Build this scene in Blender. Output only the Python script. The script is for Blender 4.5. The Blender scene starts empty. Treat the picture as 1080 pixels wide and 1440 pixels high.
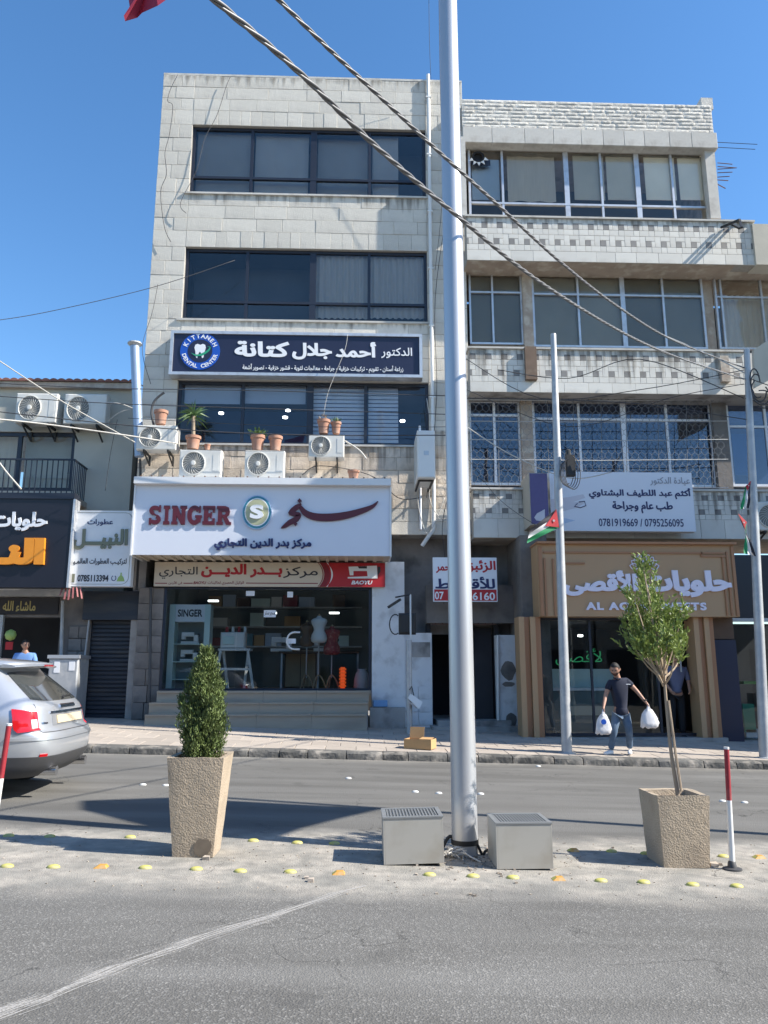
import bpy, bmesh, math, random
from mathutils import Vector, Matrix, noise
rnd = random.Random(7)
sc = bpy.context.scene
col = sc.collection
R_ = math.radians

# ------------------------------------------------------------------ camera, sky, sun, exposure
CAMH, PITCH, YAW, FPX = 1.5, R_(11.75), R_(2.0), 1082.0
cd = bpy.data.cameras.new('camera')
cam = bpy.data.objects.new('camera', cd); col.objects.link(cam)
cam.location = (0, 0, CAMH)
cam.rotation_euler = (R_(90) + PITCH, 0, -YAW)
cd.sensor_fit = 'VERTICAL'; cd.sensor_height = 24.0
cd.lens = FPX / 1440 * 24.0
cd.clip_start = 0.05; cd.clip_end = 2000
sc.camera = cam

SUN_EL, SUN_AZ = R_(40), R_(14.5)      # azimuth measured from the facade line, towards the camera's side
S = Vector((math.cos(SUN_EL) * math.cos(SUN_AZ), -math.cos(SUN_EL) * math.sin(SUN_AZ), math.sin(SUN_EL)))
w = bpy.data.worlds.new('World'); sc.world = w; w.use_nodes = True
nt = w.node_tree
sky = nt.nodes.new('ShaderNodeTexSky'); sky.sky_type = 'NISHITA'; sky.sun_disc = False
sky.sun_elevation = SUN_EL
sky.sun_rotation = math.atan2(S.x, S.y)
sky.air_density = 1.1; sky.dust_density = 0.35; sky.ozone_density = 2.2; sky.altitude = 700
bg = nt.nodes['Background']; bg.inputs['Strength'].default_value = 0.127
hs_ = nt.nodes.new('ShaderNodeHueSaturation'); hs_.inputs['Saturation'].default_value = 1.22; hs_.inputs['Value'].default_value = 1.0
nt.links.new(sky.outputs[0], hs_.inputs['Color']); nt.links.new(hs_.outputs[0], bg.inputs['Color'])
sl = bpy.data.lights.new('sun', 'SUN'); sl.energy = 4.8; sl.angle = R_(0.53); sl.color = (1.0, 0.94, 0.84)
so = bpy.data.objects.new('sun', sl); col.objects.link(so)
so.rotation_euler = (-S).to_track_quat('-Z', 'Y').to_euler()
so.location = (20, -10, 30)
sc.view_settings.view_transform = 'Standard'; sc.view_settings.look = 'None'
sc.view_settings.gamma = 1; sc.view_settings.use_curve_mapping = False
sc.view_settings.exposure = 0.97
sc.render.engine = 'CYCLES'
sc.cycles.max_bounces = 6; sc.cycles.transparent_max_bounces = 12

# ------------------------------------------------------------------ measuring helper: a sight line of the photograph met with a facade plane
CP, SP = math.cos(PITCH), math.sin(PITCH)
def ray(px, py):
    r, v = px - 540, 720 - py
    f = FPX * CP - v * SP; u = FPX * SP + v * CP
    return Vector((r * math.cos(YAW) + f * math.sin(YAW), -r * math.sin(YAW) + f * math.cos(YAW), u))
def at(px, py, y):
    d = ray(px, py); t = y / d.y
    return d.x * t, CAMH + d.z * t
def P3(px, py, y):
    x, z = at(px, py, y); return Vector((x, y, z))
SLOPE = 0.027
def gz(x, y=0): return -SLOPE * x
KY = 14.05
def sz(x, y): return -SLOPE * x + 0.13 + 0.03 * max(0, y - KY)
def on_road(px, py):
    d = ray(px, py); t = CAMH / (-d.z - SLOPE * d.x)
    return d.x * t, d.y * t
def rect(x0, y0, x1, y1, y):
    xm, ym = (x0 + x1) / 2, (y0 + y1) / 2
    return at(x0, ym, y)[0], at(x1, ym, y)[0], at(xm, y1, y)[1], at(xm, y0, y)[1]

# ------------------------------------------------------------------ materials
MATS = {}
def mat(name, c, rough=0.7, metal=0.0, var=0.12, scale=6.0, bump=0.0, bscale=60.0, rand=0.0, emis=None, spec=0.5, island=False,
        dirt=None, dscale=1.2, damt=0.5, coat=0.0, stretch=None, trans=0.0):
    if name in MATS: return MATS[name]
    m = bpy.data.materials.new(name); m.use_nodes = True; MATS[name] = m
    n = m.node_tree; b = n.nodes['Principled BSDF']
    b.inputs['Roughness'].default_value = rough; b.inputs['Metallic'].default_value = metal
    b.inputs['Specular IOR Level'].default_value = spec
    b.inputs['Coat Weight'].default_value = coat
    tc = n.nodes.new('ShaderNodeTexCoord'); src = tc.outputs['Object']
    if stretch:
        mp = n.nodes.new('ShaderNodeMapping'); mp.inputs['Scale'].default_value = stretch
        n.links.new(src, mp.inputs['Vector']); src = mp.outputs[0]
    def noise_(s, d=4):
        t = n.nodes.new('ShaderNodeTexNoise'); t.inputs['Scale'].default_value = s; t.inputs['Detail'].default_value = d
        n.links.new(src, t.inputs['Vector']); return t.outputs['Fac']
    def math_(op, a, bb, clamp=False):
        k = n.nodes.new('ShaderNodeMath'); k.operation = op; k.use_clamp = clamp
        for i, q in enumerate((a, bb)):
            if isinstance(q, (int, float)): k.inputs[i].default_value = q
            else: n.links.new(q, k.inputs[i])
        return k.outputs[0]
    f = math_('MULTIPLY_ADD', noise_(scale), 2 * var); f.node.inputs[2].default_value = 1 - var
    if rand > 0:
        if island: oi = n.nodes.new('ShaderNodeNewGeometry').outputs['Random Per Island']
        else: oi = n.nodes.new('ShaderNodeObjectInfo').outputs['Random']
        g = math_('MULTIPLY_ADD', oi, 2 * rand); g.node.inputs[2].default_value = 1 - rand
        f = math_('MULTIPLY', f, g)
    vm = n.nodes.new('ShaderNodeVectorMath'); vm.operation = 'SCALE'
    vm.inputs[0].default_value = c[:3]; n.links.new(f, vm.inputs['Scale'])
    out = vm.outputs[0]
    if dirt:
        mx = n.nodes.new('ShaderNodeMix'); mx.data_type = 'RGBA'
        d1 = math_('SUBTRACT', noise_(dscale, 8), 0.5); d1 = math_('MULTIPLY', d1, 5.0, True)
        d1 = math_('MULTIPLY', d1, damt)
        n.links.new(d1, mx.inputs[0]); n.links.new(out, mx.inputs[6]); mx.inputs[7].default_value = (*dirt, 1)
        out = mx.outputs[2]
    n.links.new(out, b.inputs['Base Color'])
    if bump > 0:
        bp = n.nodes.new('ShaderNodeBump'); bp.inputs['Strength'].default_value = bump; bp.inputs['Distance'].default_value = 0.02
        n.links.new(math_('ADD', math_('MULTIPLY', noise_(bscale, 8), .7), math_('MULTIPLY', noise_(bscale*.23, 5), .6)), bp.inputs['Height']); n.links.new(bp.outputs[0], b.inputs['Normal'])
    if emis:
        b.inputs['Emission Color'].default_value = (*emis[:3], 1); b.inputs['Emission Strength'].default_value = emis[3]
    if trans > 0:
        tr = n.nodes.new('ShaderNodeBsdfTranslucent'); tr.inputs[0].default_value = (*c[:3], 1)
        ms = n.nodes.new('ShaderNodeMixShader'); ms.inputs[0].default_value = trans
        n.links.new(b.outputs[0], ms.inputs[1]); n.links.new(tr.outputs[0], ms.inputs[2])
        n.links.new(ms.outputs[0], n.nodes['Material Output'].inputs['Surface'])
    return m
def glass(name, tint, fac=0.12, rough=0.015, wave=0.0):
    if name in MATS: return MATS[name]
    m = bpy.data.materials.new(name); m.use_nodes = True; MATS[name] = m
    n = m.node_tree; n.nodes.remove(n.nodes['Principled BSDF'])
    t = n.nodes.new('ShaderNodeBsdfTransparent'); t.inputs[0].default_value = (*tint, 1)
    g = n.nodes.new('ShaderNodeBsdfGlossy'); g.inputs['Roughness'].default_value = rough; g.inputs[0].default_value = (.95, .93, .90, 1)
    lw = n.nodes.new('ShaderNodeFresnel'); lw.inputs[0].default_value = 1.38
    ad = n.nodes.new('ShaderNodeMath'); ad.operation = 'ADD'; ad.use_clamp = True; ad.inputs[1].default_value = fac
    n.links.new(lw.outputs[0], ad.inputs[0])
    if wave:
        tc = n.nodes.new('ShaderNodeTexCoord'); no = n.nodes.new('ShaderNodeTexNoise'); no.inputs['Scale'].default_value = 1.3
        bp = n.nodes.new('ShaderNodeBump'); bp.inputs['Strength'].default_value = wave; bp.inputs['Distance'].default_value = 0.05
        n.links.new(tc.outputs['Object'], no.inputs[0]); n.links.new(no.outputs[0], bp.inputs['Height'])
        n.links.new(bp.outputs[0], g.inputs['Normal'])
    ms = n.nodes.new('ShaderNodeMixShader')
    n.links.new(ad.outputs[0], ms.inputs[0]); n.links.new(t.outputs[0], ms.inputs[1]); n.links.new(g.outputs[0], ms.inputs[2])
    n.links.new(ms.outputs[0], n.nodes['Material Output'].inputs['Surface'])
    return m

M = dict(
    stone=mat('limestone', (.585, .55, .485), .85, var=.08, scale=9, bump=.5, bscale=38, rand=.07, dirt=(.33, .30, .27), dscale=1.6, damt=.35),
    stone_low=mat('worn_limestone', (.62, .53, .43), .85, var=.16, scale=7, bump=.6, bscale=30, rand=.12, dirt=(.25, .20, .16), dscale=2.3, damt=.6),
    stone_j=mat('joined_limestone', (.575, .54, .475), .85, var=.12, scale=8, bump=.5, bscale=30, rand=.12, island=True, dirt=(.30, .27, .24), dscale=1.6, damt=.5),
    mortar=mat('mortar', (.34, .32, .29), .95, var=.2, scale=12),
    rock=mat('split_rock', (.66, .63, .57), .9, var=.12, scale=6, bump=.8, bscale=30, rand=.14, dirt=(.3, .27, .24), dscale=2, damt=.4),
    cap=mat('coping_stone', (.52, .50, .46), .85, var=.12, scale=5, bump=.3, rand=.08, dirt=(.28, .25, .22), dscale=3, damt=.5),
    tile=mat('white_tile', (.62, .595, .54), .55, var=.06, scale=4, rand=.07, dirt=(.36, .32, .27), dscale=2.0, damt=.45),
    tile_j=mat('white_tile_joined', (.62, .595, .54), .55, var=.06, scale=4, rand=.07, island=True, dirt=(.36, .32, .27), dscale=2.0, damt=.45),
    tile_g=mat('grey_tile', (.20, .19, .18), .6, var=.15, scale=10, rand=.12),
    soffit=mat('peeling_plaster', (.38, .31, .25), .95, var=.3, scale=2.5, bump=.6, bscale=14, dirt=(.55, .5, .42), dscale=3.5, damt=.9),
    plaster=mat('cream_plaster', (.50, .47, .40), .9, var=.08, scale=2, bump=.15, dirt=(.30, .28, .24), dscale=1.0, damt=.4),
    plaster_g=mat('grey_plaster', (.34, .32, .30), .92, var=.2, scale=3, bump=.4, bscale=20, dirt=(.13, .12, .11), dscale=2.5, damt=.8),
    white_wall=mat('white_painted_wall', (.68, .68, .68), .85, var=.07, scale=4, bump=.3, bscale=18, dirt=(.33, .31, .29), dscale=3, damt=.5),
    dark_stone=mat('soot_stone', (.20, .18, .165), .9, var=.25, scale=4, bump=.5, bscale=14, rand=.15, dirt=(.07, .065, .06), dscale=2, damt=.8),
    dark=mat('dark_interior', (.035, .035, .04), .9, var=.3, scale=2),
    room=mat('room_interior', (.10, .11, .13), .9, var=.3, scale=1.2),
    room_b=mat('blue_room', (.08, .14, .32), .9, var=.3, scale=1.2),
    frame_dk=mat('dark_aluminium', (.028, .033, .048), .4, .3, var=.1),
    frame_al=mat('aluminium', (.55, .56, .58), .38, .5, var=.08, dirt=(.3, .29, .28), dscale=5, damt=.4),
    frame_w=mat('white_aluminium', (.72, .74, .78), .45, .1, var=.06),
    glass_up=glass('tinted_glass', (.88, .89, .90), .015, wave=.10),
    glass_gr=glass('grey_glass', (.95, .94, .91), .0, wave=.14),
    glass_bl=glass('blue_glass', (.50, .60, .78), .06, wave=.10),
    glass_sh=glass('shop_glass', (.88, .92, .93), .012, wave=.03),
    glass_car=glass('car_glass', (.10, .115, .12), .08),
    curtain=mat('curtain_cloth', (.72, .68, .64), .9, var=.15, scale=5, stretch=(6, 1, .4), trans=.2),
    blind=mat('roller_blind', (.55, .55, .54), .85, var=.08, scale=2),
    blindw=mat('zebra_blind', (.84, .80, .76), .8, var=.08, scale=3),
    greyblind=mat('grey_blind', (.78, .75, .70), .85, var=.18, scale=1.5, rand=.28), darkblind=mat('dark_blind', (.27, .27, .26), .85, var=.2, scale=1.1, rand=.3), pane_tone=mat('grey_pane_tone', (.40, .40, .40), .85, var=.2, scale=1.1, rand=.3),
    sign_w=mat('white_sign_face', (.66, .68, .74), .35, var=.03, scale=1.5, spec=.4),
    sign_w2=mat('white_sign_flash', (.70, .70, .70), .5, var=.05),
    navy=mat('navy_sign_face', (.016, .019, .048), .35, var=.15, scale=1),
    blue=mat('logo_blue', (.01, .08, .42), .4, var=.03),
    black=mat('black_sign_face', (.012, .012, .02), .4, var=.2, scale=1.5),
    letter_w=mat('white_letter', (.75, .76, .78), .5, var=.03),
    letter_n=mat('navy_letter', (.02, .025, .10), .5, var=.03),
    letter_m=mat('maroon_letter', (.10, .012, .02), .35, var=.05),
    letter_side=mat('letter_side', (.25, .26, .30), .5, var=.05),
    letter_o=mat('orange_letter', (.75, .27, .02), .4, var=.05),
    letter_g=mat('olive_letter', (.19, .19, .13), .45, .3, var=.05),
    letter_gold=mat('gold_letter', (.42, .33, .13), .5, .2, var=.15),
    letter_l=mat('lilac_letter', (.74, .71, .82), .4, var=.03),
    letter_k=mat('dark_letter', (.03, .028, .035), .5, var=.05),
    red=mat('red_print', (.42, .015, .02), .45, var=.06, scale=2),
    post_red=mat('faded_post_red', (.30, .02, .03), .6, var=.15, scale=9, dirt=(.4, .25, .22), dscale=8, damt=.4), redk=mat('maroon_print', (.22, .012, .02), .5, var=.06),
    cream=mat('cream_print', (.60, .52, .41), .55, var=.04),
    green=mat('green_print', (.02, .30, .16), .5, var=.05),
    teal=mat('teal_print', (.03, .20, .28), .4, var=.05),
    lime=mat('lime_print', (.30, .42, .12), .5, var=.1),
    lblue=mat('pale_blue_print', (.40, .50, .66), .45, var=.08, scale=2),
    purple=mat('violet_panel', (.09, .075, .19), .5, var=.1),
    tan=mat('tan_cladding', (.43, .27, .145), .5, var=.05, scale=1.5),
    tan2=mat('reddish_cladding', (.36, .175, .085), .5, var=.06, scale=1.5),
    galv=mat('galvanised_steel', (.50, .51, .53), .42, .55, var=.08, scale=3, dirt=(.33, .33, .34), dscale=1.0, damt=.4, stretch=(1, 1, .25)),
    galv_o=mat('old_galvanised', (.42, .43, .44), .55, .4, var=.15, scale=7, dirt=(.60, .58, .55), dscale=3.5, damt=.7),
    cabinet=mat('cabinet_steel', (.44, .42, .375), .5, .2, var=.05, scale=2, dirt=(.30, .26, .20), dscale=4, damt=.45),
    grate=mat('grating', (.35, .36, .36), .5, .6, var=.1),
    rubber=mat('black_rubber', (.02, .02, .02), .6, var=.1),
    cable=mat('steel_cable', (.17, .17, .175), .5, .3, var=.3, scale=20),
    wire=mat('thin_wire', (.05, .05, .055), .7, var=.1),
    wire_w=mat('white_wire', (.50, .48, .44), .7, var=.15),
    ac=mat('ac_white', (.62, .61, .57), .5, var=.05, scale=3, dirt=(.42, .38, .32), dscale=3, damt=.4),
    ac_g=mat('ac_grille', (.17, .17, .16), .6, var=.1),
    bracket=mat('black_bracket', (.04, .04, .04), .6, .3),
    terra=mat('terracotta', (.42, .22, .15), .85, var=.12, scale=6, dirt=(.5, .4, .33), dscale=4, damt=.5),
    soil=mat('soil', (.12, .08, .05), 1, var=.3, scale=20, bump=1, bscale=40),
    leaf=mat('leaf', (.19, .25, .06), .5, var=.3, scale=5, rand=.45, island=True, trans=.25),
    leaf_d=mat('cypress_leaf', (.11, .15, .042), .65, var=.35, scale=6, rand=.5, island=True, trans=.12),
    leaf_y=mat('yucca_leaf', (.10, .17, .06), .55, var=.2, rand=.3, island=True, trans=.15),
    bark=mat('bark', (.36, .28, .20), .9, var=.25, scale=14, bump=.6, bscale=40, stretch=(1, 1, .2)),
    planter=mat('rough_concrete', (.40, .325, .24), .95, var=.14, scale=5, bump=.7, bscale=75, dirt=(.20, .15, .11), dscale=3, damt=.4),
    paver=mat('paver', (.38, .33, .28), .85, var=.10, scale=3, bump=.3, bscale=25, rand=.10, dirt=(.22, .19, .17), dscale=2.5, damt=.6),
    kerb=mat('basalt_kerb', (.095, .092, .085), .95, var=.35, scale=6, bump=1.2, bscale=18, rand=.25, dirt=(.38, .34, .29), dscale=4, damt=.7),
    step=mat('step_marble', (.36, .30, .23), .6, var=.12, scale=3, bump=.1, dirt=(.22, .18, .15), dscale=2, damt=.5, stretch=(.4, 1, 2)),
    stud_y=mat('yellow_stud', (.50, .46, .12), .6, var=.12, scale=20, dirt=(.42, .37, .28), dscale=14, damt=.7),
    stud_o=mat('orange_stud', (.55, .28, .05), .6, var=.12, scale=20, dirt=(.42, .37, .28), dscale=14, damt=.6),
    stud_w=mat('white_stud', (.6, .6, .58), .5, var=.1),
    shutter=mat('dark_shutter', (.035, .042, .055), .5, .4, var=.25, scale=3, dirt=(.10, .09, .08), dscale=2, damt=.5, stretch=(.4, 1, 2)),
    card=mat('cardboard', (.48, .29, .13), .85, var=.08, scale=5),
    paint=mat('silver_paint', (.52, .54, .57), .32, .55, var=.02, coat=.8),
    plast=mat('grey_plastic', (.055, .055, .058), .55, var=.1),
    lamp_r=mat('red_lens', (.50, .008, .012), .12, var=.25, scale=14, coat=1),
    lamp_w=mat('clear_lens', (.75, .70, .68), .15, var=.2, scale=20, coat=1),
    chrome=mat('chrome', (.7, .7, .72), .15, 1.0),
    plate=mat('plate_paint', (.60, .50, .34), .5, var=.08),
    tyre=mat('tyre', (.02, .02, .02), .85, var=.2),
    skin=mat('skin', (.40, .22, .15), .55, var=.06, scale=9),
    hair=mat('hair', (.012, .010, .009), .7, var=.3, scale=40, bump=.5),
    shirt=mat('navy_shirt', (.012, .016, .035), .85, var=.2, scale=9),
    jeans=mat('denim', (.09, .14, .21), .85, var=.25, scale=6, dirt=(.20, .26, .33), dscale=3, damt=.7),
    shoe=mat('white_shoe', (.70, .70, .70), .6, var=.05),
    bag=mat('white_bag', (.76, .76, .78), .4, var=.04, bump=.8, bscale=9, trans=.3),
    bshirt=mat('blue_shirt', (.16, .30, .60), .85), gshirt=mat('grey_shirt', (.12, .13, .20), .85),
    blackc=mat('black_cloth', (.012, .012, .014), .9),
    flagr=mat('red_cloth', (.50, .03, .04), .7, var=.08, trans=.2), flagg=mat('green_cloth', (.02, .26, .10), .7, var=.08, trans=.2),
    flagw=mat('white_cloth', (.7, .7, .7), .7, var=.05, trans=.2), flagk=mat('black_flag_cloth', (.02, .02, .03), .7, var=.08),
    flagbig=mat('dark_red_cloth', (.30, .02, .05), .7, var=.08, trans=.1),
    lampc=mat('ceiling_light', (.8, .8, .8), .5, emis=(1, 1, .95, 3.0)),
    neon=mat('green_neon', (.02, .2, .08), .5, emis=(.05, .55, .2, .15)),
    case_=mat('pale_display', (.60, .74, .70), .5, var=.04), white_p=mat('white_plastic', (.70, .70, .68), .4, var=.03),
    floral=mat('red_floral', (.25, .02, .025), .7, var=.3, scale=10, dirt=(.5, .25, .2), dscale=14, damt=.6),
    orange=mat('orange_plastic_glow', (.80, .12, .02), .4, var=.05, emis=(.9, .12, .02, .25)),  # spool plastic given a faint glow of its own; it is no lamp
    wood=mat('pale_wood', (.40, .28, .16), .6, var=.1), brown=mat('brown_furniture', (.10, .055, .03), .6, var=.2),
    roof_t=mat('roof_tile', (.23, .10, .075), .85, var=.2, rand=.2),
    blue_box=mat('blue_print', (.15, .30, .52), .5),
    old_wood=mat('old_wood', (.16, .11, .08), .9, var=.3, scale=4, dirt=(.3, .24, .18), dscale=3), rust=mat('rusty_steel', (.12, .06, .04), .9, var=.3, scale=10),
    shopwall=mat('shop_wall', (.16, .20, .20), .8, var=.2, scale=1.5),
)

# ------------------------------------------------------------------ mesh builder
class MB:
    def __init__(s): s.v = []; s.f = []
    def add(s, vs, fs):
        o = len(s.v); s.v += [tuple(v) for v in vs]; s.f += [tuple(i + o for i in f) for f in fs]; return s
    def box(s, x0, x1, y0, y1, z0, z1, M4=None):
        vs = [Vector(p) for p in ((x0,y0,z0),(x1,y0,z0),(x1,y1,z0),(x0,y1,z0),(x0,y0,z1),(x1,y0,z1),(x1,y1,z1),(x0,y1,z1))]
        if M4 is not None: vs = [M4 @ v for v in vs]
        return s.add(vs, [(0,3,2,1),(4,5,6,7),(0,1,5,4),(1,2,6,5),(2,3,7,6),(3,0,4,7)])
    def cbox(s, x0, x1, y0, y1, z0, z1, c=.01, M4=None):      # front face chamfered (towards -y)
        c = min(c, (x1-x0)*.3, (z1-z0)*.3)
        vs = [Vector(p) for p in ((x0,y1,z0),(x1,y1,z0),(x1,y1,z1),(x0,y1,z1),(x0,y0+c,z0),(x1,y0+c,z0),(x1,y0+c,z1),(x0,y0+c,z1),
              (x0+c,y0,z0+c),(x1-c,y0,z0+c),(x1-c,y0,z1-c),(x0+c,y0,z1-c))]
        if M4 is not None: vs = [M4 @ v for v in vs]
        return s.add(vs, [(0,3,2,1),(0,1,5,4),(1,2,6,5),(2,3,7,6),(3,0,4,7),(4,5,9,8),(5,6,10,9),(6,7,11,10),(7,4,8,11),(8,9,10,11)])
    def prism(s, pts, y0, y1):                                 # polygon in xz, extruded along y
        n = len(pts); a = sum(pts[i][0]*pts[(i+1)%n][1]-pts[(i+1)%n][0]*pts[i][1] for i in range(n))
        if a < 0: pts = pts[::-1]
        return s.add([(x,y0,z) for x,z in pts]+[(x,y1,z) for x,z in pts],
                     [tuple(range(n)), tuple(range(2*n-1,n-1,-1))]+[(i,i+n,(i+1)%n+n,(i+1)%n) for i in range(n)])
    def tube(s, pts, r, n=6, cap=True):
        pts = [Vector(p) for p in pts]; o = len(s.v); K = len(pts)
        rs = r if isinstance(r, (list, tuple)) else [r]*K
        up = None; vs = []
        for i, p in enumerate(pts):
            d = (pts[min(i+1,K-1)] - pts[max(i-1,0)])
            d = d.normalized() if d.length > 1e-9 else Vector((0,0,1))
            if up is None: up = Vector((0,0,1)) if abs(d.z) < .9 else Vector((0,1,0))
            a = d.cross(up)
            if a.length < 1e-6: a = d.cross(Vector((1,0,0)))
            a.normalize(); b = a.cross(d).normalized(); up = b
            for k in range(n):
                t = 2*math.pi*k/n; vs.append(p + (a*math.cos(t) + b*math.sin(t))*rs[i])
        fs = [(i*n+k, i*n+(k+1)%n, (i+1)*n+(k+1)%n, (i+1)*n+k) for i in range(K-1) for k in range(n)]
        if cap: fs += [tuple(range(n-1,-1,-1)), tuple((K-1)*n+k for k in range(n))]
        return s.add(vs, fs)
    def lathe(s, c, prof, n=16, sx=1, sy=1, axis='z'):        # prof: (radius, height)
        vs = []
        for r, h in prof:
            for k in range(n):
                t = 2*math.pi*k/n
                a, b = r*math.cos(t)*sx, r*math.sin(t)*sy
                vs.append((c[0]+a, c[1]+b, c[2]+h) if axis == 'z' else (c[0]+a, c[1]-h, c[2]+b))
        K = len(prof)
        fs = [(i*n+k, i*n+(k+1)%n, (i+1)*n+(k+1)%n, (i+1)*n+k) for i in range(K-1) for k in range(n)]
        fs += [tuple(range(n-1,-1,-1)), tuple((K-1)*n+k for k in range(n))]
        return s.add(vs, fs)
    def bar(s, a, b, w, h=None):                               # square bar between two points
        h = h or w; a, b = Vector(a), Vector(b); d = (b-a).normalized()
        u = Vector((0,0,1)) if abs(d.z) < .9 else Vector((0,1,0))
        x = d.cross(u).normalized(); z = x.cross(d).normalized()
        vs = [p + x*sx*w/2 + z*sz_*h/2 for p in (a, b) for sx, sz_ in ((-1,-1),(1,-1),(1,1),(-1,1))]
        return s.add(vs, [(3,2,1,0),(4,5,6,7),(0,1,5,4),(1,2,6,5),(2,3,7,6),(3,0,4,7)])
    def build(s, name, m, parent=None, smooth=False, origin=None):
        if not s.v: return None
        if parent is not None: o0 = world_loc(parent)
        elif origin is not None: o0 = Vector(origin)
        else:
            xs = [v[0] for v in s.v]; ys = [v[1] for v in s.v]; zs = [v[2] for v in s.v]
            o0 = Vector(((min(xs)+max(xs))/2, (min(ys)+max(ys))/2, min(zs)))
        me = bpy.data.meshes.new(name)
        me.from_pydata([(v[0]-o0.x, v[1]-o0.y, v[2]-o0.z) for v in s.v], [], s.f); me.update()
        if smooth:
            me.shade_smooth()
            if smooth != 'all':
                try: me.set_sharp_from_angle(angle=R_(40))
                except Exception: pass
        if m: me.materials.append(m)
        return link(name, me, parent, o0)
WL = {}
def world_loc(o): return WL[o.name]
def link(name, me, parent, loc):
    o = bpy.data.objects.new(name, me); col.objects.link(o)
    if parent is not None: o.parent = parent; o.location = Vector(loc) - WL[parent.name]
    else: o.location = loc
    WL[o.name] = Vector(loc)
    return o
def tag(o, label=None, cat=None, group=None, kind=None):
    if label: o['label'] = label
    if cat: o['category'] = cat
    if group: o['group'] = group
    if kind: o['kind'] = kind
    return o
def thing(name, label, cat, loc, group=None, kind=None):
    o = link(name, None, None, Vector(loc)); o.empty_display_size = .2
    return tag(o, label, cat, group, kind)

# ------------------------------------------------------------------ lettering (Arabic letters joined by their presentation forms)
AR = {'ا':(0xFE8D,0),'أ':(0xFE83,0),'ب':(0xFE8F,1),'ة':(0xFE93,0),'ت':(0xFE95,1),'ث':(0xFE99,1),'ج':(0xFE9D,1),'ح':(0xFEA1,1),'خ':(0xFEA5,1),
 'د':(0xFEA9,0),'ر':(0xFEAD,0),'ز':(0xFEAF,0),'س':(0xFEB1,1),'ش':(0xFEB5,1),'ص':(0xFEB9,1),'ط':(0xFEC1,1),'ع':(0xFEC9,1),'ف':(0xFED1,1),
 'ق':(0xFED5,1),'ك':(0xFED9,1),'ل':(0xFEDD,1),'م':(0xFEE1,1),'ن':(0xFEE5,1),'ه':(0xFEE9,1),'و':(0xFEED,0),'ى':(0xFEEF,0),'ي':(0xFEF1,1),'ئ':(0xFE89,1),'ء':(0xFE80,-1)}
LA = {'ا':0xFEFB,'أ':0xFEF7}
def shape(s):
    out = []; i = 0; pj = False
    while i < len(s):
        c = s[i]
        if c == 'ل' and i+1 < len(s) and s[i+1] in LA:
            out.append(chr(LA[s[i+1]]+(1 if pj else 0))); i += 2; pj = False; continue
        if c == 'ـ': out.append(c); pj = True; i += 1; continue
        if c not in AR: out.append(c); pj = False; i += 1; continue
        b, d = AR[c]
        nj = d == 1 and i+1 < len(s) and (s[i+1] == 'ـ' or (s[i+1] in AR and AR[s[i+1]][1] >= 0))
        k = (3 if nj else 1) if (pj and d >= 0) else (2 if nj else 0)
        out.append(chr(b+k)); pj = nj; i += 1
    return ''.join(reversed(out))
GC = {}
from mathutils.geometry import interpolate_bezier, delaunay_2d_cdt
def _contours(body):
    c = bpy.data.curves.new('tmp', 'FONT'); c.body = body
    o = bpy.data.objects.new('tmp', c); col.objects.link(o)
    dg = bpy.context.evaluated_depsgraph_get(); dg.update()
    cu = o.to_curve(dg); out = []
    for sp in cu.splines:
        bp = sp.bezier_points; n = len(bp); pts = []
        for i in range(n):
            p, q = bp[i], bp[(i+1) % n]
            straight = (p.handle_right-p.co).length < 1e-5 and (q.handle_left-q.co).length < 1e-5
            seg = [p.co] if straight else interpolate_bezier(p.co, p.handle_right, q.handle_left, q.co, 5)[:-1]
            pts += [(v[0], v[1]) for v in seg]
        cl = []
        for p in pts:
            if not cl or math.hypot(p[0]-cl[-1][0], p[1]-cl[-1][1]) > 2e-3: cl.append(p)
        if len(cl) > 2 and math.hypot(cl[0][0]-cl[-1][0], cl[0][1]-cl[-1][1]) < 2e-3: cl.pop()
        if len(cl) > 2: out.append(cl)
    o.to_curve_clear(); bpy.data.objects.remove(o); bpy.data.curves.remove(c)
    return out
def _area(p): return sum(p[i][0]*p[(i+1) % len(p)][1]-p[(i+1) % len(p)][0]*p[i][1] for i in range(len(p)))/2
def _wind(x, y, polys):
    w_ = 0
    for p in polys:
        for i in range(len(p)):
            (x0, y0), (x1, y1) = p[i-1], p[i]
            if (y0 <= y) != (y1 <= y):
                t = (x1-x0)*(y-y0)/(y1-y0)+x0
                if t > x: w_ += 1 if y1 > y0 else -1
    return w_
def _grow(p, d):
    """moves every edge of the contour to its right by d (outer contours run so that right is outside)"""
    n = len(p); out = []
    for i in range(n):
        a, b, c = Vector(p[i-1]), Vector(p[i]), Vector(p[(i+1) % n]); u, v = (b-a).normalized(), (c-b).normalized()
        n1, n2 = Vector((u.y, -u.x)), Vector((v.y, -v.x)); m = n1+n2
        if m.length < .2: m = n1
        m.normalize(); k = d/max(.55, m.dot(n1)); out.append((b.x+m.x*k, b.y+m.y*k))
    return out
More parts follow.
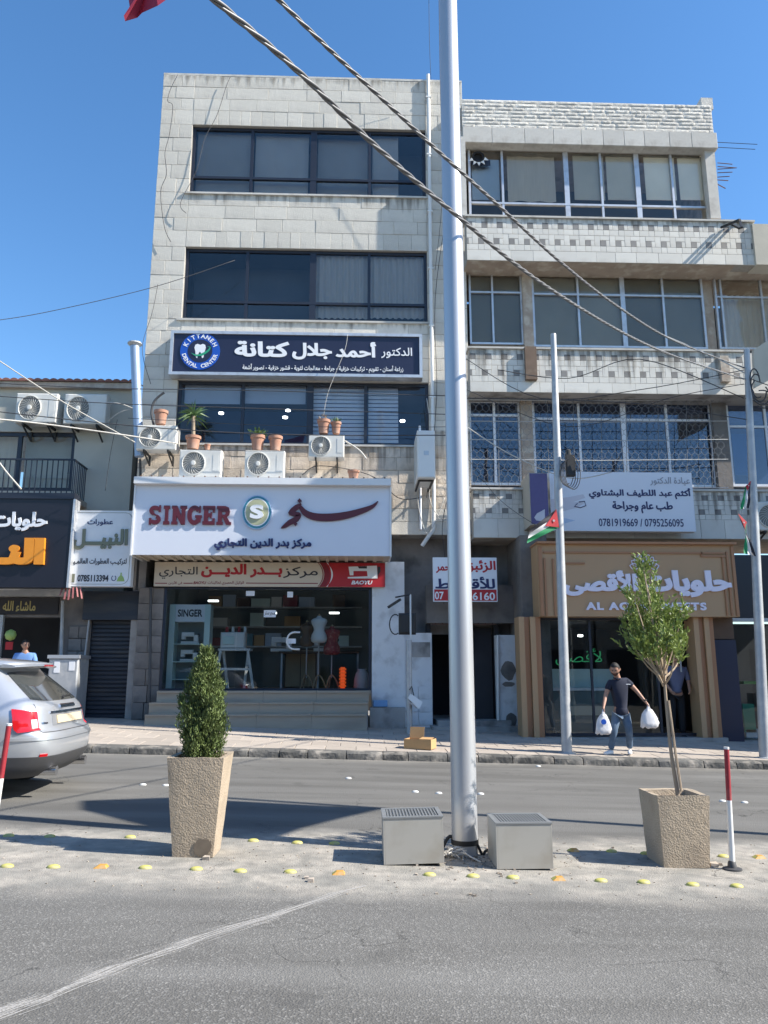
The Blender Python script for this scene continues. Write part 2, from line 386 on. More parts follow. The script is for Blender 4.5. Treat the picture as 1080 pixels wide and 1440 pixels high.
def _curve_mesh(body, off, ext=1.0):
    cs = _contours(body)
    if not cs: return [], []
    sgn = 1 if _area(max(cs, key=lambda c: abs(_area(c)))) > 0 else -1
    loops = [_grow(c if sgn > 0 else c[::-1], off) for c in cs]
    loops = [l for l, c in zip(loops, cs) if (_area(l) > 0) == (_area(c)*sgn > 0)]
    flat = [Vector(p) for l in loops for p in l]; edges = []; j = 0
    for l in loops: n = len(l); edges += [(j+i, j+(i+1) % n) for i in range(n)]; j += n
    V2, _, F2, _, _, _ = delaunay_2d_cdt(flat, edges, [], 0, 1e-5)
    keep = []
    for f in F2:
        cx_, cy_ = sum(V2[i].x for i in f)/len(f), sum(V2[i].y for i in f)/len(f)
        if _wind(cx_, cy_, loops) > 0:
            ar = sum(V2[f[i]].x*V2[f[(i+1) % len(f)]].y-V2[f[(i+1) % len(f)]].x*V2[f[i]].y for i in range(len(f)))
            keep.append(tuple(f) if ar > 0 else tuple(f)[::-1])
    N = len(V2); vs = [(v.x, v.y, 1) for v in V2]+[(v.x, v.y, -1) for v in V2]; fs = list(keep)
    ed = {(f[i], f[(i+1) % len(f)]) for f in keep for i in range(len(f))}
    for a_, b_ in ed:
        if (b_, a_) not in ed: fs.append((a_, a_+N, b_+N, b_))
    return vs, fs
def _w(body):
    vs, _ = _curve_mesh(body, 0, 0); xs = [v[0] for v in vs]; return max(xs)-min(xs)
def glyph(ch, off):
    if ('w', ch) not in GC:
        if ('w0',) not in GC: GC[('w0',)] = _w('HH')
        GC[('w', ch)] = _w('H'+ch+'H') - GC[('w0',)]
    if (ch, off) not in GC: GC[(ch, off)] = _curve_mesh(ch, off) if ch != ' ' else ([], [])
    return GC[(ch, off)], GC[('w', ch)]
def lettering(s, box, y, m, parent, name='lettering', bold=.012, depth=.01, arabic=True, split=False, slant=0.0, track=0.0, sidemat=None):
    """raised letters whose ink fills the rectangle box = (x0, x1, z0, z1) on the plane y"""
    if arabic: s = shape(s)
    x = 0; items = []
    for i, ch in enumerate(s):
        (vs, fs), adv = glyph(ch, bold)
        items.append((ch, i, x, vs, fs)); x += adv + track
    al = [(v[0]+gx+slant*v[1], v[1]) for _, _, gx, vs, _ in items for v in vs]
    ax0, ax1 = min(a[0] for a in al), max(a[0] for a in al); ay0, ay1 = min(a[1] for a in al), max(a[1] for a in al)
    kx, kz = (box[1]-box[0])/(ax1-ax0), (box[3]-box[2])/(ay1-ay0)
    def conv(v, gx, i): return (box[0]+(v[0]+gx+slant*v[1]-ax0)*kx, y - (depth if v[2] > 0 else 0) - .0005*(i % 2), box[2]+(v[1]-ay0)*kz)
    mb = MB()
    for ch, i, gx, vs, fs in items:
        if not vs: continue
        if split: mb = MB()
        mb.add([conv(v, gx, i) for v in vs], fs)
        if split: mb.build(name, m, parent)
    if not split: return mb.build(name, m, parent)
def brush(pts, y, depth, m, parent, name):
    """flat brush stroke: pts = (x, z, halfwidth)"""
    mb = MB(); n = len(pts); L = []; Rr = []
    for i, (x, z, h) in enumerate(pts):
        a, b = pts[max(i-1, 0)], pts[min(i+1, n-1)]; d = Vector((b[0]-a[0], b[1]-a[1])).normalized(); q = Vector((-d.y, d.x))
        L.append((x+q.x*h, z+q.y*h)); Rr.append((x-q.x*h, z-q.y*h))
    vs = [(p[0], y-depth, p[1]) for p in L]+[(p[0], y-depth, p[1]) for p in Rr]+[(p[0], y, p[1]) for p in L]+[(p[0], y, p[1]) for p in Rr]
    fs = []
    for i in range(n-1):
        fs += [(i, i+1, n+i+1, n+i), (2*n+i, 2*n+i+1, i+1, i), (n+i, n+i+1, 3*n+i+1, 3*n+i)]
    mb.add(vs, fs + [(0, n, 3*n, 2*n), (n-1, 2*n-1, 4*n-1, 3*n-1)])
    return mb.build(name, m, parent)
def smooth_pts(pts, k=5):
    out = []
    for i in range(len(pts)-1):
        p0, p1, p2, p3 = pts[max(i-1,0)], pts[i], pts[i+1], pts[min(i+2,len(pts)-1)]
        for j in range(k):
            t = j/k
            out.append(tuple(.5*(2*b+(c-a)*t+(2*a-5*b+4*c-d)*t*t+(-a+3*b-3*c+d)*t**3) for a, b, c, d in zip(p0, p1, p2, p3)))
    out.append(tuple(pts[-1])); return out

# ------------------------------------------------------------------ building helpers
def wall_holes(name, m, parent, x0, x1, z0, z1, y0, y1, holes):
    xs = sorted({x0, x1, *[h[0] for h in holes], *[h[1] for h in holes]}); zs = sorted({z0, z1, *[h[2] for h in holes], *[h[3] for h in holes]})
    xs = [x for x in xs if x0 <= x <= x1]; zs = [z for z in zs if z0 <= z <= z1]
    mb = MB()
    for j in range(len(zs)-1):
        run = None
        for i in range(len(xs)-1):
            cx, cz = (xs[i]+xs[i+1])/2, (zs[j]+zs[j+1])/2
            inside = any(h[0] < cx < h[1] and h[2] < cz < h[3] for h in holes)
            if not inside: run = (run[0], xs[i+1]) if run else (xs[i], xs[i+1])
            if inside or i == len(xs)-2:
                if run: mb.box(run[0], run[1], y0, y1, zs[j], zs[j+1])
                run = None
    return mb.build(name, m, parent)
STC = {}
class Pieces:
    """lays pieces one by one as parts; past the limit they go into one joined part"""
    def __init__(s, parent, name, m, mj, limit=295, jname=None): s.p, s.n, s.m, s.mj, s.lim, s.c, s.j, s.jn = parent, name, m, mj, limit, 0, MB(), jname or name+'_field'
    def put(s, x0, x1, z0, z1, y, d=.03, c=.005):
        wd, h = x1-x0, z1-z0
        if wd < .02 or h < .02: return
        if s.c >= s.lim: s.j.cbox(x0, x1, y, y+d, z0, z1, c); return
        s.c += 1
        key = (s.n, s.m.name, round(wd, 2), round(h, 2), round(d, 3), c)
        if key not in STC:
            mb = MB().cbox(-wd/2, wd/2, 0, d, -h/2, h/2, c); me = bpy.data.meshes.new(s.n)
            me.from_pydata(mb.v, [], mb.f); me.materials.append(s.m); STC[key] = me
        link(s.n, STC[key], s.p, ((x0+x1)/2, y, (z0+z1)/2))
    def done(s):
        if s.j.v: tag(s.j.build(s.jn, s.mj, s.p), kind='stuff')
def window(parent, box, y, vs, hs, fm, gm, fw=.05, wide=(), fd=.09, y_in=None, name='window'):
    """vs / hs: inner mullions (x) and transoms (z, from x, to x) ; panes are sub-parts"""
    x0, x1, z0, z1 = box; mb = MB()
    mb.box(x0, x1, y, y+fd, z0, z0+fw); mb.box(x0, x1, y, y+fd, z1-fw, z1)
    mb.box(x0, x0+fw, y+.001, y+fd-.001, z0+fw, z1-fw); mb.box(x1-fw, x1, y+.001, y+fd-.001, z0+fw, z1-fw)
    xs = [x0+fw/2] + sorted(vs) + [x1-fw/2]
    for x in vs:
        q = fw*(1.1 if x in wide else .5); mb.box(x-q, x+q, y+.002, y+fd-.002, z0+fw, z1-fw)
    for z in hs: mb.box(x0+fw, x1-fw, y-.004, y+fd-.008, z-fw*.45, z+fw*.45)
    f = mb.build(name, fm, parent)
    zs = [z0+fw/2] + sorted(hs) + [z1-fw/2]
    for i in range(len(xs)-1):
        for j in range(len(zs)-1):
            MB().box(xs[i]+.01, xs[i+1]-.01, y+fd*.45, y+fd*.45+.006, zs[j]+.01, zs[j+1]-.01).build('pane', gm, f)
    return f
def curtain(x0, x1, z0, z1, y, m, parent, amp=.04, wl=.16, name='curtain'):
    mb = MB(); n = max(8, int((x1-x0)/wl*6)); vs = []
    for i in range(n+1):
        x = x0+(x1-x0)*i/n; yy = y+amp*math.sin(i*2*math.pi/6+rnd.random()*.7)
        vs += [(x, yy, z0), (x, yy*.5+y*.5, z1)]
    mb.add(vs, [(2*i, 2*i+2, 2*i+3, 2*i+1) for i in range(n)])
    return mb.build(name, m, parent, smooth='all')

# ================================================================== GROUND
def road_material():
    m = bpy.data.materials.new('asphalt'); m.use_nodes = True; n = m.node_tree; b = n.nodes['Principled BSDF']
    b.inputs['Roughness'].default_value = .9; b.inputs['Specular IOR Level'].default_value = .3
    L = n.links; tc = n.nodes.new('ShaderNodeTexCoord'); O = tc.outputs['Object']
    def nz(s, d=4, src=None, dist=0):
        t = n.nodes.new('ShaderNodeTexNoise'); t.inputs['Scale'].default_value = s; t.inputs['Detail'].default_value = d; t.inputs['Distortion'].default_value = dist
        L.new(src or O, t.inputs['Vector']); return t.outputs['Fac']
    def mt(op, a, bb=0, c=None, cl=False):
        k = n.nodes.new('ShaderNodeMath'); k.operation = op; k.use_clamp = cl
        for i, q in enumerate((a, bb, c)):
            if q is None: continue
            if isinstance(q, (int, float)): k.inputs[i].default_value = q
            else: L.new(q, k.inputs[i])
        return k.outputs[0]
    def mix(f, a, c):
        k = n.nodes.new('ShaderNodeMix'); k.data_type = 'RGBA'
        for i, q in ((0, f), (6, a), (7, c)):
            if isinstance(q, tuple): k.inputs[i].default_value = (*q, 1)
            elif isinstance(q, float): k.inputs[i].default_value = q
            else: L.new(q, k.inputs[i])
        return k.outputs[2]
    sep = n.nodes.new('ShaderNodeSeparateXYZ'); L.new(O, sep.inputs[0]); Y = sep.outputs[1]
    mp = n.nodes.new('ShaderNodeMapping'); mp.inputs['Scale'].default_value = (.12, 1, 1); L.new(O, mp.inputs[0])
    streak = nz(2.2, 6, mp.outputs[0])
    vor = n.nodes.new('ShaderNodeTexVoronoi'); vor.inputs['Scale'].default_value = 95; L.new(O, vor.inputs['Vector'])
    chip = mt('MULTIPLY', mt('SUBTRACT', vor.outputs['Color'], .62), 3.0, cl=True)
    fine = nz(160, 3)
    base = mix(mt('MULTIPLY', mt('SUBTRACT', streak, .38), 3.2, cl=True), (.112, .108, .100), (.170, .165, .154))
    base = mix(mt('MULTIPLY', mt('SUBTRACT', nz(.55, 5), .45), 3.5, cl=True), base, (.125, .121, .112))
    near = mt('MULTIPLY', mt('SUBTRACT', 6.6, Y), 1.2, cl=True)
    patch = mt('MULTIPLY_ADD', nz(1.3, 5), 1.6, -.25, cl=True)
    base = mix(mt('MULTIPLY', mt('MULTIPLY', chip, near), mt('MULTIPLY', patch, .9)), base, (.34, .33, .31))
    base = mix(mt('MULTIPLY', mt('MULTIPLY', mt('SUBTRACT', .42, fine), 4, cl=True), .55), base, (.045, .045, .046))
    oil = mt('MULTIPLY', mt('SUBTRACT', nz(1.7, 3), .62), 9, cl=True)
    base = mix(mt('MULTIPLY', oil, .45), base, (.06, .058, .055))
    band_ = mt('MULTIPLY', mt('SUBTRACT', nz(.9, 3, mp.outputs[0]), .5), 5, cl=True)
    base = mix(mt('MULTIPLY', band_, .30), base, (.20, .195, .185))
    # pale dust lying on the median strip and in the gutter
    wob = mt('MULTIPLY_ADD', nz(1.1, 7), .9, -.45)
    yy = mt('ADD', Y, wob)
    d = mt('ABSOLUTE', mt('SUBTRACT', yy, 6.72))
    strip = mt('MULTIPLY', mt('SUBTRACT', 1.20, d), 2.2, cl=True)
    gut = mt('MULTIPLY', mt('MULTIPLY', mt('SUBTRACT', yy, 13.45), 1.4, cl=True), .55)
    dust = mt('MAXIMUM', strip, gut)
    dust = mt('MULTIPLY', dust, mt('MULTIPLY_ADD', nz(9, 6), 1.5, .05, cl=True))
    dcol = mix(mt('MULTIPLY', mt('SUBTRACT', nz(3.2, 7), .36), 3, cl=True), (.25, .24, .215), (.41, .375, .325))
    base = mix(dust, base, dcol)
    crack = n.nodes.new('ShaderNodeTexVoronoi'); crack.feature = 'DISTANCE_TO_EDGE'; crack.inputs['Scale'].default_value = .55
    wv = n.nodes.new('ShaderNodeVectorMath'); wv.operation = 'ADD'
    nn = n.nodes.new('ShaderNodeTexNoise'); nn.inputs['Scale'].default_value = 2; nn.inputs['Detail'].default_value = 6; L.new(O, nn.inputs[0])
    L.new(O, wv.inputs[0]); L.new(nn.outputs['Color'], wv.inputs[1]); L.new(wv.outputs[0], crack.inputs['Vector'])
    ck = mt('MULTIPLY', mt('SUBTRACT', .006, crack.outputs['Distance']), 160, cl=True)
    base = mix(mt('MULTIPLY', ck, mt('MULTIPLY', mt('SUBTRACT', nz(.8, 2), .40), 4, cl=True)), base, (.035, .034, .033))
    L.new(base, b.inputs['Base Color'])
    bp = n.nodes.new('ShaderNodeBump'); bp.inputs['Strength'].default_value = .55; bp.inputs['Distance'].default_value = .012
    h = mt('ADD', mt('MULTIPLY', vor.outputs['Distance'], .6), mt('MULTIPLY', nz(30, 5), .5))
    L.new(h, bp.inputs['Height']); L.new(bp.outputs[0], b.inputs['Normal'])
    return m
def sheet(name, m, x0, x1, y0, y1, dz=0.0, fz=gz, nx=2, ny=2):
    mb = MB(); vs = [(x0+(x1-x0)*i/nx, y0+(y1-y0)*j/ny) for j in range(ny+1) for i in range(nx+1)]
    mb.add([(x, y, fz(x, y)+dz) for x, y in vs], [(j*(nx+1)+i, j*(nx+1)+i+1, (j+1)*(nx+1)+i+1, (j+1)*(nx+1)+i) for j in range(ny) for i in range(nx)])
    return mb.build(name, m, origin=(0, 0, 0))
tag(sheet('ground', mat('far_ground', (.25, .22, .18), .95, var=.2, scale=.3), -700, 700, -600, 900, -.12), kind='structure')
tag(sheet('road', road_material(), -60, 60, -40, KY+.02, 0), kind='structure')

# pavement: kerb stones and paving slabs, each a piece
pv = thing('pavement', None, None, (0, KY, 0), kind='structure')
MB().add([(x, y, sz(x, y)-.03) for y in (KY+.1, 22) for x in (-20, 20)] + [(x, y, sz(x, y)-.4) for y in (KY+.1, 22) for x in (-20, 20)],
         [(0, 1, 3, 2), (0, 4, 5, 1), (1, 5, 7, 3), (3, 7, 6, 2), (2, 6, 4, 0)]).build('bedding', M['mortar'], pv)
x = -9.5
while x < 9.8:
    L_ = rnd.uniform(.42, .82); mb = MB(); nx, nz = 7, 4
    pts = []
    ring = [(.0, -.16), (-.012, .03), (-.004, .10), (.03, .128), (.13, .134), (.28, .136), (.28, -.16)]
    sd = rnd.random()*50
    for i in range(nx+1):
        t = i/nx; xx = x + .008 + (L_-.016)*t; e = .985 if 0 < i < nx else .93
        for k, (dy, dz) in enumerate(ring):
            q = noise.noise(Vector((xx*5+sd, k*1.3, sd)))*.022 if 1 <= k <= 4 else 0
            pts.append((xx, KY + dy*1 + (0 if e > .95 else .008) - q*.8, gz(xx) + dz*e + q*.5))
    K = len(ring)
    mb.add(pts, [(i*K+k, i*K+(k+1)%K, (i+1)*K+(k+1)%K, (i+1)*K+k) for i in range(nx) for k in range(K)] + [tuple(range(K-1, -1, -1)), tuple(nx*K+k for k in range(K))])
    mb.build('kerb_stone', M['kerb'], pv, smooth=True)
    x += L_
pp = Pieces(pv, 'paving_slab', M['paver'], M['paver'])
PAV = {}
for j in range(9):
    y0 = KY + .285 + j*.52; off = (j % 2)*.26
    for i in range(-17, 18):
        x0 = i*.55 + off; x1 = x0+.543; y1 = y0+.512
        if abs(x0) > 9.2: continue
        t = rnd.uniform(-.003, .003)
        key = 0
        if key not in PAV:
            mb = MB(); c = .008; a, bq = .543, .512
            zt = lambda xx, yy: -SLOPE*xx + .03*yy
            vs = [(0,0), (a,0), (a,bq), (0,bq)]; vi = [(c,c), (a-c,c), (a-c,bq-c), (c,bq-c)]
            mb.add([(p, q, zt(p, q)-.03) for p, q in vs]+[(p, q, zt(p, q)-.005) for p, q in vs]+[(p, q, zt(p, q)) for p, q in vi],
                   [(0,1,5,4),(1,2,6,5),(2,3,7,6),(3,0,4,7),(4,5,9,8),(5,6,10,9),(6,7,11,10),(7,4,8,11),(8,9,10,11)])
            me = bpy.data.meshes.new('paving_slab'); me.from_pydata(mb.v, [], mb.f); me.materials.append(M['paver']); PAV[key] = me
        if pp.c < 290: link('paving_slab', PAV[key], pv, (x0, y0, sz(x0, y0)+t)); pp.c += 1
        else: pp.j.add([(v.co.x+x0, v.co.y+y0, v.co.z+sz(x0, y0)+t) for v in PAV[key].vertices], [tuple(p.vertices) for p in PAV[key].polygons])
pp.done()

# ================================================================== STONE-CLAD BUILDING (left of the pole)
F = 18.6
lx0 = at(205, 480, F)[0]; lx1 = at(656, 400, F)[0]; lz1 = at(415, 109, F)[1]; lz0 = at(600, 752, F)[1]
wx0, wx1 = at(258, 400, F)[0], at(601, 400, F)[0]
Z = lambda py, px=430, y=F: at(px, py, y)[1]
W1 = (wx0, wx1, Z(274), Z(179)); W2 = (wx0, wx1, Z(451), Z(350)); W3 = (wx0, wx1, Z(625), Z(536))
SB = thing('stone_building', 'tall four-storey block clad in pale limestone with three bands of dark windows', 'building', (0, F, 0))
gx0 = at(205, 900, F)[0]; gxl = at(226, 900, F)[0]; gxr = at(523, 900, F)[0]
wall_holes('wall', M['mortar'], SB, lx0+.01, lx1, lz0+.01, lz1-.02, F+.012, F+.3, [W1, W2, W3])
MB().box(lx0+.01, lx0+.3, F+.3, F+9, .2, lz1-.02).box(lx1-.3, lx1, F+.3, F+9, 2, lz1-.02).box(lx0+.3, lx1-.3, F+.3, F+9, lz1-.5, lz1-.25).box(lx0+.3, lx1-.3, F+8.7, F+9, .2, lz1-.5).build('outer_wall', M['plaster_g'], SB)
MB().box(lx0, lx1, F-.005, F+.35, lz1-.02, lz1+.04).build('coping', M['cap'], SB)
st = Pieces(SB, 'cladding_stone', M['stone'], M['stone_j'])
bands = [(lz1-.02, W1[3], 3, True, None), (W1[3], W1[2], 5, False, W1), (W1[2], W2[3], 3, True, None), (W2[3], W2[2], 5, False, W2),
         (W2[2], W3[3], 5, False, None), (W3[3], W3[2], 5, False, W3), (W3[2], lz0, 7, False, None)]
gap = .006
for bi, (zt, zb, n, sold, wn) in enumerate(bands):
    rows = []
    H = zt-zb
    if sold:
        hs = H/(n+1.25)
        rows = [(zt-hs*(k+1), zt-hs*k, False) for k in range(n)] + [(zb, zt-hs*n, True)]
    else: rows = [(zt-H/n*(k+1), zt-H/n*k, False) for k in range(n)]
    if bi >= 4: st.m, st.mj = (M['stone_low'], M['stone_j']) if bi == 6 else (M['stone'], M['stone_j'])
    for ri, (z0, z1, so_) in enumerate(rows):
        spans = [(lx0, wx0), (wx0, wx1), (wx1, lx1)]
        for si, (a, bq) in enumerate(spans):
            if wn and si == 1: continue
            if bi == 4 and si == 1 and ri < 5 and False: continue
            xx = a
            while xx < bq-.02:
                if si == 1: L_ = rnd.uniform(.26, .42) if so_ else rnd.uniform(.62, 1.15)
                elif si == 0: L_ = (bq-a)*(.42 if ri % 2 else .6) if xx == a else bq-xx
                else: L_ = (bq-a)*(.33 if ri % 2 else .55) if xx == a else bq-xx
                if bq-xx-L_ < .15: L_ = bq-xx
                st.put(xx+gap/2, xx+L_-gap/2, z0+gap/2, z1-gap/2, F+rnd.uniform(-.008, .004))
                xx += L_
st.done()
def sill(zz, yy=F): MB().box(wx0-.12, wx1+.1, yy-.05, yy+.1, zz-.05, zz).build('sill', M['cap'], SB)
sill(W1[2]); sill(W2[2]); sill(W3[2])
def win3(W, dbl, vs, low, gm=M['glass_up']):
    X = lambda p, q: at(p, q, F)[0]
    q = {id(W1): 230, id(W2): 400, id(W3): 580}[id(W)]
    v = [X(p, q) for p in vs]; d = X(dbl, q)
    hs = [low] if low else []
    return window(SB, W, F+.10, v+[d], hs, M['frame_dk'], gm, fw=.075, wide=(d,))
win3(W1, 440.5, (353, 520), Z(249)); win3(W2, 439.5, (346, 519), Z(424)); win3(W3, 435.5, (340, 514), None, glass('clinic_glass', (.90, .93, .98), .01, wave=.1))
for W, lst in ((W1, ((277, 352, .3), (359, 434, .35), (447, 517, .45), (524, 560, .3))),):
    for a, c, dy in lst:
        b_ = rect(a, 176 if W is W1 else 352, c, 272 if W is W1 else 450, F+dy); MB().box(b_[0], b_[1], F+dy, F+dy+.02, W[2]+.02, W[3]-.02).build('pane_backing', M['pane_tone'], SB)  # grey panels added behind the top panes to lift the dark glass tone
for W in (W1, W2):    # dim rooms behind
    MB().box(W[0]+.02, W[1]-.02, F+1.1, F+1.15, W[2], W[3]).build('room_wall', M['room'], SB)
MB().box(W3[0], W3[1], F+2.4, F+2.45, W3[2], W3[3]).build('room_wall', M['room_b'], SB)
for W in (W1, W2, W3): MB().box(W[0], W[1], F+.3, F+2.5, W[3]+.002, W[3]+.05).box(W[0], W[1], F+.3, F+2.5, W[2]-.05, W[2]-.002).build('floor_slab', M['room'], SB)
def px_rect(x0, y0, x1, y1, y): return rect(x0, y0, x1, y1, y)
b_ = px_rect(444, 356, 517, 448, F+.26); curtain(b_[0], b_[1], b_[2], b_[3], F+.26, M['curtain'], SB)
b_ = px_rect(521, 356, 596, 448, F+.26); curtain(b_[0], b_[1], b_[2], b_[3], F+.26, M['curtain'], SB)
b_ = px_rect(447, 210, 500, 268, F+.7); MB().box(b_[0], b_[1], F+.7, F+.75, b_[2], b_[3]).build('reflection_panel', M['blind'], SB)  # pale panels, this and the next, stand in for reflections in the panes
b_ = px_rect(523, 205, 556, 268, F+.7); MB().box(b_[0], b_[1], F+.7, F+.75, b_[2], b_[3]).build('reflection_panel', M['blind'], SB)
for a, c in ((260, 338), (345, 430)):
    b_ = px_rect(a, 536, c, 568, F+.28); MB().box(b_[0], b_[1], F+.28, F+.30, b_[2], b_[3]+.1).build('roller_blind', M['blind'], SB)
for a, c in ((440, 512), (518, 560)):
    b_ = px_rect(a, 540, c, 623, F+.28); mb = MB(); nsl = 15
    for k in range(nsl):
        z0 = b_[2]+(b_[3]-b_[2])*k/nsl; mb.add([(b_[0], F+.27, z0), (b_[1], F+.27, z0), (b_[1], F+.31, z0+.055), (b_[0], F+.31, z0+.055), (b_[1], F+.31, z0+.1), (b_[0], F+.31, z0+.1)], [(0,1,2,3), (3,2,4,5)])
    mb.build('zebra_blind', M['blindw'], SB)
for px, py in ((311, 581), (401, 587), (566, 592), (298, 564), (405, 577)):
    p = P3(px, py, F+1.2); MB().lathe(p, [(.02, .03), (.07, .02), (.07, -.02), (.02, -.03)], 12).build('ceiling_lamp', M['lampc'], SB)
def stain_mat():
    m = bpy.data.materials.new('rain_stain'); m.use_nodes = True; n = m.node_tree; b = n.nodes['Principled BSDF']; b.inputs['Base Color'].default_value = (.10, .085, .07, 1); b.inputs['Roughness'].default_value = .95
    tc = n.nodes.new('ShaderNodeTexCoord'); mp = n.nodes.new('ShaderNodeMapping'); mp.inputs['Scale'].default_value = (4.5, 1, .25); n.links.new(tc.outputs['Object'], mp.inputs[0])
    no = n.nodes.new('ShaderNodeTexNoise'); no.inputs['Scale'].default_value = 1.6; no.inputs['Detail'].default_value = 7; n.links.new(mp.outputs[0], no.inputs[0])
    sx = n.nodes.new('ShaderNodeSeparateXYZ'); n.links.new(tc.outputs['UV'], sx.inputs[0])
    def mt(op, a, b2, cl=False):
        k = n.nodes.new('ShaderNodeMath'); k.operation = op; k.use_clamp = cl
        for i, q in enumerate((a, b2)):
            if isinstance(q, (int, float)): k.inputs[i].default_value = q
            else: n.links.new(q, k.inputs[i])
        return k.outputs[0]
    a = mt('MULTIPLY', mt('SUBTRACT', mt('ADD', no.outputs[0], mt('MULTIPLY', sx.outputs[1], .30)), .70), 4.5, True)
    n.links.new(mt('MULTIPLY', a, .5), b.inputs['Alpha']); return m
STN = stain_mat()
def stain(x0, x1, z0, z1, y, parent):
    o = MB().add([(x0, y, z0), (x1, y, z0), (x1, y, z1), (x0, y, z1)], [(0, 1, 2, 3)]).build('rain_stain', STN, parent); uv = o.data.uv_layers.new(name='UVMap')
    for li, c in zip(range(4), ((0, 0), (1, 0), (1, 1), (0, 1))): uv.data[li].uv = c
for W, h in ((W1, .5), (W2, .35), (W3, .9)): stain(wx0, wx1, W[2]-.05-h, W[2]-.051, F-.013, SB)
stain(lx0, lx1, lz1-.5, lz1-.03, F-.013, SB)
stain(wx1, lx1, lz0, W3[2]+.4, F-.014, SB)
# drain pipe with clips
px_ = at(604.5, 300, F-.06)[0]
mb = MB().tube([(px_, F-.07, Z(108, 604)), (px_, F-.07, Z(700, 604)), (px_-.02, F-.1, Z(745, 604)), (px_-.3, F-.02, Z(768, 600))], .05, 10)
for q in (140, 220, 300, 380, 460, 560): mb.box(px_-.07, px_+.07, F-.12, F+.01, Z(q, 604)-.02, Z(q, 604)+.02)
mb.build('drain_pipe', M['white_p'], SB, smooth=True)
px_ = at(596, 640, F)[0]
MB().tube([(px_-.1, F-.05, Z(600, 604)), (px_-.1, F-.05, Z(745, 600))], .03, 8).build('drain_pipe', M['frame_w'], SB, smooth=True)
# ground floor of the left building
gz1 = Z(800, 400, F+.1)
def gbox(name, x0, y0, x1, y1, yf, depth, m, parent=None): 
    r = rect(x0, y0, x1, y1, yf); return MB().box(r[0], r[1], yf, yf+depth, r[2], r[3]).build(name, m, parent or SB)
pc = Pieces(SB, 'pier_stone', M['dark_stone'], M['dark_stone'])
r = rect(190, 826, 226, 1012, F+.1)
for k in range(8):
    z0 = r[2]+(r[3]-r[2])*k/8; z1 = r[2]+(r[3]-r[2])*(k+1)/8; s = r[0]+(r[1]-r[0])*(.45+.1*(k % 2))
    pc.put(r[0], s-.005, z0+.004, z1-.004, F+.1+rnd.uniform(0, .02), .2); pc.put(s+.005, r[1], z0+.004, z1-.004, F+.1+rnd.uniform(0, .02), .2)
mb = MB().tube([P3(212, 826, F-.02), P3(210, 1010, F-.02)], .035, 8); mb.build('drain_pipe', M['plast'], SB, smooth=True)
wpx = rect(523, 790, 569, 1008, F+.05)
MB().box(wpx[0], wpx[1], F+.05, F+.5, wpx[2]-.3, wpx[3]).build('pier', M['white_wall'], SB)
r = rect(569, 890, 608, 1040, F+.10)
MB().box(r[0], r[1], F+.10, F+.5, r[2], r[3]).build('pier', M['white_wall'], SB)
r = rect(578, 903, 605, 924, F+.085); MB().box(r[0], r[1], F+.085, F+.1, r[2], r[3]).build('mesh_vent', M['plaster_g'], SB)
r = rect(569, 965, 608, 1020, F+.08)
rb_ = Pieces(SB, 'base_block', M['white_wall'], M['white_wall'])
for k in range(3):
    for q in range(2): rb_.put(r[0]+(r[1]-r[0])*q/2+.004, r[0]+(r[1]-r[0])*(q+1)/2-.004, r[2]+(r[3]-r[2])*k/3+.004, r[2]+(r[3]-r[2])*(k+1)/3-.004, F+.08, .02)
r = rect(520, 995, 570, 1032, F-.25); MB().box(r[0], r[1], F-.25, F+.05, r[2]-.2, r[3]).build('plinth', M['plaster_g'], SB)
# recess behind the lower front (passage wall and slab)
r = rect(548, 745, 735, 892, F+.6); MB().box(r[0], r[1], F+.6, F+.8, r[2], r[3]+.4).build('recess_wall', M['dark_stone'], SB)
MB().box(lx0, lx1, F+.05, F+3.6, lz0+.0, lz0+.02).build('overhang_soffit', M['plaster_g'], SB)

# ---- the sewing machine shop: rooms, glass, steps
gy = F+.12
G = rect(228, 826, 522, 971, gy)
shop = thing('sewing_machine_shop', 'glazed sewing machine shop up three marble steps beneath the big white sign', 'shop', ((G[0]+G[1])/2, gy, G[2]))
fl = G[2]
MB().box(G[0], G[1], gy+4, gy+4.05, fl, G[3]+.4).build('back_wall', M['shopwall'], shop)
MB().box(G[0]-.05, G[0], gy+.1, gy+4, fl, G[3]+.4).build('side_wall', M['shopwall'], shop); MB().box(G[1], G[1]+.05, gy+.1, gy+4, fl, G[3]+.4).build('side_wall', M['shopwall'], shop)
MB().box(G[0], G[1], gy-.1, gy+4, fl-.1, fl).build('floor', M['step'], shop)
MB().box(G[0], G[1], gy+.1, gy+4, G[3]+.4, G[3]+.45).build('ceiling', M['room'], shop)
xs = [at(p, 900, gy)[0] for p in (332, 435, 470)]
mb = MB(); 
for xx in (G[0], G[1]-.06): mb.box(xx, xx+.06, gy-.03, gy+.05, fl, G[3])
mb.box(G[0]+.06, G[1]-.06, gy-.029, gy+.049, G[3]-.05, G[3]).box(G[0]+.06, G[1]-.06, gy-.028, gy+.048, fl, fl+.05)
mb.build('frame', M['frame_dk'], shop)
es = [G[0]+.06]+xs+[G[1]-.06]
for i in range(4): MB().box(es[i]+.006, es[i+1]-.006, gy, gy+.01, fl+.05, G[3]-.05).build('glass_panel', M['glass_sh'], shop)
q = P3(407, 901, gy-.05); pts = []
for k in range(11):
    a = R_(90 + 18*k); pts.append((q.x+.12+.20*math.cos(a)*.9, gy-.06, q.z+.2*math.sin(a)))
MB().tube([(pts[0][0]+.12, gy-.0, pts[0][2])]+pts+[(pts[-1][0]+.12, gy, pts[-1][2])], .022, 8).build('door_handle', M['white_p'], shop, smooth=True)
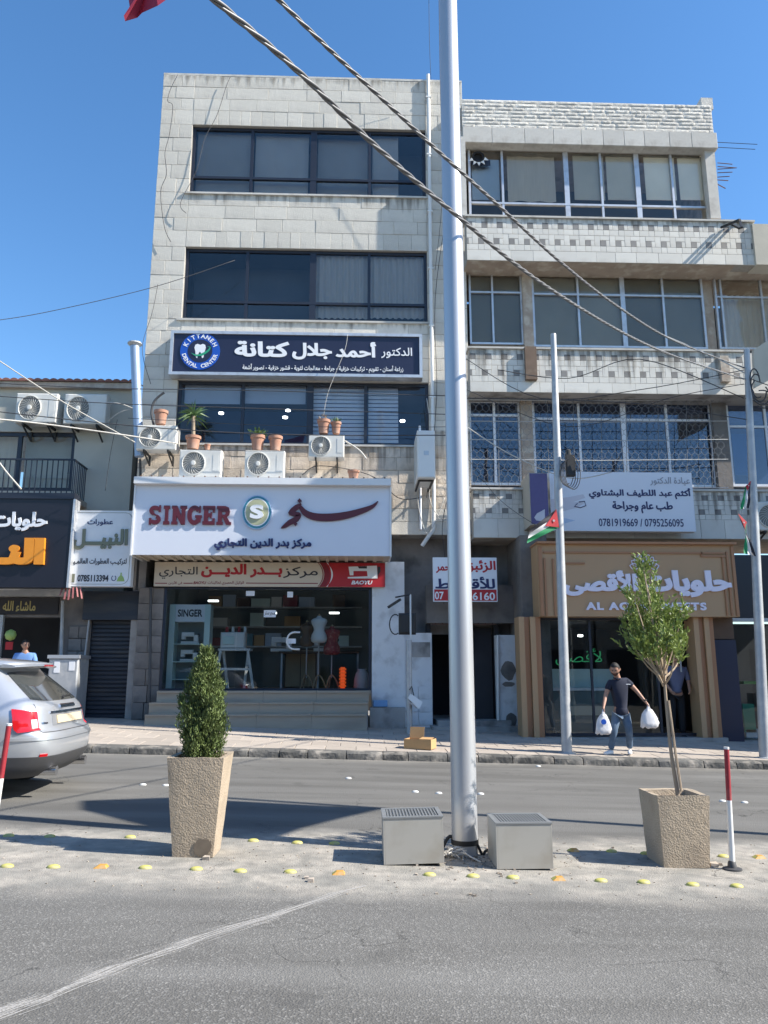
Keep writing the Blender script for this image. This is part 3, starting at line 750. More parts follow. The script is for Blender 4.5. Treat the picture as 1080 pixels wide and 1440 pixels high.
for (a, b, c, d) in ((402, 898, 416, 905), (371, 858, 388, 868), (346, 831, 358, 838), (404, 832, 412, 840)):
    r = rect(a, b, c, d, gy-.004); MB().box(r[0], r[1], gy-.008, gy-.002, r[2], r[3]).build('sticker', M['letter_w'], shop)
r = rect(372, 860, 387, 866, gy-.009); lettering('سنجر سنتر', (r[0], r[1], r[2], r[3]), gy-.009, M['letter_k'], shop, bold=.01, depth=.001)
# steps
stp = thing('shop_steps', 'three worn marble steps leading up to the sewing machine shop', 'steps', ((G[0]+G[1])/2, F-.9, sz(-3, 17.6)))
zb = [at(365, q, yy)[1] for q, yy in ((1016, 17.72), (1003, 17.78), (989, 18.08), (972.5, 18.4))]
z3 = fl-.005; z0g = sz(-3, 17.7)-.1
hgt = (z3 - (z0g+.12))/3
for k, (a, b) in enumerate(((204, 516), (209, 518), (219, 519))):
    yf = F-.95+.32*k; xa, xb = at(a, 1000, yf)[0], at(b, 1000, yf)[0]; top = z3-hgt*(2-k)
    n = 4; 
    for i in range(n):
        u0, u1 = xa+(xb-xa)*i/n, xa+(xb-xa)*(i+1)/n
        MB().box(u0+.004, u1-.004, yf-.03, yf+.36 if k < 2 else gy-.1, top-.04, top).build('tread', M['step'], stp)
        MB().box(u0+.002, u1-.002, yf, yf+.03, top-hgt-(.12 if k == 0 else 0), top-.042).build('riser', M['step'], stp)
    MB().box(xa+.02, xb-.02, yf+.031, gy-.12, z0g-.1, top-.045).build('core', M['plaster_g'], stp)

# ================================================================== TILED BUILDING (right of the pole)
FB, FW = 18.0, 18.75          # band fronts, window planes
RB = thing('tiled_building', 'block with white and grey tiled balcony bands and rough stone parapet behind the steel pole', 'building', (6, FB, 0))
rx0 = at(656, 330, FB)[0]
rx1 = at(1011, 260, 18.3)[0]; RXE = 13.0
ZR = lambda py, y=FB, px=850: at(px, py, y)[1]
# top storey: split rock parapet, smooth coping course, side pier
pt = ZR(144, 18.3, 830); pb = ZR(184, 18.3, 830); cb_ = ZR(206, 18.3, 830)
MB().box(rx0+.02, rx1, 18.33, 18.6, cb_+.01, pt-.03).build('wall', M['mortar'], RB)
rk = Pieces(RB, 'rock_face_stone', M['rock'], M['rock'])
nrow = 8
RKM = []
for v in range(10):     # ten rough stone faces
    mb = MB(); nx, nz = 6, 3; vs = []
    for j in range(nz+1):
        for i in range(nx+1):
            ed = i in (0, nx) or j in (0, nz)
            vs.append((i/nx, 0 if ed else -.35-.65*abs(noise.noise(Vector((i*.9+v*7, j*1.3, v)))), j/nz))
    for (a, c) in ((0, 0), (1, 0), (1, 1), (0, 1)): vs.append((a, 1, c))
    o = (nx+1)*(nz+1); cr = [0, nx, o-1, o-1-nx]
    fs = [(j*(nx+1)+i, j*(nx+1)+i+1, (j+1)*(nx+1)+i+1, (j+1)*(nx+1)+i) for j in range(nz) for i in range(nx)]
    fs += [tuple([o, o+1]+[i for i in range(nx, -1, -1)]), tuple([o+2, o+3]+[(nz)*(nx+1)+i for i in range(nx+1)]),
           tuple([o+3, o]+[j*(nx+1) for j in range(nz+1)]), tuple([o+1, o+2]+[j*(nx+1)+nx for j in range(nz, -1, -1)])]
    me = bpy.data.meshes.new('rock_face_stone'); me.from_pydata(vs, [], fs); me.materials.append(M['rock']); RKM.append(me)
for k in range(nrow):
    z0 = pb+(pt-pb)*k/nrow; z1 = pb+(pt-pb)*(k+1)/nrow; xx = rx0
    while xx < rx1-.01:
        L_ = min(rnd.uniform(.28, .6), rx1-xx)
        if rx1-xx-L_ < .12: L_ = rx1-xx
        o = link('rock_face_stone', rnd.choice(RKM), RB, (xx+.003, 18.30, z0+.003)); o.scale = (L_-.006, rnd.uniform(.016, .038), z1-z0-.004)
        xx += L_
cp = Pieces(RB, 'coping_block', M['cap'], M['cap'])
xx = rx0
while xx < rx1+.02:
    L_ = min(rnd.uniform(.5, .95), rx1+.05-xx); cp.put(xx+.003, xx+L_-.003, cb_+.004, pb-.004, 18.24, .3, .01); xx += L_+.0001
q = rect(984, 141, 1000, 152, 18.5); MB().box(q[0], q[1], 18.4, 18.7, q[2]-.1, q[3]).build('corner_stub', M['rock'], RB)
q = rect(994, 206, 1010, 308, 18.4); MB().box(q[0], rx1, 18.36, 18.9, q[2], cb_+.01).build('corner_pier', M['cap'], RB)
MB().box(rx1-.3, rx1, 18.9, 27, ZR(312, 18.4), pt-.05).box(rx0+.02, rx1-.3, 18.6, 27, cb_-.02, cb_+.1).build('outer_wall', M['plaster_g'], RB)
def rwin(x0, y0, x1, y1, yp, vs, wide, low, fm, gm, fw=.045):
    b = rect(x0, y0, x1, y1, yp); ym = (y0+y1)/2
    v = [at(p, ym, yp)[0] for p in vs]; wd = [at(p, ym, yp)[0] for p in wide]
    return window(RB, b, yp, v+wd, [at((x0+x1)/2, q, yp)[1] for q in low], fm, gm, fw=fw, wide=wd)
rwin(659, 205, 995, 309, 18.55, (707, 846, 946), (797, 897), (288,), M['frame_al'], M['glass_gr'], .06)
for a, c, m in ((712, 778, 'curtain'), (803, 845, 'blindw'), (849, 893, 'blindw'), (902, 944, 'blindw'), (949, 990, 'blindw'), (662, 700, 'lblue')):
    b = rect(a, 208 if m != 'lblue' else 232, c, 288, 18.9)
    if m == 'curtain': curtain(b[0], b[1], b[2], b[3], 18.75, M['curtain'], RB, .03, .5)
    else: MB().box(b[0], b[1], 18.67, 18.69, b[2], b[3]).build('pane_backing', M['greyblind'] if m == 'blindw' else M[m], RB)
# extractor fan with paper sun shape in the first pane
q = P3(672, 222, 18.50); MB().lathe(q, [(.17, -.03), (.17, .05), (.12, .05), (.11, -.02)], 16, axis='y').build('extractor_fan', M['blackc'], RB)
b = rect(663, 228, 697, 233, 18.52); MB().box(b[0], b[1]-.15, 18.50, 18.52, b[2], b[3]+.05).build('black_board', M['frame_dk'], RB)
mb = MB()
for k in range(5):
    a = R_(-150+32*k); c, s = math.cos(a), math.sin(a)
    mb.prism([(q.x+c*.18-s*.05, q.z+s*.18+c*.05), (q.x+c*.18+s*.05, q.z+s*.18-c*.05), (q.x+c*.30, q.z+s*.30)], 18.43, 18.44)
tag(mb.build('paper_rays', M['white_p'], RB), kind='stuff')
MB().box(rx0+.02, rx1, 20.3, 20.35, ZR(312, 18.5), cb_).build('room_wall', M['room'], RB)
MB().box(rx0+.02, RXE, 20.3, 20.35, ZR(700, 18.5), ZR(372)).build('room_wall', M['room'], RB)

MB().box(rx0-.09, rx0+.03, 18.02, 18.6, ZR(309, FB)+.06, cb_-.002).build('end_pier', M['cap'], RB)
# three tiled bands
tw = Pieces(RB, 'white_tile', M['tile'], M['tile_j'], jname='white_tile_field'); tg = Pieces(RB, 'grey_tile', M['tile_g'], M['tile_g'], jname='grey_tile_field')
def band(y0l, y1l, xe_px, rows_frac, plain, fb, lowm):
    zt, zb = ZR(y0l, fb), ZR(y1l, fb); xe = RXE if xe_px is None else at(xe_px, y0l, fb)[0]
    MB().box(rx0, xe, fb+.012, fb+.35, zb, zt).build('band_core', M['mortar'], RB)
    MB().box(rx0-.04, xe, fb-.05, fb+.4, zt+.001, zt+.05).build('band_coping', M['cap'], RB)
    zc = zb+(zt-zb)*plain; rh = (zt-zc)/2; U = .40; g = .006
    xx = rx0
    while xx < xe-.02:                      # plain lower course
        L_ = min(rnd.uniform(.5, .62), xe-xx); tw.put(xx+g/2, xx+L_-g/2, zb+g/2, zc-g/2, fb+rnd.uniform(-.002, .002), .02, .003); xx += L_
    for r_ in range(2):
        z1 = zt-rh*r_; z0 = z1-rh; xx = rx0-.1*(r_ % 2)
        while xx < xe-.02:
            def T(p, a0, a1, c0, c1):
                a0, a1 = max(xx+U*a0, rx0), min(xx+U*a1, xe)
                p.put(a0+g/2, a1-g/2, z0+rh*c0+g/2, z0+rh*c1-g/2, fb+rnd.uniform(-.002, .002), .02, .003)
            T(tg, 0, .38, .36, .72); T(tw, 0, .62, .72, 1); T(tw, .62, 1, .36, 1); T(tw, .38, 1, 0, .36) ; T(tw, 0, .38, 0, .36); T(tw, .38, .62, .36, .72)
            xx += U
    return zt, zb
z1t, z1b = band(309, 369, 1060, 2, .24, FB, None)
z2t, z2b = band(493, 553, 1048, 2, .24, FB, None)
z3t, z3b = band(690, 757, None, 2, .40, FB, None)
tw.done(); tg.done()
stain(rx0, at(1060, 340, FB)[0], z1t-.35, z1t-.01, FB-.007, RB); stain(rx0, at(1048, 520, FB)[0], z2b, z2t-.01, FB-.007, RB); stain(rx0, RXE, z3b, z3t-.01, FB-.007, RB)
for zb, m in ((z1b, 'soffit'), (z2b, 'plaster_g'), (z3b, 'soffit')):
    MB().box(rx0, RXE, FB+.36, 20.3, zb+.001, zb+.12).box(rx0+.02, at(1048, 500, FB)[0], FB+.02, FB+.355, zb-.004, zb-.001).build('soffit', M[m], RB)
# right end: pale wall panel beyond the bands
q = rect(1060, 316, 1110, 373, FB-.05); MB().box(q[0], RXE, FB-.08, FB+.4, q[2], q[3]).build('end_panel', M['plaster'], RB)
q = rect(1048, 497, 1110, 553, FB+.1); Pieces(RB, 'x', M['tile'], M['tile'])
MB().box(q[0]+.05, RXE, FB+.1, FB+.4, q[2], q[3]).build('end_panel', M['tile'], RB)
for x0, y0, x1, y1 in ((739, 487, 755, 533), (1014, 500, 1026, 536)):
    q = rect(x0, y0, x1, y1, FB-.12); MB().box(q[0], q[1], FB-.12, FB+.02, q[2], q[3]).build('pillar_stub', M['old_wood' if x0 < 800 else 'soffit'], RB)
# storey with grey glass
AL = M['frame_al']
rwin(660, 383, 735, 484, FW, (693,), (), (411,), AL, M['glass_gr'], .05)
rwin(749, 383, 991, 489, FW, (814, 934), (877,), (415,), AL, M['glass_gr'], .055)
rwin(1008, 390, 1100, 491, FW, (1017, 1074), (), (418,), AL, M['glass_gr'], .05)
q = rect(736, 380, 748, 490, FW-.05); MB().box(q[0]-.01, q[1]+.01, FW-.1, FW+.4, q[2], q[3]).build('pillar', M['soffit'], RB)
q = rect(992, 380, 1007, 490, FW-.05); MB().box(q[0]-.01, q[1]+.01, FW+.1, FW+.6, q[2], q[3]).build('pillar', M['soffit'], RB)
for a, c in ((662, 733), (752, 812), (816, 875), (880, 932), (936, 989)):
    b = rect(a, 385, c, 490, FW+.1); MB().box(b[0], b[1], FW+.11, FW+.13, b[2], b[3]).build('pane_backing', M['darkblind'], RB)
b = rect(1020, 415, 1100, 490, FW+.2); curtain(b[0], b[1], b[2], b[3], FW+.25, M['curtain'], RB)
# storey with blue glass behind a grille
WF = M['frame_w']
rwin(660, 563, 733, 682, FW, (696,), (), (584,), WF, M['glass_bl'], .06)
rwin(750, 563, 1004, 684, FW, (816, 940), (879,), (590,), WF, M['glass_bl'], .06)
rwin(1025, 563, 1110, 684, FW, (1080,), (), (600,), WF, M['glass_bl'], .06)
q = rect(734, 560, 749, 690, FW-.1); MB().box(q[0]-.01, q[1]+.01, FW-.15, FW+.4, q[2], q[3]).build('pillar', M['soffit'], RB)
q = rect(1005, 560, 1024, 690, FW-.1); MB().box(q[0]-.01, q[1]+.01, FW-.15, FW+.4, q[2], q[3]).build('pillar', M['dark_stone'], RB)
b = rect(1032, 610, 1062, 668, FW+.3); MB().box(b[0], b[1], FW+.3, FW+.32, b[2], b[3]).build('notice_board', M['teal'], RB)
# chicken wire with a few horizontal rods
def wire_mesh(x0, x1, z0, z1, y, c, r, parent, sag=.02):
    mb = MB(); h = c*.9
    def seg(a, b2):
        (xa, za), (xb, zb) = a, b2
        if not (x0 <= min(xa, xb) and max(xa, xb) <= x1 and z0 <= min(za, zb) and max(za, zb) <= z1): return
        d = Vector((xb-xa, zb-za)); d.normalize(); nx, nz = -d.y*r, d.x*r
        ya = y+sag*noise.noise(Vector((xa, za, 1))); yb = y+sag*noise.noise(Vector((xb, zb, 1)))
        mb.add([(xa+nx, ya, za+nz), (xa-nx, ya, za-nz), (xb-nx, yb, zb-nz), (xb+nx, yb, zb+nz), (xa, ya+r, za), (xb, yb+r, zb)], [(0,1,2,3), (0,3,5,4), (1,4,5,2)])
    j = 0; z = z0
    while z < z1:
        o = c/2 if j % 2 else 0; x = x0+o
        while x < x1:
            jx = lambda s: noise.noise(Vector((x+s, z, 3)))*.012
            seg((x, z), (x, z+h*.5)); seg((x, z+h*.5), (x+c/2, z+h)); seg((x, z+h*.5), (x-c/2, z+h))
            x += c
        z += h; j += 1
    return mb
b = rect(656, 556, 1020, 690, FW-.35)
tag(wire_mesh(b[0], b[1], b[2]+.1, b[3], FW-.35, .17, .0045, RB).build('wire_mesh', M['cable'], RB), kind='stuff')
for q in (562, 592, 618, 646, 686):
    p0, p1 = P3(656, q, FW-.36), P3(1024, q, FW-.36); MB().tube([p0, (p0+p1)/2+Vector((0, 0, -.03)), p1], .011, 5).build('grille_rod', M['galv_o'], RB)
for q in (700, 770, 806, 845, 880, 925, 965, 1000):
    p0, p1 = P3(q, 560, FW-.34), P3(q+2, 688, FW-.34); MB().tube([p0, p1], .008, 4).build('grille_rod', M['cable'], RB)
# slab shelf behind the fascia, ground floor walls
MB().box(rx0-.1, RXE, FB+.3, 20.3, z3b+.13, z3b+.5).build('floor_slab', M['plaster_g'], RB)
# passage doorway between the two shops
FD = 18.6
PD = thing('passage_doorway', 'dark open passage doorway with paint-chipped white jambs behind the pole', 'doorway', (at(655, 1018, FD)[0], FD, sz(2, FD)))
r = rect(608, 876, 700, 1016, FD)
zz0 = sz(2, FD)-.2
lint = rect(600, 840, 728, 876, FD); 
MB().box(lint[0], lint[1], FD, FD+.3, lint[2], lint[3]+.3).build('lintel', M['dark_stone'], PD)
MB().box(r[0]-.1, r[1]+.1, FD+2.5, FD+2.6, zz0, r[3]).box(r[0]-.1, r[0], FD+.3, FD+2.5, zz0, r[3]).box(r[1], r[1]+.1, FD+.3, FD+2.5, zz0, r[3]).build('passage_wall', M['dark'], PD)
j = rect(700, 893, 727, 1030, FD-.02)
MB().box(j[0], j[1], FD-.02, FD+.3, zz0, j[3]).build('jamb', M['white_wall'], PD)
mb = MB().tube([P3(700, 893, FD-.05), P3(701, 1018, FD-.05)], .03, 8); mb.build('door_pipe', M['white_p'], PD)
for (x0, y0, x1, y1) in ((704, 928, 726, 958), (706, 958, 724, 966), (711, 1000, 727, 1026)):
    q = rect(x0, y0, x1, y1, FD-.03); mb = MB(); n = 12
    cx, cz = (q[0]+q[1])/2, (q[2]+q[3])/2
    mb.prism([(cx+(q[1]-q[0])/2*math.cos(k*math.pi/6)*(.75+.3*rnd.random()), cz+(q[3]-q[2])/2*math.sin(k*math.pi/6)*(.75+.3*rnd.random())) for k in range(n)], FD-.032, FD-.01)
    mb.build('chipped_patch', M['dark_stone'], PD)
mb = MB(); 
for k in range(9):
    xx = r[0]+(r[1]-r[0])*(k+.5)/9; mb.box(xx-.012, xx+.012, FD+.02, FD+.04, r[3]-.02, r[3]+.16)
tag(mb.box(r[0], r[1], FD+.015, FD+.045, r[3]-.04, r[3]-.015).build('fanlight_grille', M['rust'], PD), kind='stuff')
for xa, xb, t in ((r[0]-.05, r[1]+.45, .0), (r[0]+.1, r[1]+.25, .12)):
    MB().box(xa, xb, FD-.45+t*2, FD+2.4, zz0-.3, sz(2, FD)+.06+t).build('door_step', M['plaster_g'], PD)
MB().box(r[1]+.02-.7, r[1]-.04, FD+.5, FD+.54, zz0+.2, r[3]-.1).build('door_leaf', M['dark'], PD)

# ================================================================== LOW CREAM BUILDING (left edge)
FL = 19.6; FGR = 19.0
CB = thing('cream_building', 'low cream plastered building with a tiled eave and balcony at the left edge', 'building', (-9, FL, 0))
cx1 = at(188, 620, FL)[0]; cz1 = at(95, 548, FL)[1]; cz0 = at(95, 835, FL)[1]
wb = rect(-60, 607, 104, 690, FL); wb = (wb[0], at(104, 640, FL)[0], wb[2], wb[3])
wall_holes('wall', M['plaster'], CB, -16, cx1, cz0, cz1, FL, FL+.3, [wb])
MB().box(-16, cx1, FL+.3, FL+8, cz1-.2, cz1-.05).box(cx1-.25, cx1, FL+.3, FL+8, 0, cz1-.2).build('outer_wall', M['plaster_g'], CB)
mb = MB()
MB().box(-16, cx1, FL-.15, FL+.3, cz1, cz1+.16).build('eave_board', M['soffit'], CB)
xx = at(-20, 545, FL)[0]-3
while xx < cx1-.1:
    mb = MB(); pts = [(xx+.11+.11*math.cos(R_(180-k*30)), cz1+.16+.085*math.sin(R_(k*30))) for k in range(7)]
    n = 7; vs = [(px_, FL-.2, z_) for px_, z_ in pts]+[(px_, FL+.6, z_+.14) for px_, z_ in pts]
    mb.add(vs, [(i, i+1, i+8, i+7) for i in range(6)]+[tuple(range(6, -1, -1))]); mb.build('roof_tile', M['roof_t'], CB); xx += .205
window(CB, wb, FL+.06, [at(24, 645, FL)[0]], [], M['frame_dk'], M['glass_gr'], fw=.10)
b = wb; curtain(b[0], at(22, 645, FL)[0], b[2], b[3], FL+.4, M['curtain'], CB, .04, .3)
MB().box(at(24, 645, FL)[0], b[1], FL+.45, FL+.5, b[2], b[3]).build('room_wall', M['blind'], CB)
# balcony
bl = rect(-60, 643, 122, 700, FL-.9); bz = at(60, 696, FL-.9)[1]; btop = at(60, 645, FL-.9)[1]
bxr = at(104, 670, FL-.9)[0]
MB().box(-16, bxr+.05, FL-.95, FL, bz-.14, bz).build('balcony_slab', M['soffit'], CB)
rl = MB().box(-16, bxr, FL-.92, FL-.88, btop-.04, btop).box(bxr-.04, bxr, FL-.879, FL, btop-.04, btop).box(-16, bxr, FL-.91, FL-.89, bz+.10, bz+.13).build('railing', M['frame_dk'], CB)
xx = bxr-.02
while xx > -9.7: MB().box(xx-.011, xx+.011, FL-.911, FL-.889, bz, btop-.04).build('baluster', M['frame_dk'], rl); xx -= .13
for k in range(1, 8): MB().box(bxr-.031, bxr-.009, FL-.9+k*.12-.011, FL-.9+k*.12+.011, bz, btop-.04).build('baluster', M['frame_dk'], rl)
# ground floor wall with two openings
FLz = FGR
o1 = rect(-80, 868, 80, 1012, FGR); o1 = (-15, at(80, 930, FGR)[0], .3, at(60, 868, FGR)[1]); o2r = rect(122, 872, 190, 1012, FGR)
o2 = (o2r[0], o2r[1], .3, o2r[3])
FL0 = FL; FL = FGR
MB().box(-16, cx1, FGR, FL0-.002, cz0-.12, cz0).build('floor_slab', M['dark_stone'], CB)
wall_holes('lower_wall', M['dark_stone'], CB, -16, at(205, 930, FGR)[0], -.2, cz0-.121, FGR, FGR+.3, [o1, o2])
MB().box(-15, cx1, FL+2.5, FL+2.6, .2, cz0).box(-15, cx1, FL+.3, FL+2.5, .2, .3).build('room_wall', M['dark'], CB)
sh = MB().box(o2[0], o2[1], FL+.10, FL+.12, .2, o2[3]).build('roller_shutter', M['shutter'], CB)
nsl = 24; z_ = .32
for k in range(nsl):
    h = (o2[3]-.32)/nsl; MB().cbox(o2[0]+.02, o2[1]-.02, FL+.075, FL+.10, .32+h*k+.004, .32+h*(k+1)-.004, .018).build('slat', M['shutter'], sh)
r = rect(119, 832, 202, 872, FL-.05); MB().box(r[0], r[1], FL-.15, FL-.002, r[2], r[3]).build('shutter_box', M['shutter'], CB)
r = rect(-20, 826, 100, 838, FL-.3); MB().box(-15, r[1], FL-.35, FL-.003, r[2], r[3]).build('shop_lintel', M['galv_o'], CB)
r = rect(-20, 841, 82, 864, FL-.05); MB().box(-15, r[1], FL-.05, FL-.003, r[2], r[3]).build('name_board', M['dark'], CB)
r = rect(4, 845, 50, 860, FL-.06); lettering('ماشاء الله', r, FL-.052, M['letter_gold'], CB, bold=.02, depth=.01)
pr = Pieces(CB, 'pier_stone', M['dark_stone'], M['dark_stone'])
r = rect(92, 880, 120, 1008, FL-.05)
for k in range(7):
    z0 = r[2]+(r[3]-r[2])*k/7; z1 = r[2]+(r[3]-r[2])*(k+1)/7
    pr.put(r[0], (r[0]+r[1])/2-.005+.08*(k%2), z0+.005, z1-.005, FL-.06+rnd.uniform(0, .02), .07, .015); pr.put((r[0]+r[1])/2+.005+.08*(k%2), r[1], z0+.005, z1-.005, FL-.06+rnd.uniform(0, .02), .07, .015)
MB().tube([P3(126, 865, FL-.1), P3(119, 925, FL-.12), P3(113, 1005, FL-.12)], .02, 6).build('pipe', M['galv_o'], CB)
MB().tube([P3(88, 845, FL-.1), P3(85, 950, FL-.1)], .04, 6).build('pipe', M['galv_o'], CB)

# ================================================================== SIGNS
# --- white sewing machine sign
YS = 17.6
s_ = rect(189, 674, 548, 781, YS)
SG = thing('shop_sign', 'long white sign box reading SINGER in maroon raised letters with a round S badge', 'sign', ((s_[0]+s_[1])/2, YS, s_[2]))
zt = s_[3]; zb = s_[2]
MB().box(s_[0], s_[1], YS, YS+.06, zb, zt-.16).build('face', M['sign_w'], SG)
MB().box(s_[0]-.02, s_[1]+.02, YS-.17, F-.06, zt-.159, zt).build('top_flashing', M['sign_w2'], SG)
MB().box(s_[1]+.001, s_[1]+.04, YS-.03, F-.06, zb-.02, zt-.161).build('side_cheek', M['sign_w2'], SG)
MB().box(s_[0]-.04, s_[0]-.001, YS-.03, F-.06, zb-.02, zt-.161).build('side_cheek', M['sign_w2'], SG)
mb = MB(); n = 26
sof = Pieces(SG, 'soffit_rib', M['cream'], M['cream'])
MB().box(s_[0], s_[1], YS+.061, F+.05, zb+.03, zb+.05).build('soffit', M['cream'], SG)
for k in range(n):
    xx = s_[0]+.1+(s_[1]-s_[0]-.2)*k/(n-1); MB().box(xx-.035, xx+.035, YS+.062, F+.04, zb-.005, zb+.029).build('soffit_rib', M['cream'], SG)
for k in range(24):
    xx = s_[0]+.12+(s_[1]-s_[0]-.24)*k/23; MB().lathe((xx, YS-.13, zt), [(.018, 0), (.018, .03), (.008, .04)], 6).build('bolt', M['rust'], SG)
# slab-serif maroon letters
def slab(word, r, y, m, parent, dep=.06):
    """hand-cut slab serif capitals; unit cell 1 wide x 1 high"""
    S1 = []
    def box(a, b, c, d): return [(a, c), (b, c), (b, d), (a, d)]
    G = {
     'I': [box(.12,.88,0,.17), box(.12,.88,.83,1), box(.30,.70,.17,.83)],
     'N': [box(0,.42,0,.16), box(.07,.34,.16,.84), [(0,1),(.0,.84),(.07,.84),(.68,0),(.94,0),(.36,1)], box(.68,.94,0,.84), box(.58,1.04,.84,1)],
     'E': [box(0,.95,0,.19), box(0,.95,.81,1), box(.09,.42,.19,.81), box(.42,.68,.42,.60), box(.76,.95,.19,.34), box(.76,.95,.66,.81), box(.60,.70,.34,.68)],
     'R': [box(0,.46,0,.16), box(.09,.38,.16,.84), box(0,.62,.84,1), [(.38,.84),(.38,.70),(.58,.70),(.66,.62),(.60,.54),(.38,.54),(.38,.40),(.66,.40),(.90,.52),(.95,.70),(.86,.92),(.62,1),(.62,.84)],
           [(.44,.40),(.70,.0),(1.06,0),(1.06,.14),(.96,.16),(.74,.42)]],
    }
    W = {'I': .62, 'S': 1.0, 'G': 1.12, 'N': 1.12, 'E': 1.0, 'R': 1.08}; gap = .09
    tot = sum(W[c] for c in word)+gap*(len(word)-1); sx = (r[1]-r[0])/tot; H = r[3]-r[2]; x = r[0]
    def arc(cx, cy, rx, ry, a0, a1, t, n=10):
        o = [(cx+rx*math.cos(R_(a0+(a1-a0)*k/n)), cy+ry*math.sin(R_(a0+(a1-a0)*k/n))) for k in range(n+1)]
        i = [(cx+(rx-t)*math.cos(R_(a0+(a1-a0)*k/n)), cy+(ry-t*.8)*math.sin(R_(a0+(a1-a0)*k/n))) for k in range(n+1)]
        return o, i
    for ch in word:
        mb = MB(); cw = sx*W[ch]
        tr = lambda p: (x+p[0]*cw, r[2]+p[1]*H)
        def strip(o, i):
            for k in range(len(o)-1): mb.prism([tr(o[k]), tr(o[k+1]), tr(i[k+1]), tr(i[k])], y-dep, y)
        if ch in G:
            for q, pl in enumerate(G[ch]): mb.prism([tr(p) for p in pl], y-dep-.0006*q, y)
        elif ch == 'S':
            strip(*arc(.49, .73, .45, .27, 20, 250, .28)); strip(*arc(.51, .27, .45, .27, -160, 70, .28))
            mb.prism([tr(p) for p in ((.76,.66),(.93,.66),(.93,1.02),(.80,1.02))], y-dep-.001, y); mb.prism([tr(p) for p in ((.24,.34),(.06,.34),(.06,-.02),(.19,-.02))], y-dep-.001, y)
            mb.prism([tr(p) for p in ((.20,.62),(.40,.50),(.80,.36),(.62,.52),(.36,.62))], y-dep-.0015, y)
        elif ch == 'G':
            strip(*arc(.50, .50, .50, .52, 38, 335, .30, 18))
            mb.prism([tr(p) for p in ((.56,.36),(1.02,.36),(1.02,.50),(.56,.50))], y-dep-.001, y); mb.prism([tr(p) for p in ((.70,.06),(.95,.14),(.95,.37),(.70,.37))], y-dep-.0015, y)
            mb.prism([tr(p) for p in ((.80,.64),(.93,.64),(.93,1.0),(.82,1.0))], y-dep-.002, y)
        mb.build('letter', m, parent); x += cw+gap*sx
slab('SINGER', rect(208.5, 711, 324, 737.5, YS-.05), YS-.003, M['letter_m'], SG, .04)
# round badge
q = P3(361.5, 720.5, YS-.03); rx_, rz_ = (P3(382.5, 720, YS-.03).x-q.x), P3(361, 696.5, YS-.03).z-q.z
def disc(c, rx, rz, y0, y1, n=28): return [(c.x+rx*math.cos(2*math.pi*k/n), c.z+rz*math.sin(2*math.pi*k/n)) for k in range(n)], y0, y1
MB().prism(*disc(q, rx_, rz_, YS-.05, YS-.001)).build('badge_rim', M['lblue'], SG)
MB().prism(*disc(q, rx_*.94, rz_*.94, YS-.056, YS-.0505)).build('badge_ring', M['teal'], SG)
MB().prism(*disc(q, rx_*.82, rz_*.82, YS-.062, YS-.0565)).build('badge_border', M['letter_w'], SG)
MB().prism(*disc(q, rx_*.76, rz_*.76, YS-.066, YS-.0625)).build('badge_disc', mat('straw_disc', (.42, .42, .26), .4, var=.25, scale=3), SG)
lettering('S', (q.x-rx_*.46, q.x+rx_*.46, q.z-rz_*.40, q.z+rz_*.42), YS-.067, M['letter_w'], SG, 'badge_letter', bold=.05, depth=.03, arabic=False)
# sweeping calligraphy
def A(px, py, w): 
    x_, z_ = at(px, py, YS); return (x_, z_, w)
m = M['letter_m']
brush(smooth_pts([A(531.5, 705.5, .012), A(523, 713, .045), A(505, 720, .07), A(484, 725.5, .085), A(462, 728, .09), A(443, 727, .085), A(430, 722, .07), A(423, 714, .045), A(421, 710, .02)]), YS-.003, .04, m, SG, 'calligraphy_stroke')
brush(smooth_pts([A(424, 709, .015), A(418, 713, .055), A(411, 719, .06), A(406.5, 723, .03)]), YS-.003, .042, m, SG, 'calligraphy_stroke')
brush(smooth_pts([A(406.5, 723, .02), A(413, 723.5, .05), A(420, 724, .055), A(417, 730, .065), A(408, 735, .06), A(401, 740, .045), A(395.5, 743, .01)]), YS-.003, .044, m, SG, 'calligraphy_stroke')
for px, py in ((421.5, 704.8), (415.5, 736.8)):
    c = P3(px, py, YS); MB().prism([(c.x-.05, c.z), (c.x, c.z-.055), (c.x+.05, c.z), (c.x, c.z+.055)], YS-.073, YS-.003).build('calligraphy_dot', m, SG)
lettering('مركز بدر الدين التجاري', rect(301, 757, 438, 774, YS-.03), YS-.003, M['letter_n'], SG, bold=.04, depth=.03)

# --- cream and red banner below
YB = F-.04
b = rect(217, 791, 541.5, 825, YB)
BN = thing('shop_banner', 'cream banner with a red end showing a white sewing machine above the shop glass', 'banner', ((b[0]+b[1])/2, YB, b[2]))
MB().box(b[0], b[1], YB, YB+.06, b[2], b[3]).build('panel', M['cream'], BN)
xr = at(449, 808, YB)[0]; H = b[3]-b[2]
def arcx(t, bulge): return bulge*(1-(2*t-1)**2)
def crescent(x0, x1, bl0, bl1, y, m, name):
    n = 10; L = [(x0+arcx(k/n, bl0), b[2]+H*k/n) for k in range(n+1)]; Rr = [(x1+arcx(k/n, bl1), b[2]+H*k/n) for k in range(n+1)]
    MB().prism(L+Rr[::-1], y-.002, y).build(name, m, BN) if False else None
    mb = MB(); vs = [(p, y, z) for p, z in L]+[(p, y, z) for p, z in Rr]; mb.add(vs, [(k, k+n+1, k+n+2, k+1) for k in range(n)]); return mb.build(name, m, BN)
crescent(xr, b[1], .12, 0, YB-.004, M['red'], 'red_field'); crescent(xr, xr+.14, .12, .12, YB-.008, M['redk'], 'dark_crescent'); crescent(xr+.17, xr+.20, .16, .09, YB-.008, M['letter_w'], 'white_crescent')
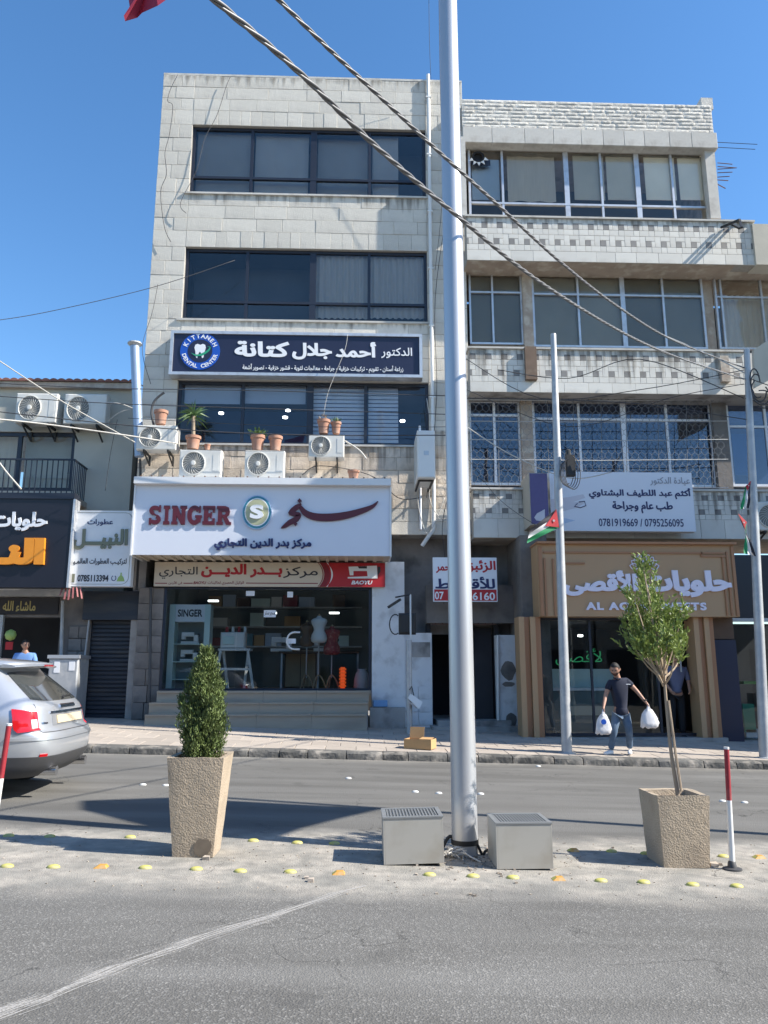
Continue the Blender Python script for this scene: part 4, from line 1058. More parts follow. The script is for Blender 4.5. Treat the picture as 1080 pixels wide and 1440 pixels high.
crescent(xr+.012-.05, xr-.02, .12, .12, YB-.008, M['redk'], 'thin_line')
lettering('مركز', rect(398, 797, 447, 813, YB), YB-.002, M['letter_k'], BN, bold=.01, depth=.004)
lettering('بـــدر الديـــن', rect(283, 793, 397, 812.5, YB), YB-.002, M['red'], BN, bold=.045, depth=.004)
lettering('التجاري', rect(224, 797, 278, 814, YB), YB-.002, M['letter_k'], BN, bold=.01, depth=.004)
lettering('الوكيل الحصري لماكينات', rect(292, 817, 343, 823, YB), YB-.002, M['redk'], BN, bold=.01, depth=.003)
lettering('BAOYU', rect(272, 817.5, 290, 821.5, YB), YB-.002, M['redk'], BN, bold=.03, depth=.003, arabic=False, slant=.2)
lettering('في الأردن', rect(237, 817, 256, 823, YB), YB-.002, M['redk'], BN, bold=.01, depth=.003)
for x0, x1 in ((218, 235), (258, 271), (346, 447)):
    r = rect(x0, 819.6, x1, 820.8, YB); MB().box(r[0], r[1], YB-.004, YB-.002, r[2], r[3]).build('red_line', M['redk'], BN)
lettering('BAOYU', rect(494, 816.5, 524, 822, YB), YB-.006, M['letter_w'], BN, bold=.04, depth=.004, arabic=False, slant=.25)
mb = MB(); u = lambda px, py: at(px, py, YB)
mb.prism([u(490, 797), u(530, 795.5), u(531, 813.5), u(489, 813.5), u(489, 811.5), u(517, 810.5), u(516, 803), u(497, 803), u(497, 809), u(492, 809)], YB-.012, YB-.005)
mb.build('machine_picture', M['letter_w'], BN); MB().prism([u(503, 796.6), u(516, 796.2), u(516, 799.5), u(505, 799.5)], YB-.014, YB-.0125).build('machine_panel', M['letter_k'], BN)
MB().prism([u(531, 797), u(535, 797), u(535, 804), u(531, 810)], YB-.012, YB-.005).build('machine_wheel', M['letter_k'], BN)

# --- dental sign
YD = 18.28
d_ = rect(238.5, 467, 594, 528.5, YD)
DS = thing('dental_sign', 'dark navy dentist sign with aluminium frame, white lettering and round blue tooth badge', 'sign', ((d_[0]+d_[1])/2, YD, d_[2]))
fw = .075
mb = MB().box(d_[0], d_[1], YD, F-.01, d_[3]-fw, d_[3]).box(d_[0], d_[1], YD, F-.01, d_[2], d_[2]+fw).box(d_[0], d_[0]+fw, YD+.001, F-.01, d_[2]+fw, d_[3]-fw).box(d_[1]-fw, d_[1], YD+.001, F-.01, d_[2]+fw, d_[3]-fw)
mb.build('frame', M['frame_al'], DS)
YF2 = YD+.04
MB().box(d_[0]+fw, d_[1]-fw, YF2, YF2+.05, d_[2]+fw, d_[3]-fw).build('face', M['navy'], DS)
rp = rect(318, 482, 581, 525.5, YF2); 
def L2(s, x0, y0, x1, y1, bold, **k): lettering(s, rect(x0, y0, x1, y1, YF2), YF2-.001, M['letter_w'], DS, bold=bold, depth=.012, **k)
L2('الدكتور', 536, 489, 579.5, 504, .012); L2('أحمد', 472, 481, 529, 503, .04); L2('جلال', 411, 482.5, 467, 506, .04); L2('كتانة', 330, 480, 407, 502, .04)
L2('زراعة أسنان - تقويم - تركيبات خزفية - جراحة - معالجات لثوية - قشور خزفية - تصوير أشعة', 341, 513, 567, 524, .012)
c = P3(281.5, 494, YF2); rr = P3(309.5, 494, YF2).x-c.x
MB().prism(*disc(c, rr, rr, YF2-.02, YF2-.001)).build('badge', M['blue'], DS)
MB().prism(*disc(c, rr*.62, rr*.62, YF2-.024, YF2-.0205)).build('badge_centre', M['navy'], DS)
def arc_text(s, a0, a1, rad, h, flip):
    n = len(s)
    for i, ch in enumerate(s):
        if ch == ' ': continue
        (vs, fs), _ = glyph(ch, .03); a = R_(a0+(a1-a0)*i/(n-1)); xs = [v[0] for v in vs]; xm = (min(xs)+max(xs))/2; k = h/.72
        mb = MB(); out = []
        for v in vs:
            lx, lz = (v[0]-xm)*k, (v[1]-.36)*k
            if flip: ux, uz = math.sin(a), -math.cos(a); tx, tz = -math.cos(a), -math.sin(a); lx = -lx; ux, uz = -math.cos(a), -math.sin(a); tx, tz = math.sin(a), -math.cos(a)
            else: ux, uz = math.cos(a), math.sin(a); tx, tz = math.sin(a), -math.cos(a)
            out.append((c.x+rad*math.cos(a)+lx*tx+lz*ux, YF2-.021-(.006 if v[2] > 0 else 0), c.z+rad*math.sin(a)+lx*tz+lz*uz))
        mb.add(out, fs).build('letter', M['letter_w'], DS)
arc_text('KITTANEH', 154, 26, rr*.81, rr*.22, False)
arc_text('DENTAL CENTER', 198, 342, rr*.81, rr*.20, True)
tooth = [(-.26,.34),(-.14,.40),(0,.34),(.14,.40),(.26,.34),(.30,.18),(.24,-.05),(.20,-.36),(.13,-.42),(.06,-.12),(0,-.04),(-.06,-.12),(-.13,-.42),(-.20,-.36),(-.24,-.05),(-.30,.18)]
MB().prism([(c.x+p*rr*.95, c.z+q*rr*.95) for p, q in tooth], YF2-.03, YF2-.0245).build('tooth', M['letter_w'], DS)
brush(smooth_pts([(c.x-rr*.42, c.z-rr*.12, .004), (c.x-rr*.2, c.z-rr*.24, .02), (c.x+rr*.1, c.z-rr*.2, .03), (c.x+rr*.4, c.z-rr*.0, .025), (c.x+rr*.5, c.z+rr*.2, .01), (c.x+rr*.36, c.z+rr*.22, .004)]), YF2-.031, .004, M['green'], DS, 'swoosh')

# --- perfume sign and black sweets sign on the left
YN = 17.9
n_ = rect(93.5, 718, 186.5, 824.5, YN)
NS = thing('perfume_sign', 'square white perfume shop sign with olive lettering beside the black sweets sign', 'sign', ((n_[0]+n_[1])/2, YN, n_[2]))
MB().box(n_[0], n_[1], YN, YN+.22, n_[2], n_[3]).build('box', M['sign_w2'], NS)
mb = MB(); e = .05
def outline(x0, x1, z0, z1, y, t, m, p, name, rad=.16):
    pts = []
    for cx, cz, a in ((x1-rad, z1-rad, 0), (x0+rad, z1-rad, 90), (x0+rad, z0+rad, 180), (x1-rad, z0+rad, 270)):
        for k in range(6): pts.append((cx+rad*math.cos(R_(a+18*k)), y, cz+rad*math.sin(R_(a+18*k))))
    pts.append(pts[0]); MB().tube(pts, t, 4).build(name, m, p)
outline(n_[0]+e, n_[1]-e, n_[2]+e, n_[3]-e, YN-.001, .005, M['letter_g'], NS, 'border_line')
def L3(s, x0, y0, x1, y1, m, bold=.02, dep=.006, **k): lettering(s, rect(x0, y0, x1, y1, YN), YN-.001, M[m], NS, bold=bold, depth=dep, **k)
L3('عطورات', 123, 730, 159, 739.5, 'letter_n', .02); L3('النبيـــل', 103, 744, 180, 773, 'letter_g', .045, .03)
L3('لتركيـب العطورات العالمـية', 100, 785, 178, 795, 'letter_k', .02); L3('0785113394', 109, 808.5, 152.5, 818, 'letter_k', .03, arabic=False)
c = P3(160, 813, YN); MB().tube([(c.x+.05*math.cos(R_(a)), YN-.004, c.z+.06*math.sin(R_(a))) for a in range(120, 421, 30)], .008, 5).build('phone_mark', M['letter_n'], NS)
r = rect(99, 807, 105, 819, YN); MB().box(r[0], r[1], YN-.006, YN-.001, r[2], r[3]).build('small_mark', M['letter_g'], NS)
c = P3(170, 812, YN); MB().prism([(c.x-.09, c.z-.09), (c.x+.09, c.z-.09), (c.x+.06, c.z), (c.x+.015, c.z+.05), (c.x+.015, c.z+.11), (c.x-.015, c.z+.11), (c.x-.015, c.z+.05), (c.x-.06, c.z)], YN-.006, YN-.001).build('bottle_mark', M['lime'], NS)

YK = 17.75
k_ = rect(-80, 693, 99, 826, YK)
KS = thing('sweets_sign', 'large black sweets shop sign with orange and white Arabic lettering at the left edge', 'sign', (k_[1]-2, YK, k_[2]))
MB().box(-13, k_[1], YK, YK+.3, k_[2], k_[3]-.14).build('face', M['black'], KS)
MB().box(-13, k_[1]+.02, YK-.03, YK+.3, k_[3]-.139, k_[3]).build('top_edge', M['frame_dk'], KS)
MB().box(k_[1]+.001, k_[1]+.05, YK-.02, YK+.3, k_[2], k_[3]-.14).build('side_edge', M['frame_al'], KS)
lettering('حلويات', rect(-10, 720, 67, 747, YK), YK-.001, M['letter_w'], KS, bold=.04, depth=.03)
lettering('النـ', rect(-10, 757, 64.5, 794.5, YK), YK-.001, M['letter_o'], KS, bold=.07, depth=.08)

# --- clinic sign
YC = 17.55
c_ = rect(786, 664, 975.5, 747, YC)
CS = thing('clinic_sign', 'white medical clinic sign with navy Arabic lettering and two phone numbers, above the tan sign', 'sign', ((c_[0]+c_[1])/2, YC, c_[2]))
xl = at(774, 705, YC)[0]
MB().box(xl, c_[1], YC, YC+.22, c_[2], c_[3]).build('box', M['sign_w'], CS)
def L4(s, x0, y0, x1, y1, m, bold=.02, **k): lettering(s, rect(x0, y0, x1, y1, YC), YC-.004, M[m], CS, bold=bold, depth=.004, **k)
L4('عيادة الدكتور', 914, 671, 970, 683, 'letter_side', .008); L4('أكثم عبد اللطيف البشتاوي', 828, 686, 971, 702, 'letter_n', .035)
L4('طب عام وجراحة', 861, 705, 946, 722, 'letter_n', .035); L4('0781919669 / 0795256095', 842, 729.5, 961, 740.5, 'letter_n', .008, arabic=False)
u = lambda px, py: at(px, py, YC)
mb = MB(); mb.prism([u(775, 702), u(800, 699), u(820, 695), u(823, 700), u(806, 706), u(822, 707), u(812, 714), u(795, 718), u(775, 722)], YC-.003, YC-.001); mb.build('hands_picture', mat('pale_skin_print', (.55, .53, .58), .5, var=.1, scale=3), CS)
MB().prism([u(788, 727), u(800, 730), u(809, 732), u(798, 735), u(788, 738)], YC-.003, YC-.001).build('cuff_print', M['lblue'], CS)
pts = [P3(*p, YC-.006) for p in ((814, 706), (822, 705), (824, 711), (816, 714), (808, 712), (812, 708))]; MB().tube(pts, .012, 5).build('stethoscope_print', M['letter_n'], CS)
# sign seen end-on beside it
YV = 17.25
v_ = rect(745, 665, 765, 735, YV)
VS = thing('end_sign', 'projecting sign box with a beige side and violet front, left of the clinic sign', 'sign', (v_[0]+.2, YV, v_[2]))
mb = MB().box(v_[0], v_[1]+.1, YV, YV+.9, v_[2]-.05, v_[3]); mb.build('box', mat('beige_panel', (.42, .39, .33), .7, var=.12, scale=3), VS)
MB().box(v_[0]+.015, v_[1]+.09, YV-.012, YV-.001, v_[2]-.03, v_[3]-.015).build('face', M['purple'], VS)
u = lambda px, py: at(px, py, YV); MB().prism([u(754, 732), u(751, 728), u(755, 722), u(761, 719), u(766, 716), u(766, 734)], YV-.018, YV-.013).build('print', mat('pale_print', (.5, .5, .56), .5), VS)
MB().tube([P3(640+120, 700, YV+.5), (v_[1]+.9, FB, v_[3]-.4)], .02, 6).build('bracket', M['bracket'], VS)

# --- mercury shop sign in the passage
YM = 17.95
m_ = rect(609, 784, 699, 846, YM)
MS = thing('red_white_sign', 'square white sign with red and blue lettering, half hidden behind the steel pole', 'sign', ((m_[0]+m_[1])/2, YM, m_[2]))
MB().box(m_[0], m_[1], YM, YM+.08, m_[2], m_[3]).build('panel', M['letter_w'], MS)
r = rect(609, 829, 699, 845, YM); MB().box(r[0]+.03, r[1]-.01, YM-.004, YM-.001, m_[2]+.02, r[3]).build('red_strip', M['red'], MS)
lettering('الزئبق', rect(650, 788, 697, 806, YM), YM-.002, M['red'], MS, bold=.03, depth=.006)
lettering('الأحمر', rect(613, 789, 642, 806, YM), YM-.002, M['red'], MS, bold=.03, depth=.006)
lettering('للأقساط', rect(612, 811, 696, 828, YM), YM-.002, M['letter_n'], MS, bold=.03, depth=.006)
lettering('07', rect(611.5, 832, 624, 843, YM), YM-.005, M['letter_w'], MS, bold=.02, depth=.003, arabic=False)
lettering('6160', rect(664.5, 833, 696, 844, YM), YM-.005, M['letter_w'], MS, bold=.02, depth=.003, arabic=False)
for xx in (m_[0]+.1, m_[1]-.1): MB().box(xx-.015, xx+.015, YM+.081, FD, m_[3]-.1, m_[3]-.07).build('bracket', M['bracket'], MS)

# ================================================================== AL AQSA SWEETS
YA = 17.0
a_ = rect(757, 766, 1036, 867, YA)
AS = thing('tan_sign', 'deep tan sign box of the sweet shop reading AL AQSA SWEETS in raised lilac letters', 'sign', ((a_[0]+a_[1])/2, YA, a_[2]))
MB().box(a_[0], a_[1], YA, YA+1.55, a_[2], a_[3]).build('box', M['tan'], AS)
MB().box(a_[0]-.02, a_[1]+.02, YA-.12, YA+1.55, a_[3]+.001, a_[3]+.05).build('top_edge', M['tan2'], AS)
def strip(px0, py0, px1, py1, pr=.035):
    r = rect(px0, py0, px1, py1, YA); MB().box(r[0], r[1], YA-pr, YA-.001, r[2], r[3]).build('moulding', M['tan2'], AS)
strip(758.5, 769, 763, 866, .03); strip(764, 776, 1018, 778.5); strip(766, 785, 768.5, 866); strip(778, 786, 780.5, 866); strip(786, 791, 822, 793)
strip(1031, 769, 1035, 866, .03); strip(1024, 776, 1027, 866); strip(985, 776, 987, 783); strip(987, 781, 1020, 783.5); strip(1018, 784, 1020, 866)
lettering('حلويات', rect(902, 802, 1029, 840, YA-.04), YA-.002, M['letter_l'], AS, bold=.055, depth=.05)
lettering('الأقصى', rect(793, 802, 897, 838, YA-.04), YA-.002, M['letter_l'], AS, bold=.055, depth=.05)
lettering('AL AQSA SWEETS', rect(824, 847, 993.5, 860, YA-.03), YA-.002, M['letter_l'], AS, 'letter', bold=.045, depth=.035, arabic=False, split=True, track=.10)
c = P3(906, 800, YA-.01)
for k in range(9):
    a = R_(12+19.5*k); L_ = .30; wd = .07
    ca, sa = math.cos(a), math.sin(a); pts = []
    for t in range(7):
        tt = t/6; rd = .16+L_*tt*.6; ww = wd*math.sin(math.pi*min(1, tt*.9+.1)); pts.append((c.x+ca*rd-sa*ww, c.z+sa*rd+ca*ww))
    pts2 = []
    for t in range(7):
        tt = 1-t/6; rd = .16+L_*tt*.6; ww = -wd*math.sin(math.pi*min(1, tt*.9+.1)); pts2.append((c.x+ca*rd-sa*ww, c.z+sa*rd+ca*ww))
    al = pts+pts2; al.append(al[0]); MB().tube([(p, YA-.03-.002*(k%2), q) for p, q in al], .011, 4).build('lotus_petal', M['letter_l'], AS)
AQ = thing('sweet_shop', 'glazed sweet shop between ribbed tan pilasters with counters inside', 'shop', (5.5, YA, sz(5.5, YA)))
zA = sz(5.5, YA)
def pil(px0, px1, n, y, parent):
    xa, xb = at(px0, 950, y)[0], at(px1, 950, y)[0]
    for k in range(n):
        u0, u1 = xa+(xb-xa)*k/n, xa+(xb-xa)*(k+1)/n; MB().box(u0+.004, u1-.004, y+(.06 if k % 2 else 0), y+.5, sz(u0, y)-.05, a_[2]-.002).build('pilaster_board', M['tan2' if k % 2 else 'tan'], parent)
pil(732, 764, 4, YA+.12, AQ); pil(981, 1011, 4, YA+.12, AQ)
YG = YA+.45
gA = rect(764, 870, 982, 1036, YG); zf = sz(6, YG)+.05
mb = MB().box(gA[0], gA[1], YG-.03, YG+.03, zf, zf+.06).box(gA[0], gA[1], YG-.03, YG+.03, a_[2]-.06, a_[2]-.002)
es = [at(p, 950, YG)[0] for p in (762, 832, 925)]
for e in es: mb.box(e-.025, e+.025, YG-.029, YG+.029, zf+.06, a_[2]-.06)
mb.build('frame', M['frame_dk'], AQ)
for i in range(2): MB().box(es[i]+.03, es[i+1]-.03, YG, YG+.01, zf+.06, a_[2]-.06).build('glass_panel', M['glass_sh'], AQ)
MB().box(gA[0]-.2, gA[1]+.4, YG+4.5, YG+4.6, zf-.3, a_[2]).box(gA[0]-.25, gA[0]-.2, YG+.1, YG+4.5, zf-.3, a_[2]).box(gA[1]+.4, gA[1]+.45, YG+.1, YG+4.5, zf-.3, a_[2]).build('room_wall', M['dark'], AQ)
MB().box(gA[0]-.2, gA[1]+.4, YA+.1, YG+4.5, zf-.35, zf-.02).build('floor', M['plaster_g'], AQ)
MB().box(gA[0]-.2, gA[1]+.4, YA+1.56, YG+4.6, a_[2], a_[2]+.1).build('ceiling', M['dark'], AQ)
lettering('لأقصى', rect(781, 912, 846, 936, YG+.5), YG+.5, M['neon'], AQ, 'neon_lettering', bold=-.01, depth=.02)
c0 = rect(778, 962, 880, 1032, YG+.9)
MB().box(c0[0], c0[1], YG+.9, YG+1.5, zf, c0[3]-.15).build('counter', M['shopwall'], AQ)
MB().box(c0[0], c0[1], YG+.85, YG+1.55, c0[3]-.149, c0[3]-.09).build('counter_top', M['letter_w'], AQ)
MB().box(c0[0], c0[1], YG+1.4, YG+1.42, c0[3]-.089, c0[3]+.35).build('counter_glass', M['case_'], AQ)
r = rect(790, 993, 880, 1006, YG+.88); MB().box(r[0], r[1], YG+.88, YG+.899, r[2], r[3]).build('lattice_strip', M['cream'], AQ)
for q in ((905, 884), (790, 905), (816, 894)):
    p = P3(*q, YG+2); MB().lathe(p, [(.02, .03), (.07, .02), (.07, -.02), (.02, -.03)], 10).build('ceiling_lamp', M['lampc'], AQ)
r = rect(957, 925, 962, 945, YG-.05); MB().tube([(r[0], YG-.06, r[2]), (r[0], YG-.06, r[3])], .02, 6).build('door_handle', M['galv'], AQ)
# navy hoarding and next shop at the right edge
NB = thing('navy_shopfront', 'dark navy panelled shopfront with a fanlight right of the tan pilasters', 'shop front', (8.3, YA+.4, sz(8.3, YA)))
r = rect(1004, 900, 1041, 1045, YA+.35); MB().box(r[0], r[1], YA+.35, YA+.6, sz(8, YA)-.1, r[3]).build('panel', M['navy'], NB)
r2 = rect(1004, 868, 1041, 898, YA+.4); MB().box(r[0], r[1], YA+.4, YA+.6, r[3]+.02, a_[2]).build('fanlight', M['brown'], NB)
r3 = rect(1043, 780, 1110, 868, YA+.5); MB().box(r[1]+.03, RXE, YA+.55, YA+1.3, r3[2], r3[3]).build('fascia', M['black'], NB)
MB().box(r[1]+.03, RXE, YA+.5, YA+.6, r3[2]-.1, r3[2]-.02).build('lintel', M['galv_o'], NB)
MB().box(r[1]+.03, RXE, YA+.7, YA+.71, sz(9, YA), r3[2]-.1).build('glass_panel', M['glass_sh'], NB)
MB().box(r[1]+.03, RXE, YA+3, YA+3.1, sz(9, YA)-.2, r3[2]).box(RXE-.1, RXE, YA+.8, YA+3, sz(9, YA)-.2, r3[2]).build('room_wall', M['dark'], NB)
for (x0, y0, x1, y1, m) in ((1046, 958, 1080, 962, 'lime'), (1046, 990, 1062, 1030, 'green'), (1050, 1026, 1100, 1045, 'letter_w'), (1060, 975, 1100, 1000, 'brown')):
    r = rect(x0, y0, x1, y1, YA+1.2); MB().box(r[0], r[1], YA+1.2, YA+1.5, r[2], r[3]).build('shelf_goods', M[m], NB)
# walls closing the ground floor behind the sign boxes
MB().box(at(727, 950, YA+1.5)[0]-.0, at(764, 950, YA+1.5)[0], YA+.63, YA+5, zf-.3, z3b).build('side_wall', M['dark_stone'], AQ)
mb = MB(); r = rect(1058, 488, 1110, 565, 16.6)
TS = thing('tilted_sign', 'back of a grey sign board tilted above the right pole', 'sign', (r[0], 16.6, r[2]))
u = lambda px, py: at(px, py, 16.6)
MB().prism([u(1060, 492), u(1062, 545), u(1080, 535), u(1120, 512), u(1120, 450), u(1080, 478)], 16.6, 16.7).build('board', M['plaster'], TS)

# ================================================================== AIR CONDITIONERS
def make_ac(w_, h_, d_):
    """condenser with its front on y=0, base centre at the origin"""
    root = thing('air_conditioner', None, None, (0, 0, 0))
    MB().cbox(-w_/2, w_/2, 0, d_, 0, h_, .02).build('casing', M['ac'], root)
    cx = -w_*.16; r = h_*.43
    MB().lathe((cx, .004, h_*.5), [(r, .0), (r, .03), (r*.94, .035), (r*.9, .01)], 24, axis='y').build('fan_ring', M['ac'], root)
    MB().lathe((cx, .004, h_*.5), [(r*.9, .006), (r*.9, .012), (.001, .014)], 24, axis='y').build('fan_well', M['ac_g'], root)
    mb = MB()
    for k in range(22):
        a0 = 2*math.pi*k/22; pts = [(cx+r*t*math.cos(a0+t*.8), -.022, h_*.5+r*t*math.sin(a0+t*.8)) for t in (.18, .5, .75, .93)]; mb.tube(pts, .004, 3)
    tag(mb.build('guard_wires', M['ac'], root), kind='stuff')
    MB().lathe((cx, -.02, h_*.5), [(r*.2, 0), (r*.2, .02), (r*.14, .026)], 14, axis='y').build('hub', M['ac'], root)
    mb = MB().box(w_*.30, w_*.44, -.006, -.001, h_*.2, h_*.82); mb.build('side_panel', M['ac'], root)
    for sx in (-1, 1): MB().box(sx*w_*.3-.02, sx*w_*.3+.02, 0, d_+.25, -.05, -.001).box(sx*w_*.3-.02, sx*w_*.3+.02, d_+.2, d_+.25, -.28, -.05).bar((sx*w_*.3, .02, -.05), (sx*w_*.3, d_+.23, -.27), .03).build('bracket', M['bracket'], root)
    return root
def place(root, label, loc, rz=0, sc_=(1, 1, 1), group=None, first=False, cat='air conditioner'):
    if first: r = root
    else:
        r = root.copy(); col.objects.link(r)
        for ch in root.children:
            c = ch.copy(); col.objects.link(c); c.parent = r
            for g in ch.children: d = g.copy(); col.objects.link(d); d.parent = c
    r.location = loc; r.rotation_euler = (0, 0, rz); r.scale = sc_; WL[r.name] = Vector(loc)
    return tag(r, label, cat, group)
AC0 = make_ac(1.0, .66, .36); first = True
aclist = [((192, 598, 248, 632), 17.95, 'weathered air conditioner at the wall corner with an empty clay pot on top'),
 ((252, 632, 311, 671), 17.95, 'air conditioner resting above the white sign under the spiky yucca pot'),
 ((344, 633, 400, 672), 17.95, 'air conditioner above the white sign below the pair of clay pots'),
 ((434, 611, 484, 643), 18.0, 'smaller high air conditioner with two planted pots on top'),
 ((22, 553, 80, 594), 19.05, 'left air conditioner of the two under the tiled eave'),
 ((90, 554, 149, 596), 19.05, 'right air conditioner of the two under the tiled eave'),
 ((1062, 706, 1125, 746), 17.75, 'air conditioner at the right edge behind the grey flag pole')]
for bx, y, lab in aclist:
    r = rect(*bx, y); place(AC0, lab, ((r[0]+r[1])/2, y, r[2]), 0, ((r[1]-r[0])/1.0, 1, (r[3]-r[2])/.66), 'air conditioners on the facades', first); first = False
# big unit mounted sideways by the drain pipe
y = 17.35; r = rect(587, 605, 612, 672, y)
SU = thing('side_unit', 'tall white unit box mounted edgewise on the stone wall beside the drain pipe', 'air conditioner', ((r[0]+r[1])/2, y, r[2]))
MB().cbox(r[0], r[1], y, F-.25, r[2], r[3], .03).build('casing', M['white_p'], SU)
q = rect(596, 634, 603, 640, y); MB().box(q[0], q[1], y-.006, y-.001, q[2], q[3]).build('badge', M['galv'], SU)
for k in range(9): MB().box(r[0]-.006, r[0]-.001, y+.12+k*.1, y+.17+k*.1, r[2]+.15, r[3]-.15).build('side_louvre', M['ac'], SU)
MB().bar((r[0]+.05, F, r[2]-.02), (r[0]+.05, y+.2, r[2]-.02), .04).bar((r[1]-.05, F, r[2]-.02), (r[1]-.05, y+.2, r[2]-.02), .04).bar((r[0]+.05, y+.2, r[2]-.02), (r[1]-.05, y+.2, r[2]-.02), .039).build('bracket', M['bracket'], SU)

# ================================================================== POTS AND PLANTS ON THE UNITS
def pot(px, py_top, py_bot, wpx, y, label, soilc=True, tilt=0, mat_='terra'):
    x, zb_ = at(px, py_bot, y); zt_ = at(px, py_top, y)[1]; R = wpx/2/1082*y*1.02; H = zt_-zb_
    t = thing('flower_pot', label, 'flower pot', (x, y, zb_), 'clay pots on the ledge')
    MB().lathe((x, y, zb_), [(R*.68, 0), (R*.88, H*.8), (R, H*.8), (R*1.02, H), (R*.88, H), (R*.84, H*.86)], 16).build('body', M[mat_], t, smooth=True)
    MB().lathe((x, y, zb_), [(R*.83, H*.87), (R*.6, H*.9), (.01, H*.91)], 12).build('earth', M['soil'], t)
    return x, y, zt_, R, t
def leafy(parent, c, R, n, Lf, m, up=.6, w_=.02, name='leaves'):
    mb = MB()
    for _ in range(n):
        a = rnd.random()*2*math.pi; e = rnd.uniform(.1, 1.3)*up; d = Vector((math.cos(a)*math.cos(e), math.sin(a)*math.cos(e), math.sin(e)))
        p = Vector(c)+d*R*rnd.random()+Vector((rnd.uniform(-R, R)*.7, rnd.uniform(-R, R)*.5, 0)); s = d.cross(Vector((0,0,1))).normalized()*w_; q = p+d*Lf
        mb.add([p, (p+q)/2+s, q, (p+q)/2-s], [(0, 1, 2, 3)])
    return tag(mb.build(name, m, parent), kind='stuff')
yP = 18.1
pot(225.5, 578, 597, 20, yP, 'empty clay pot on the corner air conditioner')
X, Y_, Zt, Rr, t = pot(271, 614, 632, 22, yP, 'round clay pot holding the spiky yucca')
yu = thing('yucca', 'spiky yucca with a bare trunk standing in a clay pot on the ledge', 'plant', (X, Y_, Zt))
hz = at(268, 585, yP)[1]
MB().tube([(X, Y_, Zt-.05), (X-.01, Y_, (Zt+hz)/2), (X-.03, Y_, hz)], [.05, .04, .045], 8).build('trunk', M['bark'], yu, smooth=True)
mb = MB()
for k in range(70):
    a = rnd.random()*2*math.pi; e = rnd.uniform(-.5, 1.45); Lf = rnd.uniform(.32, .50); b0 = Vector((X-.03, Y_, hz+rnd.uniform(-.06, .08)))
    d = Vector((math.cos(a)*math.cos(e), math.sin(a)*math.cos(e), math.sin(e))); s = d.cross(Vector((.3,.9,.2))).normalized()*.017
    m1 = b0+d*Lf*.5; tip = b0+d*Lf-Vector((0,0,.05+.08*abs(math.cos(e))))
    mb.add([b0-s*.5, m1-s, tip, m1+s, b0+s*.5], [(0, 1, 2, 3, 4)])
tag(mb.build('leaves', M['leaf_y'], yu), kind='stuff')
pot(291.5, 625, 633, 9, yP, 'tiny clay pot beside the yucca pot')
X, Y_, Zt, Rr, t = pot(362, 613, 634, 21, yP, 'clay pot with a small rosette plant, left of the pair')
pl = thing('succulent', 'small bushy green succulent in the left pot of the pair', 'plant', (X, Y_, Zt)); leafy(pl, (X, Y_, Zt-.02), .16, 90, .10, M['leaf_y'], 1.0, .03)
pot(387, 614, 634, 20, yP, 'plain empty clay pot, right of the pair')
X, Y_, Zt, Rr, t = pot(455, 591, 610, 19, yP, 'pale clay pot with dry stems on the high air conditioner', mat_='terra')
pl = thing('dry_plant', 'thin dry plant in the pale pot on the high air conditioner', 'plant', (X, Y_, Zt)); leafy(pl, (X, Y_, Zt-.03), .12, 60, .09, M['bark'], 1.0, .012)
X, Y_, Zt, Rr, t = pot(472.5, 594, 610, 15, yP, 'orange clay pot with green shoots on the high air conditioner')
pl = thing('green_shoots', 'short green shoots in the orange pot on the high air conditioner', 'plant', (X, Y_, Zt)); leafy(pl, (X, Y_, Zt-.03), .09, 60, .10, M['leaf_y'], 1.2, .012)
X, Y_, Zt, Rr, t = pot(497, 662, 676, 17, yP+.1, 'clay pot on the white sign roof half hidden by its edge')
# bent hose and brackets at the corner
pts = [P3(*p, 18.35) for p in ((216, 597), (213, 580), (216, 566), (224, 557), (231, 552))]
tag(MB().tube([Vector(q) for q in smooth_pts([tuple(p) for p in pts])], .03, 8).build('hose', M['plast'], smooth=True), 'grey corrugated hose bent up the wall behind the corner pot', 'hose')

# ================================================================== STEEL POLE AND MEDIAN
bx, by = on_road(654, 1200)
PL = thing('steel_pole', 'thick tall galvanised steel pole standing in the middle of the median', 'pole', (bx, by, gz(bx)))
Rb = 18.6/1158*by*1.0
Rt = Rb*.80; Hp = 12.0
zs_ = [gz(bx)-.3, 1.2, 2.55, 4.6, Hp]
MB().tube([(bx, by, z) for z in zs_], [Rb+(Rt-Rb)*max(0, z)/Hp for z in zs_], 32).build('shaft', M['galv'], PL, smooth=True)
for q in (350, 432, 757, 725): 
    z = at(650, q, by)[1]; MB().lathe((bx, by, z), [(Rb-.02, -.012), (Rb+.006-.005*z, -.01), (Rb+.006-.005*z, .01), (Rb-.02, .012)], 32).build('weld_seam' if q < 700 else 'clamp_band', M['galv'], PL, smooth=True)
z = at(652, 1183, by)[1]; MB().lathe((bx, by, z), [(Rb, -.02), (Rb+.006, -.02), (Rb+.006, .02), (Rb, .02)], 32).build('strap', M['rubber'], PL)
pts = smooth_pts([(bx-.04, by-.02, z), (bx-.13, by+.0, z+.04), (bx-.20, by-.02, z-.06), (bx-.19, by-.03, gz(bx)+.01)]); 
tag(MB().tube(pts, .015, 8).build('cable_loop', M['rubber'], smooth=True), 'black cable looping out of the pole base towards the left cabinet', 'cable')
pts = smooth_pts([(bx+Rb*.9, by-.06, z-.02), (bx+Rb+.03, by-.05, z-.1), (bx+Rb+.06, by-.05, gz(bx)+.03), (bx+Rb+.14, by+.02, gz(bx)+.02)])
tag(MB().tube(pts, .012, 8).build('cable_tail', M['rubber'], smooth=True), 'short black cable hanging at the right of the pole base', 'cable')
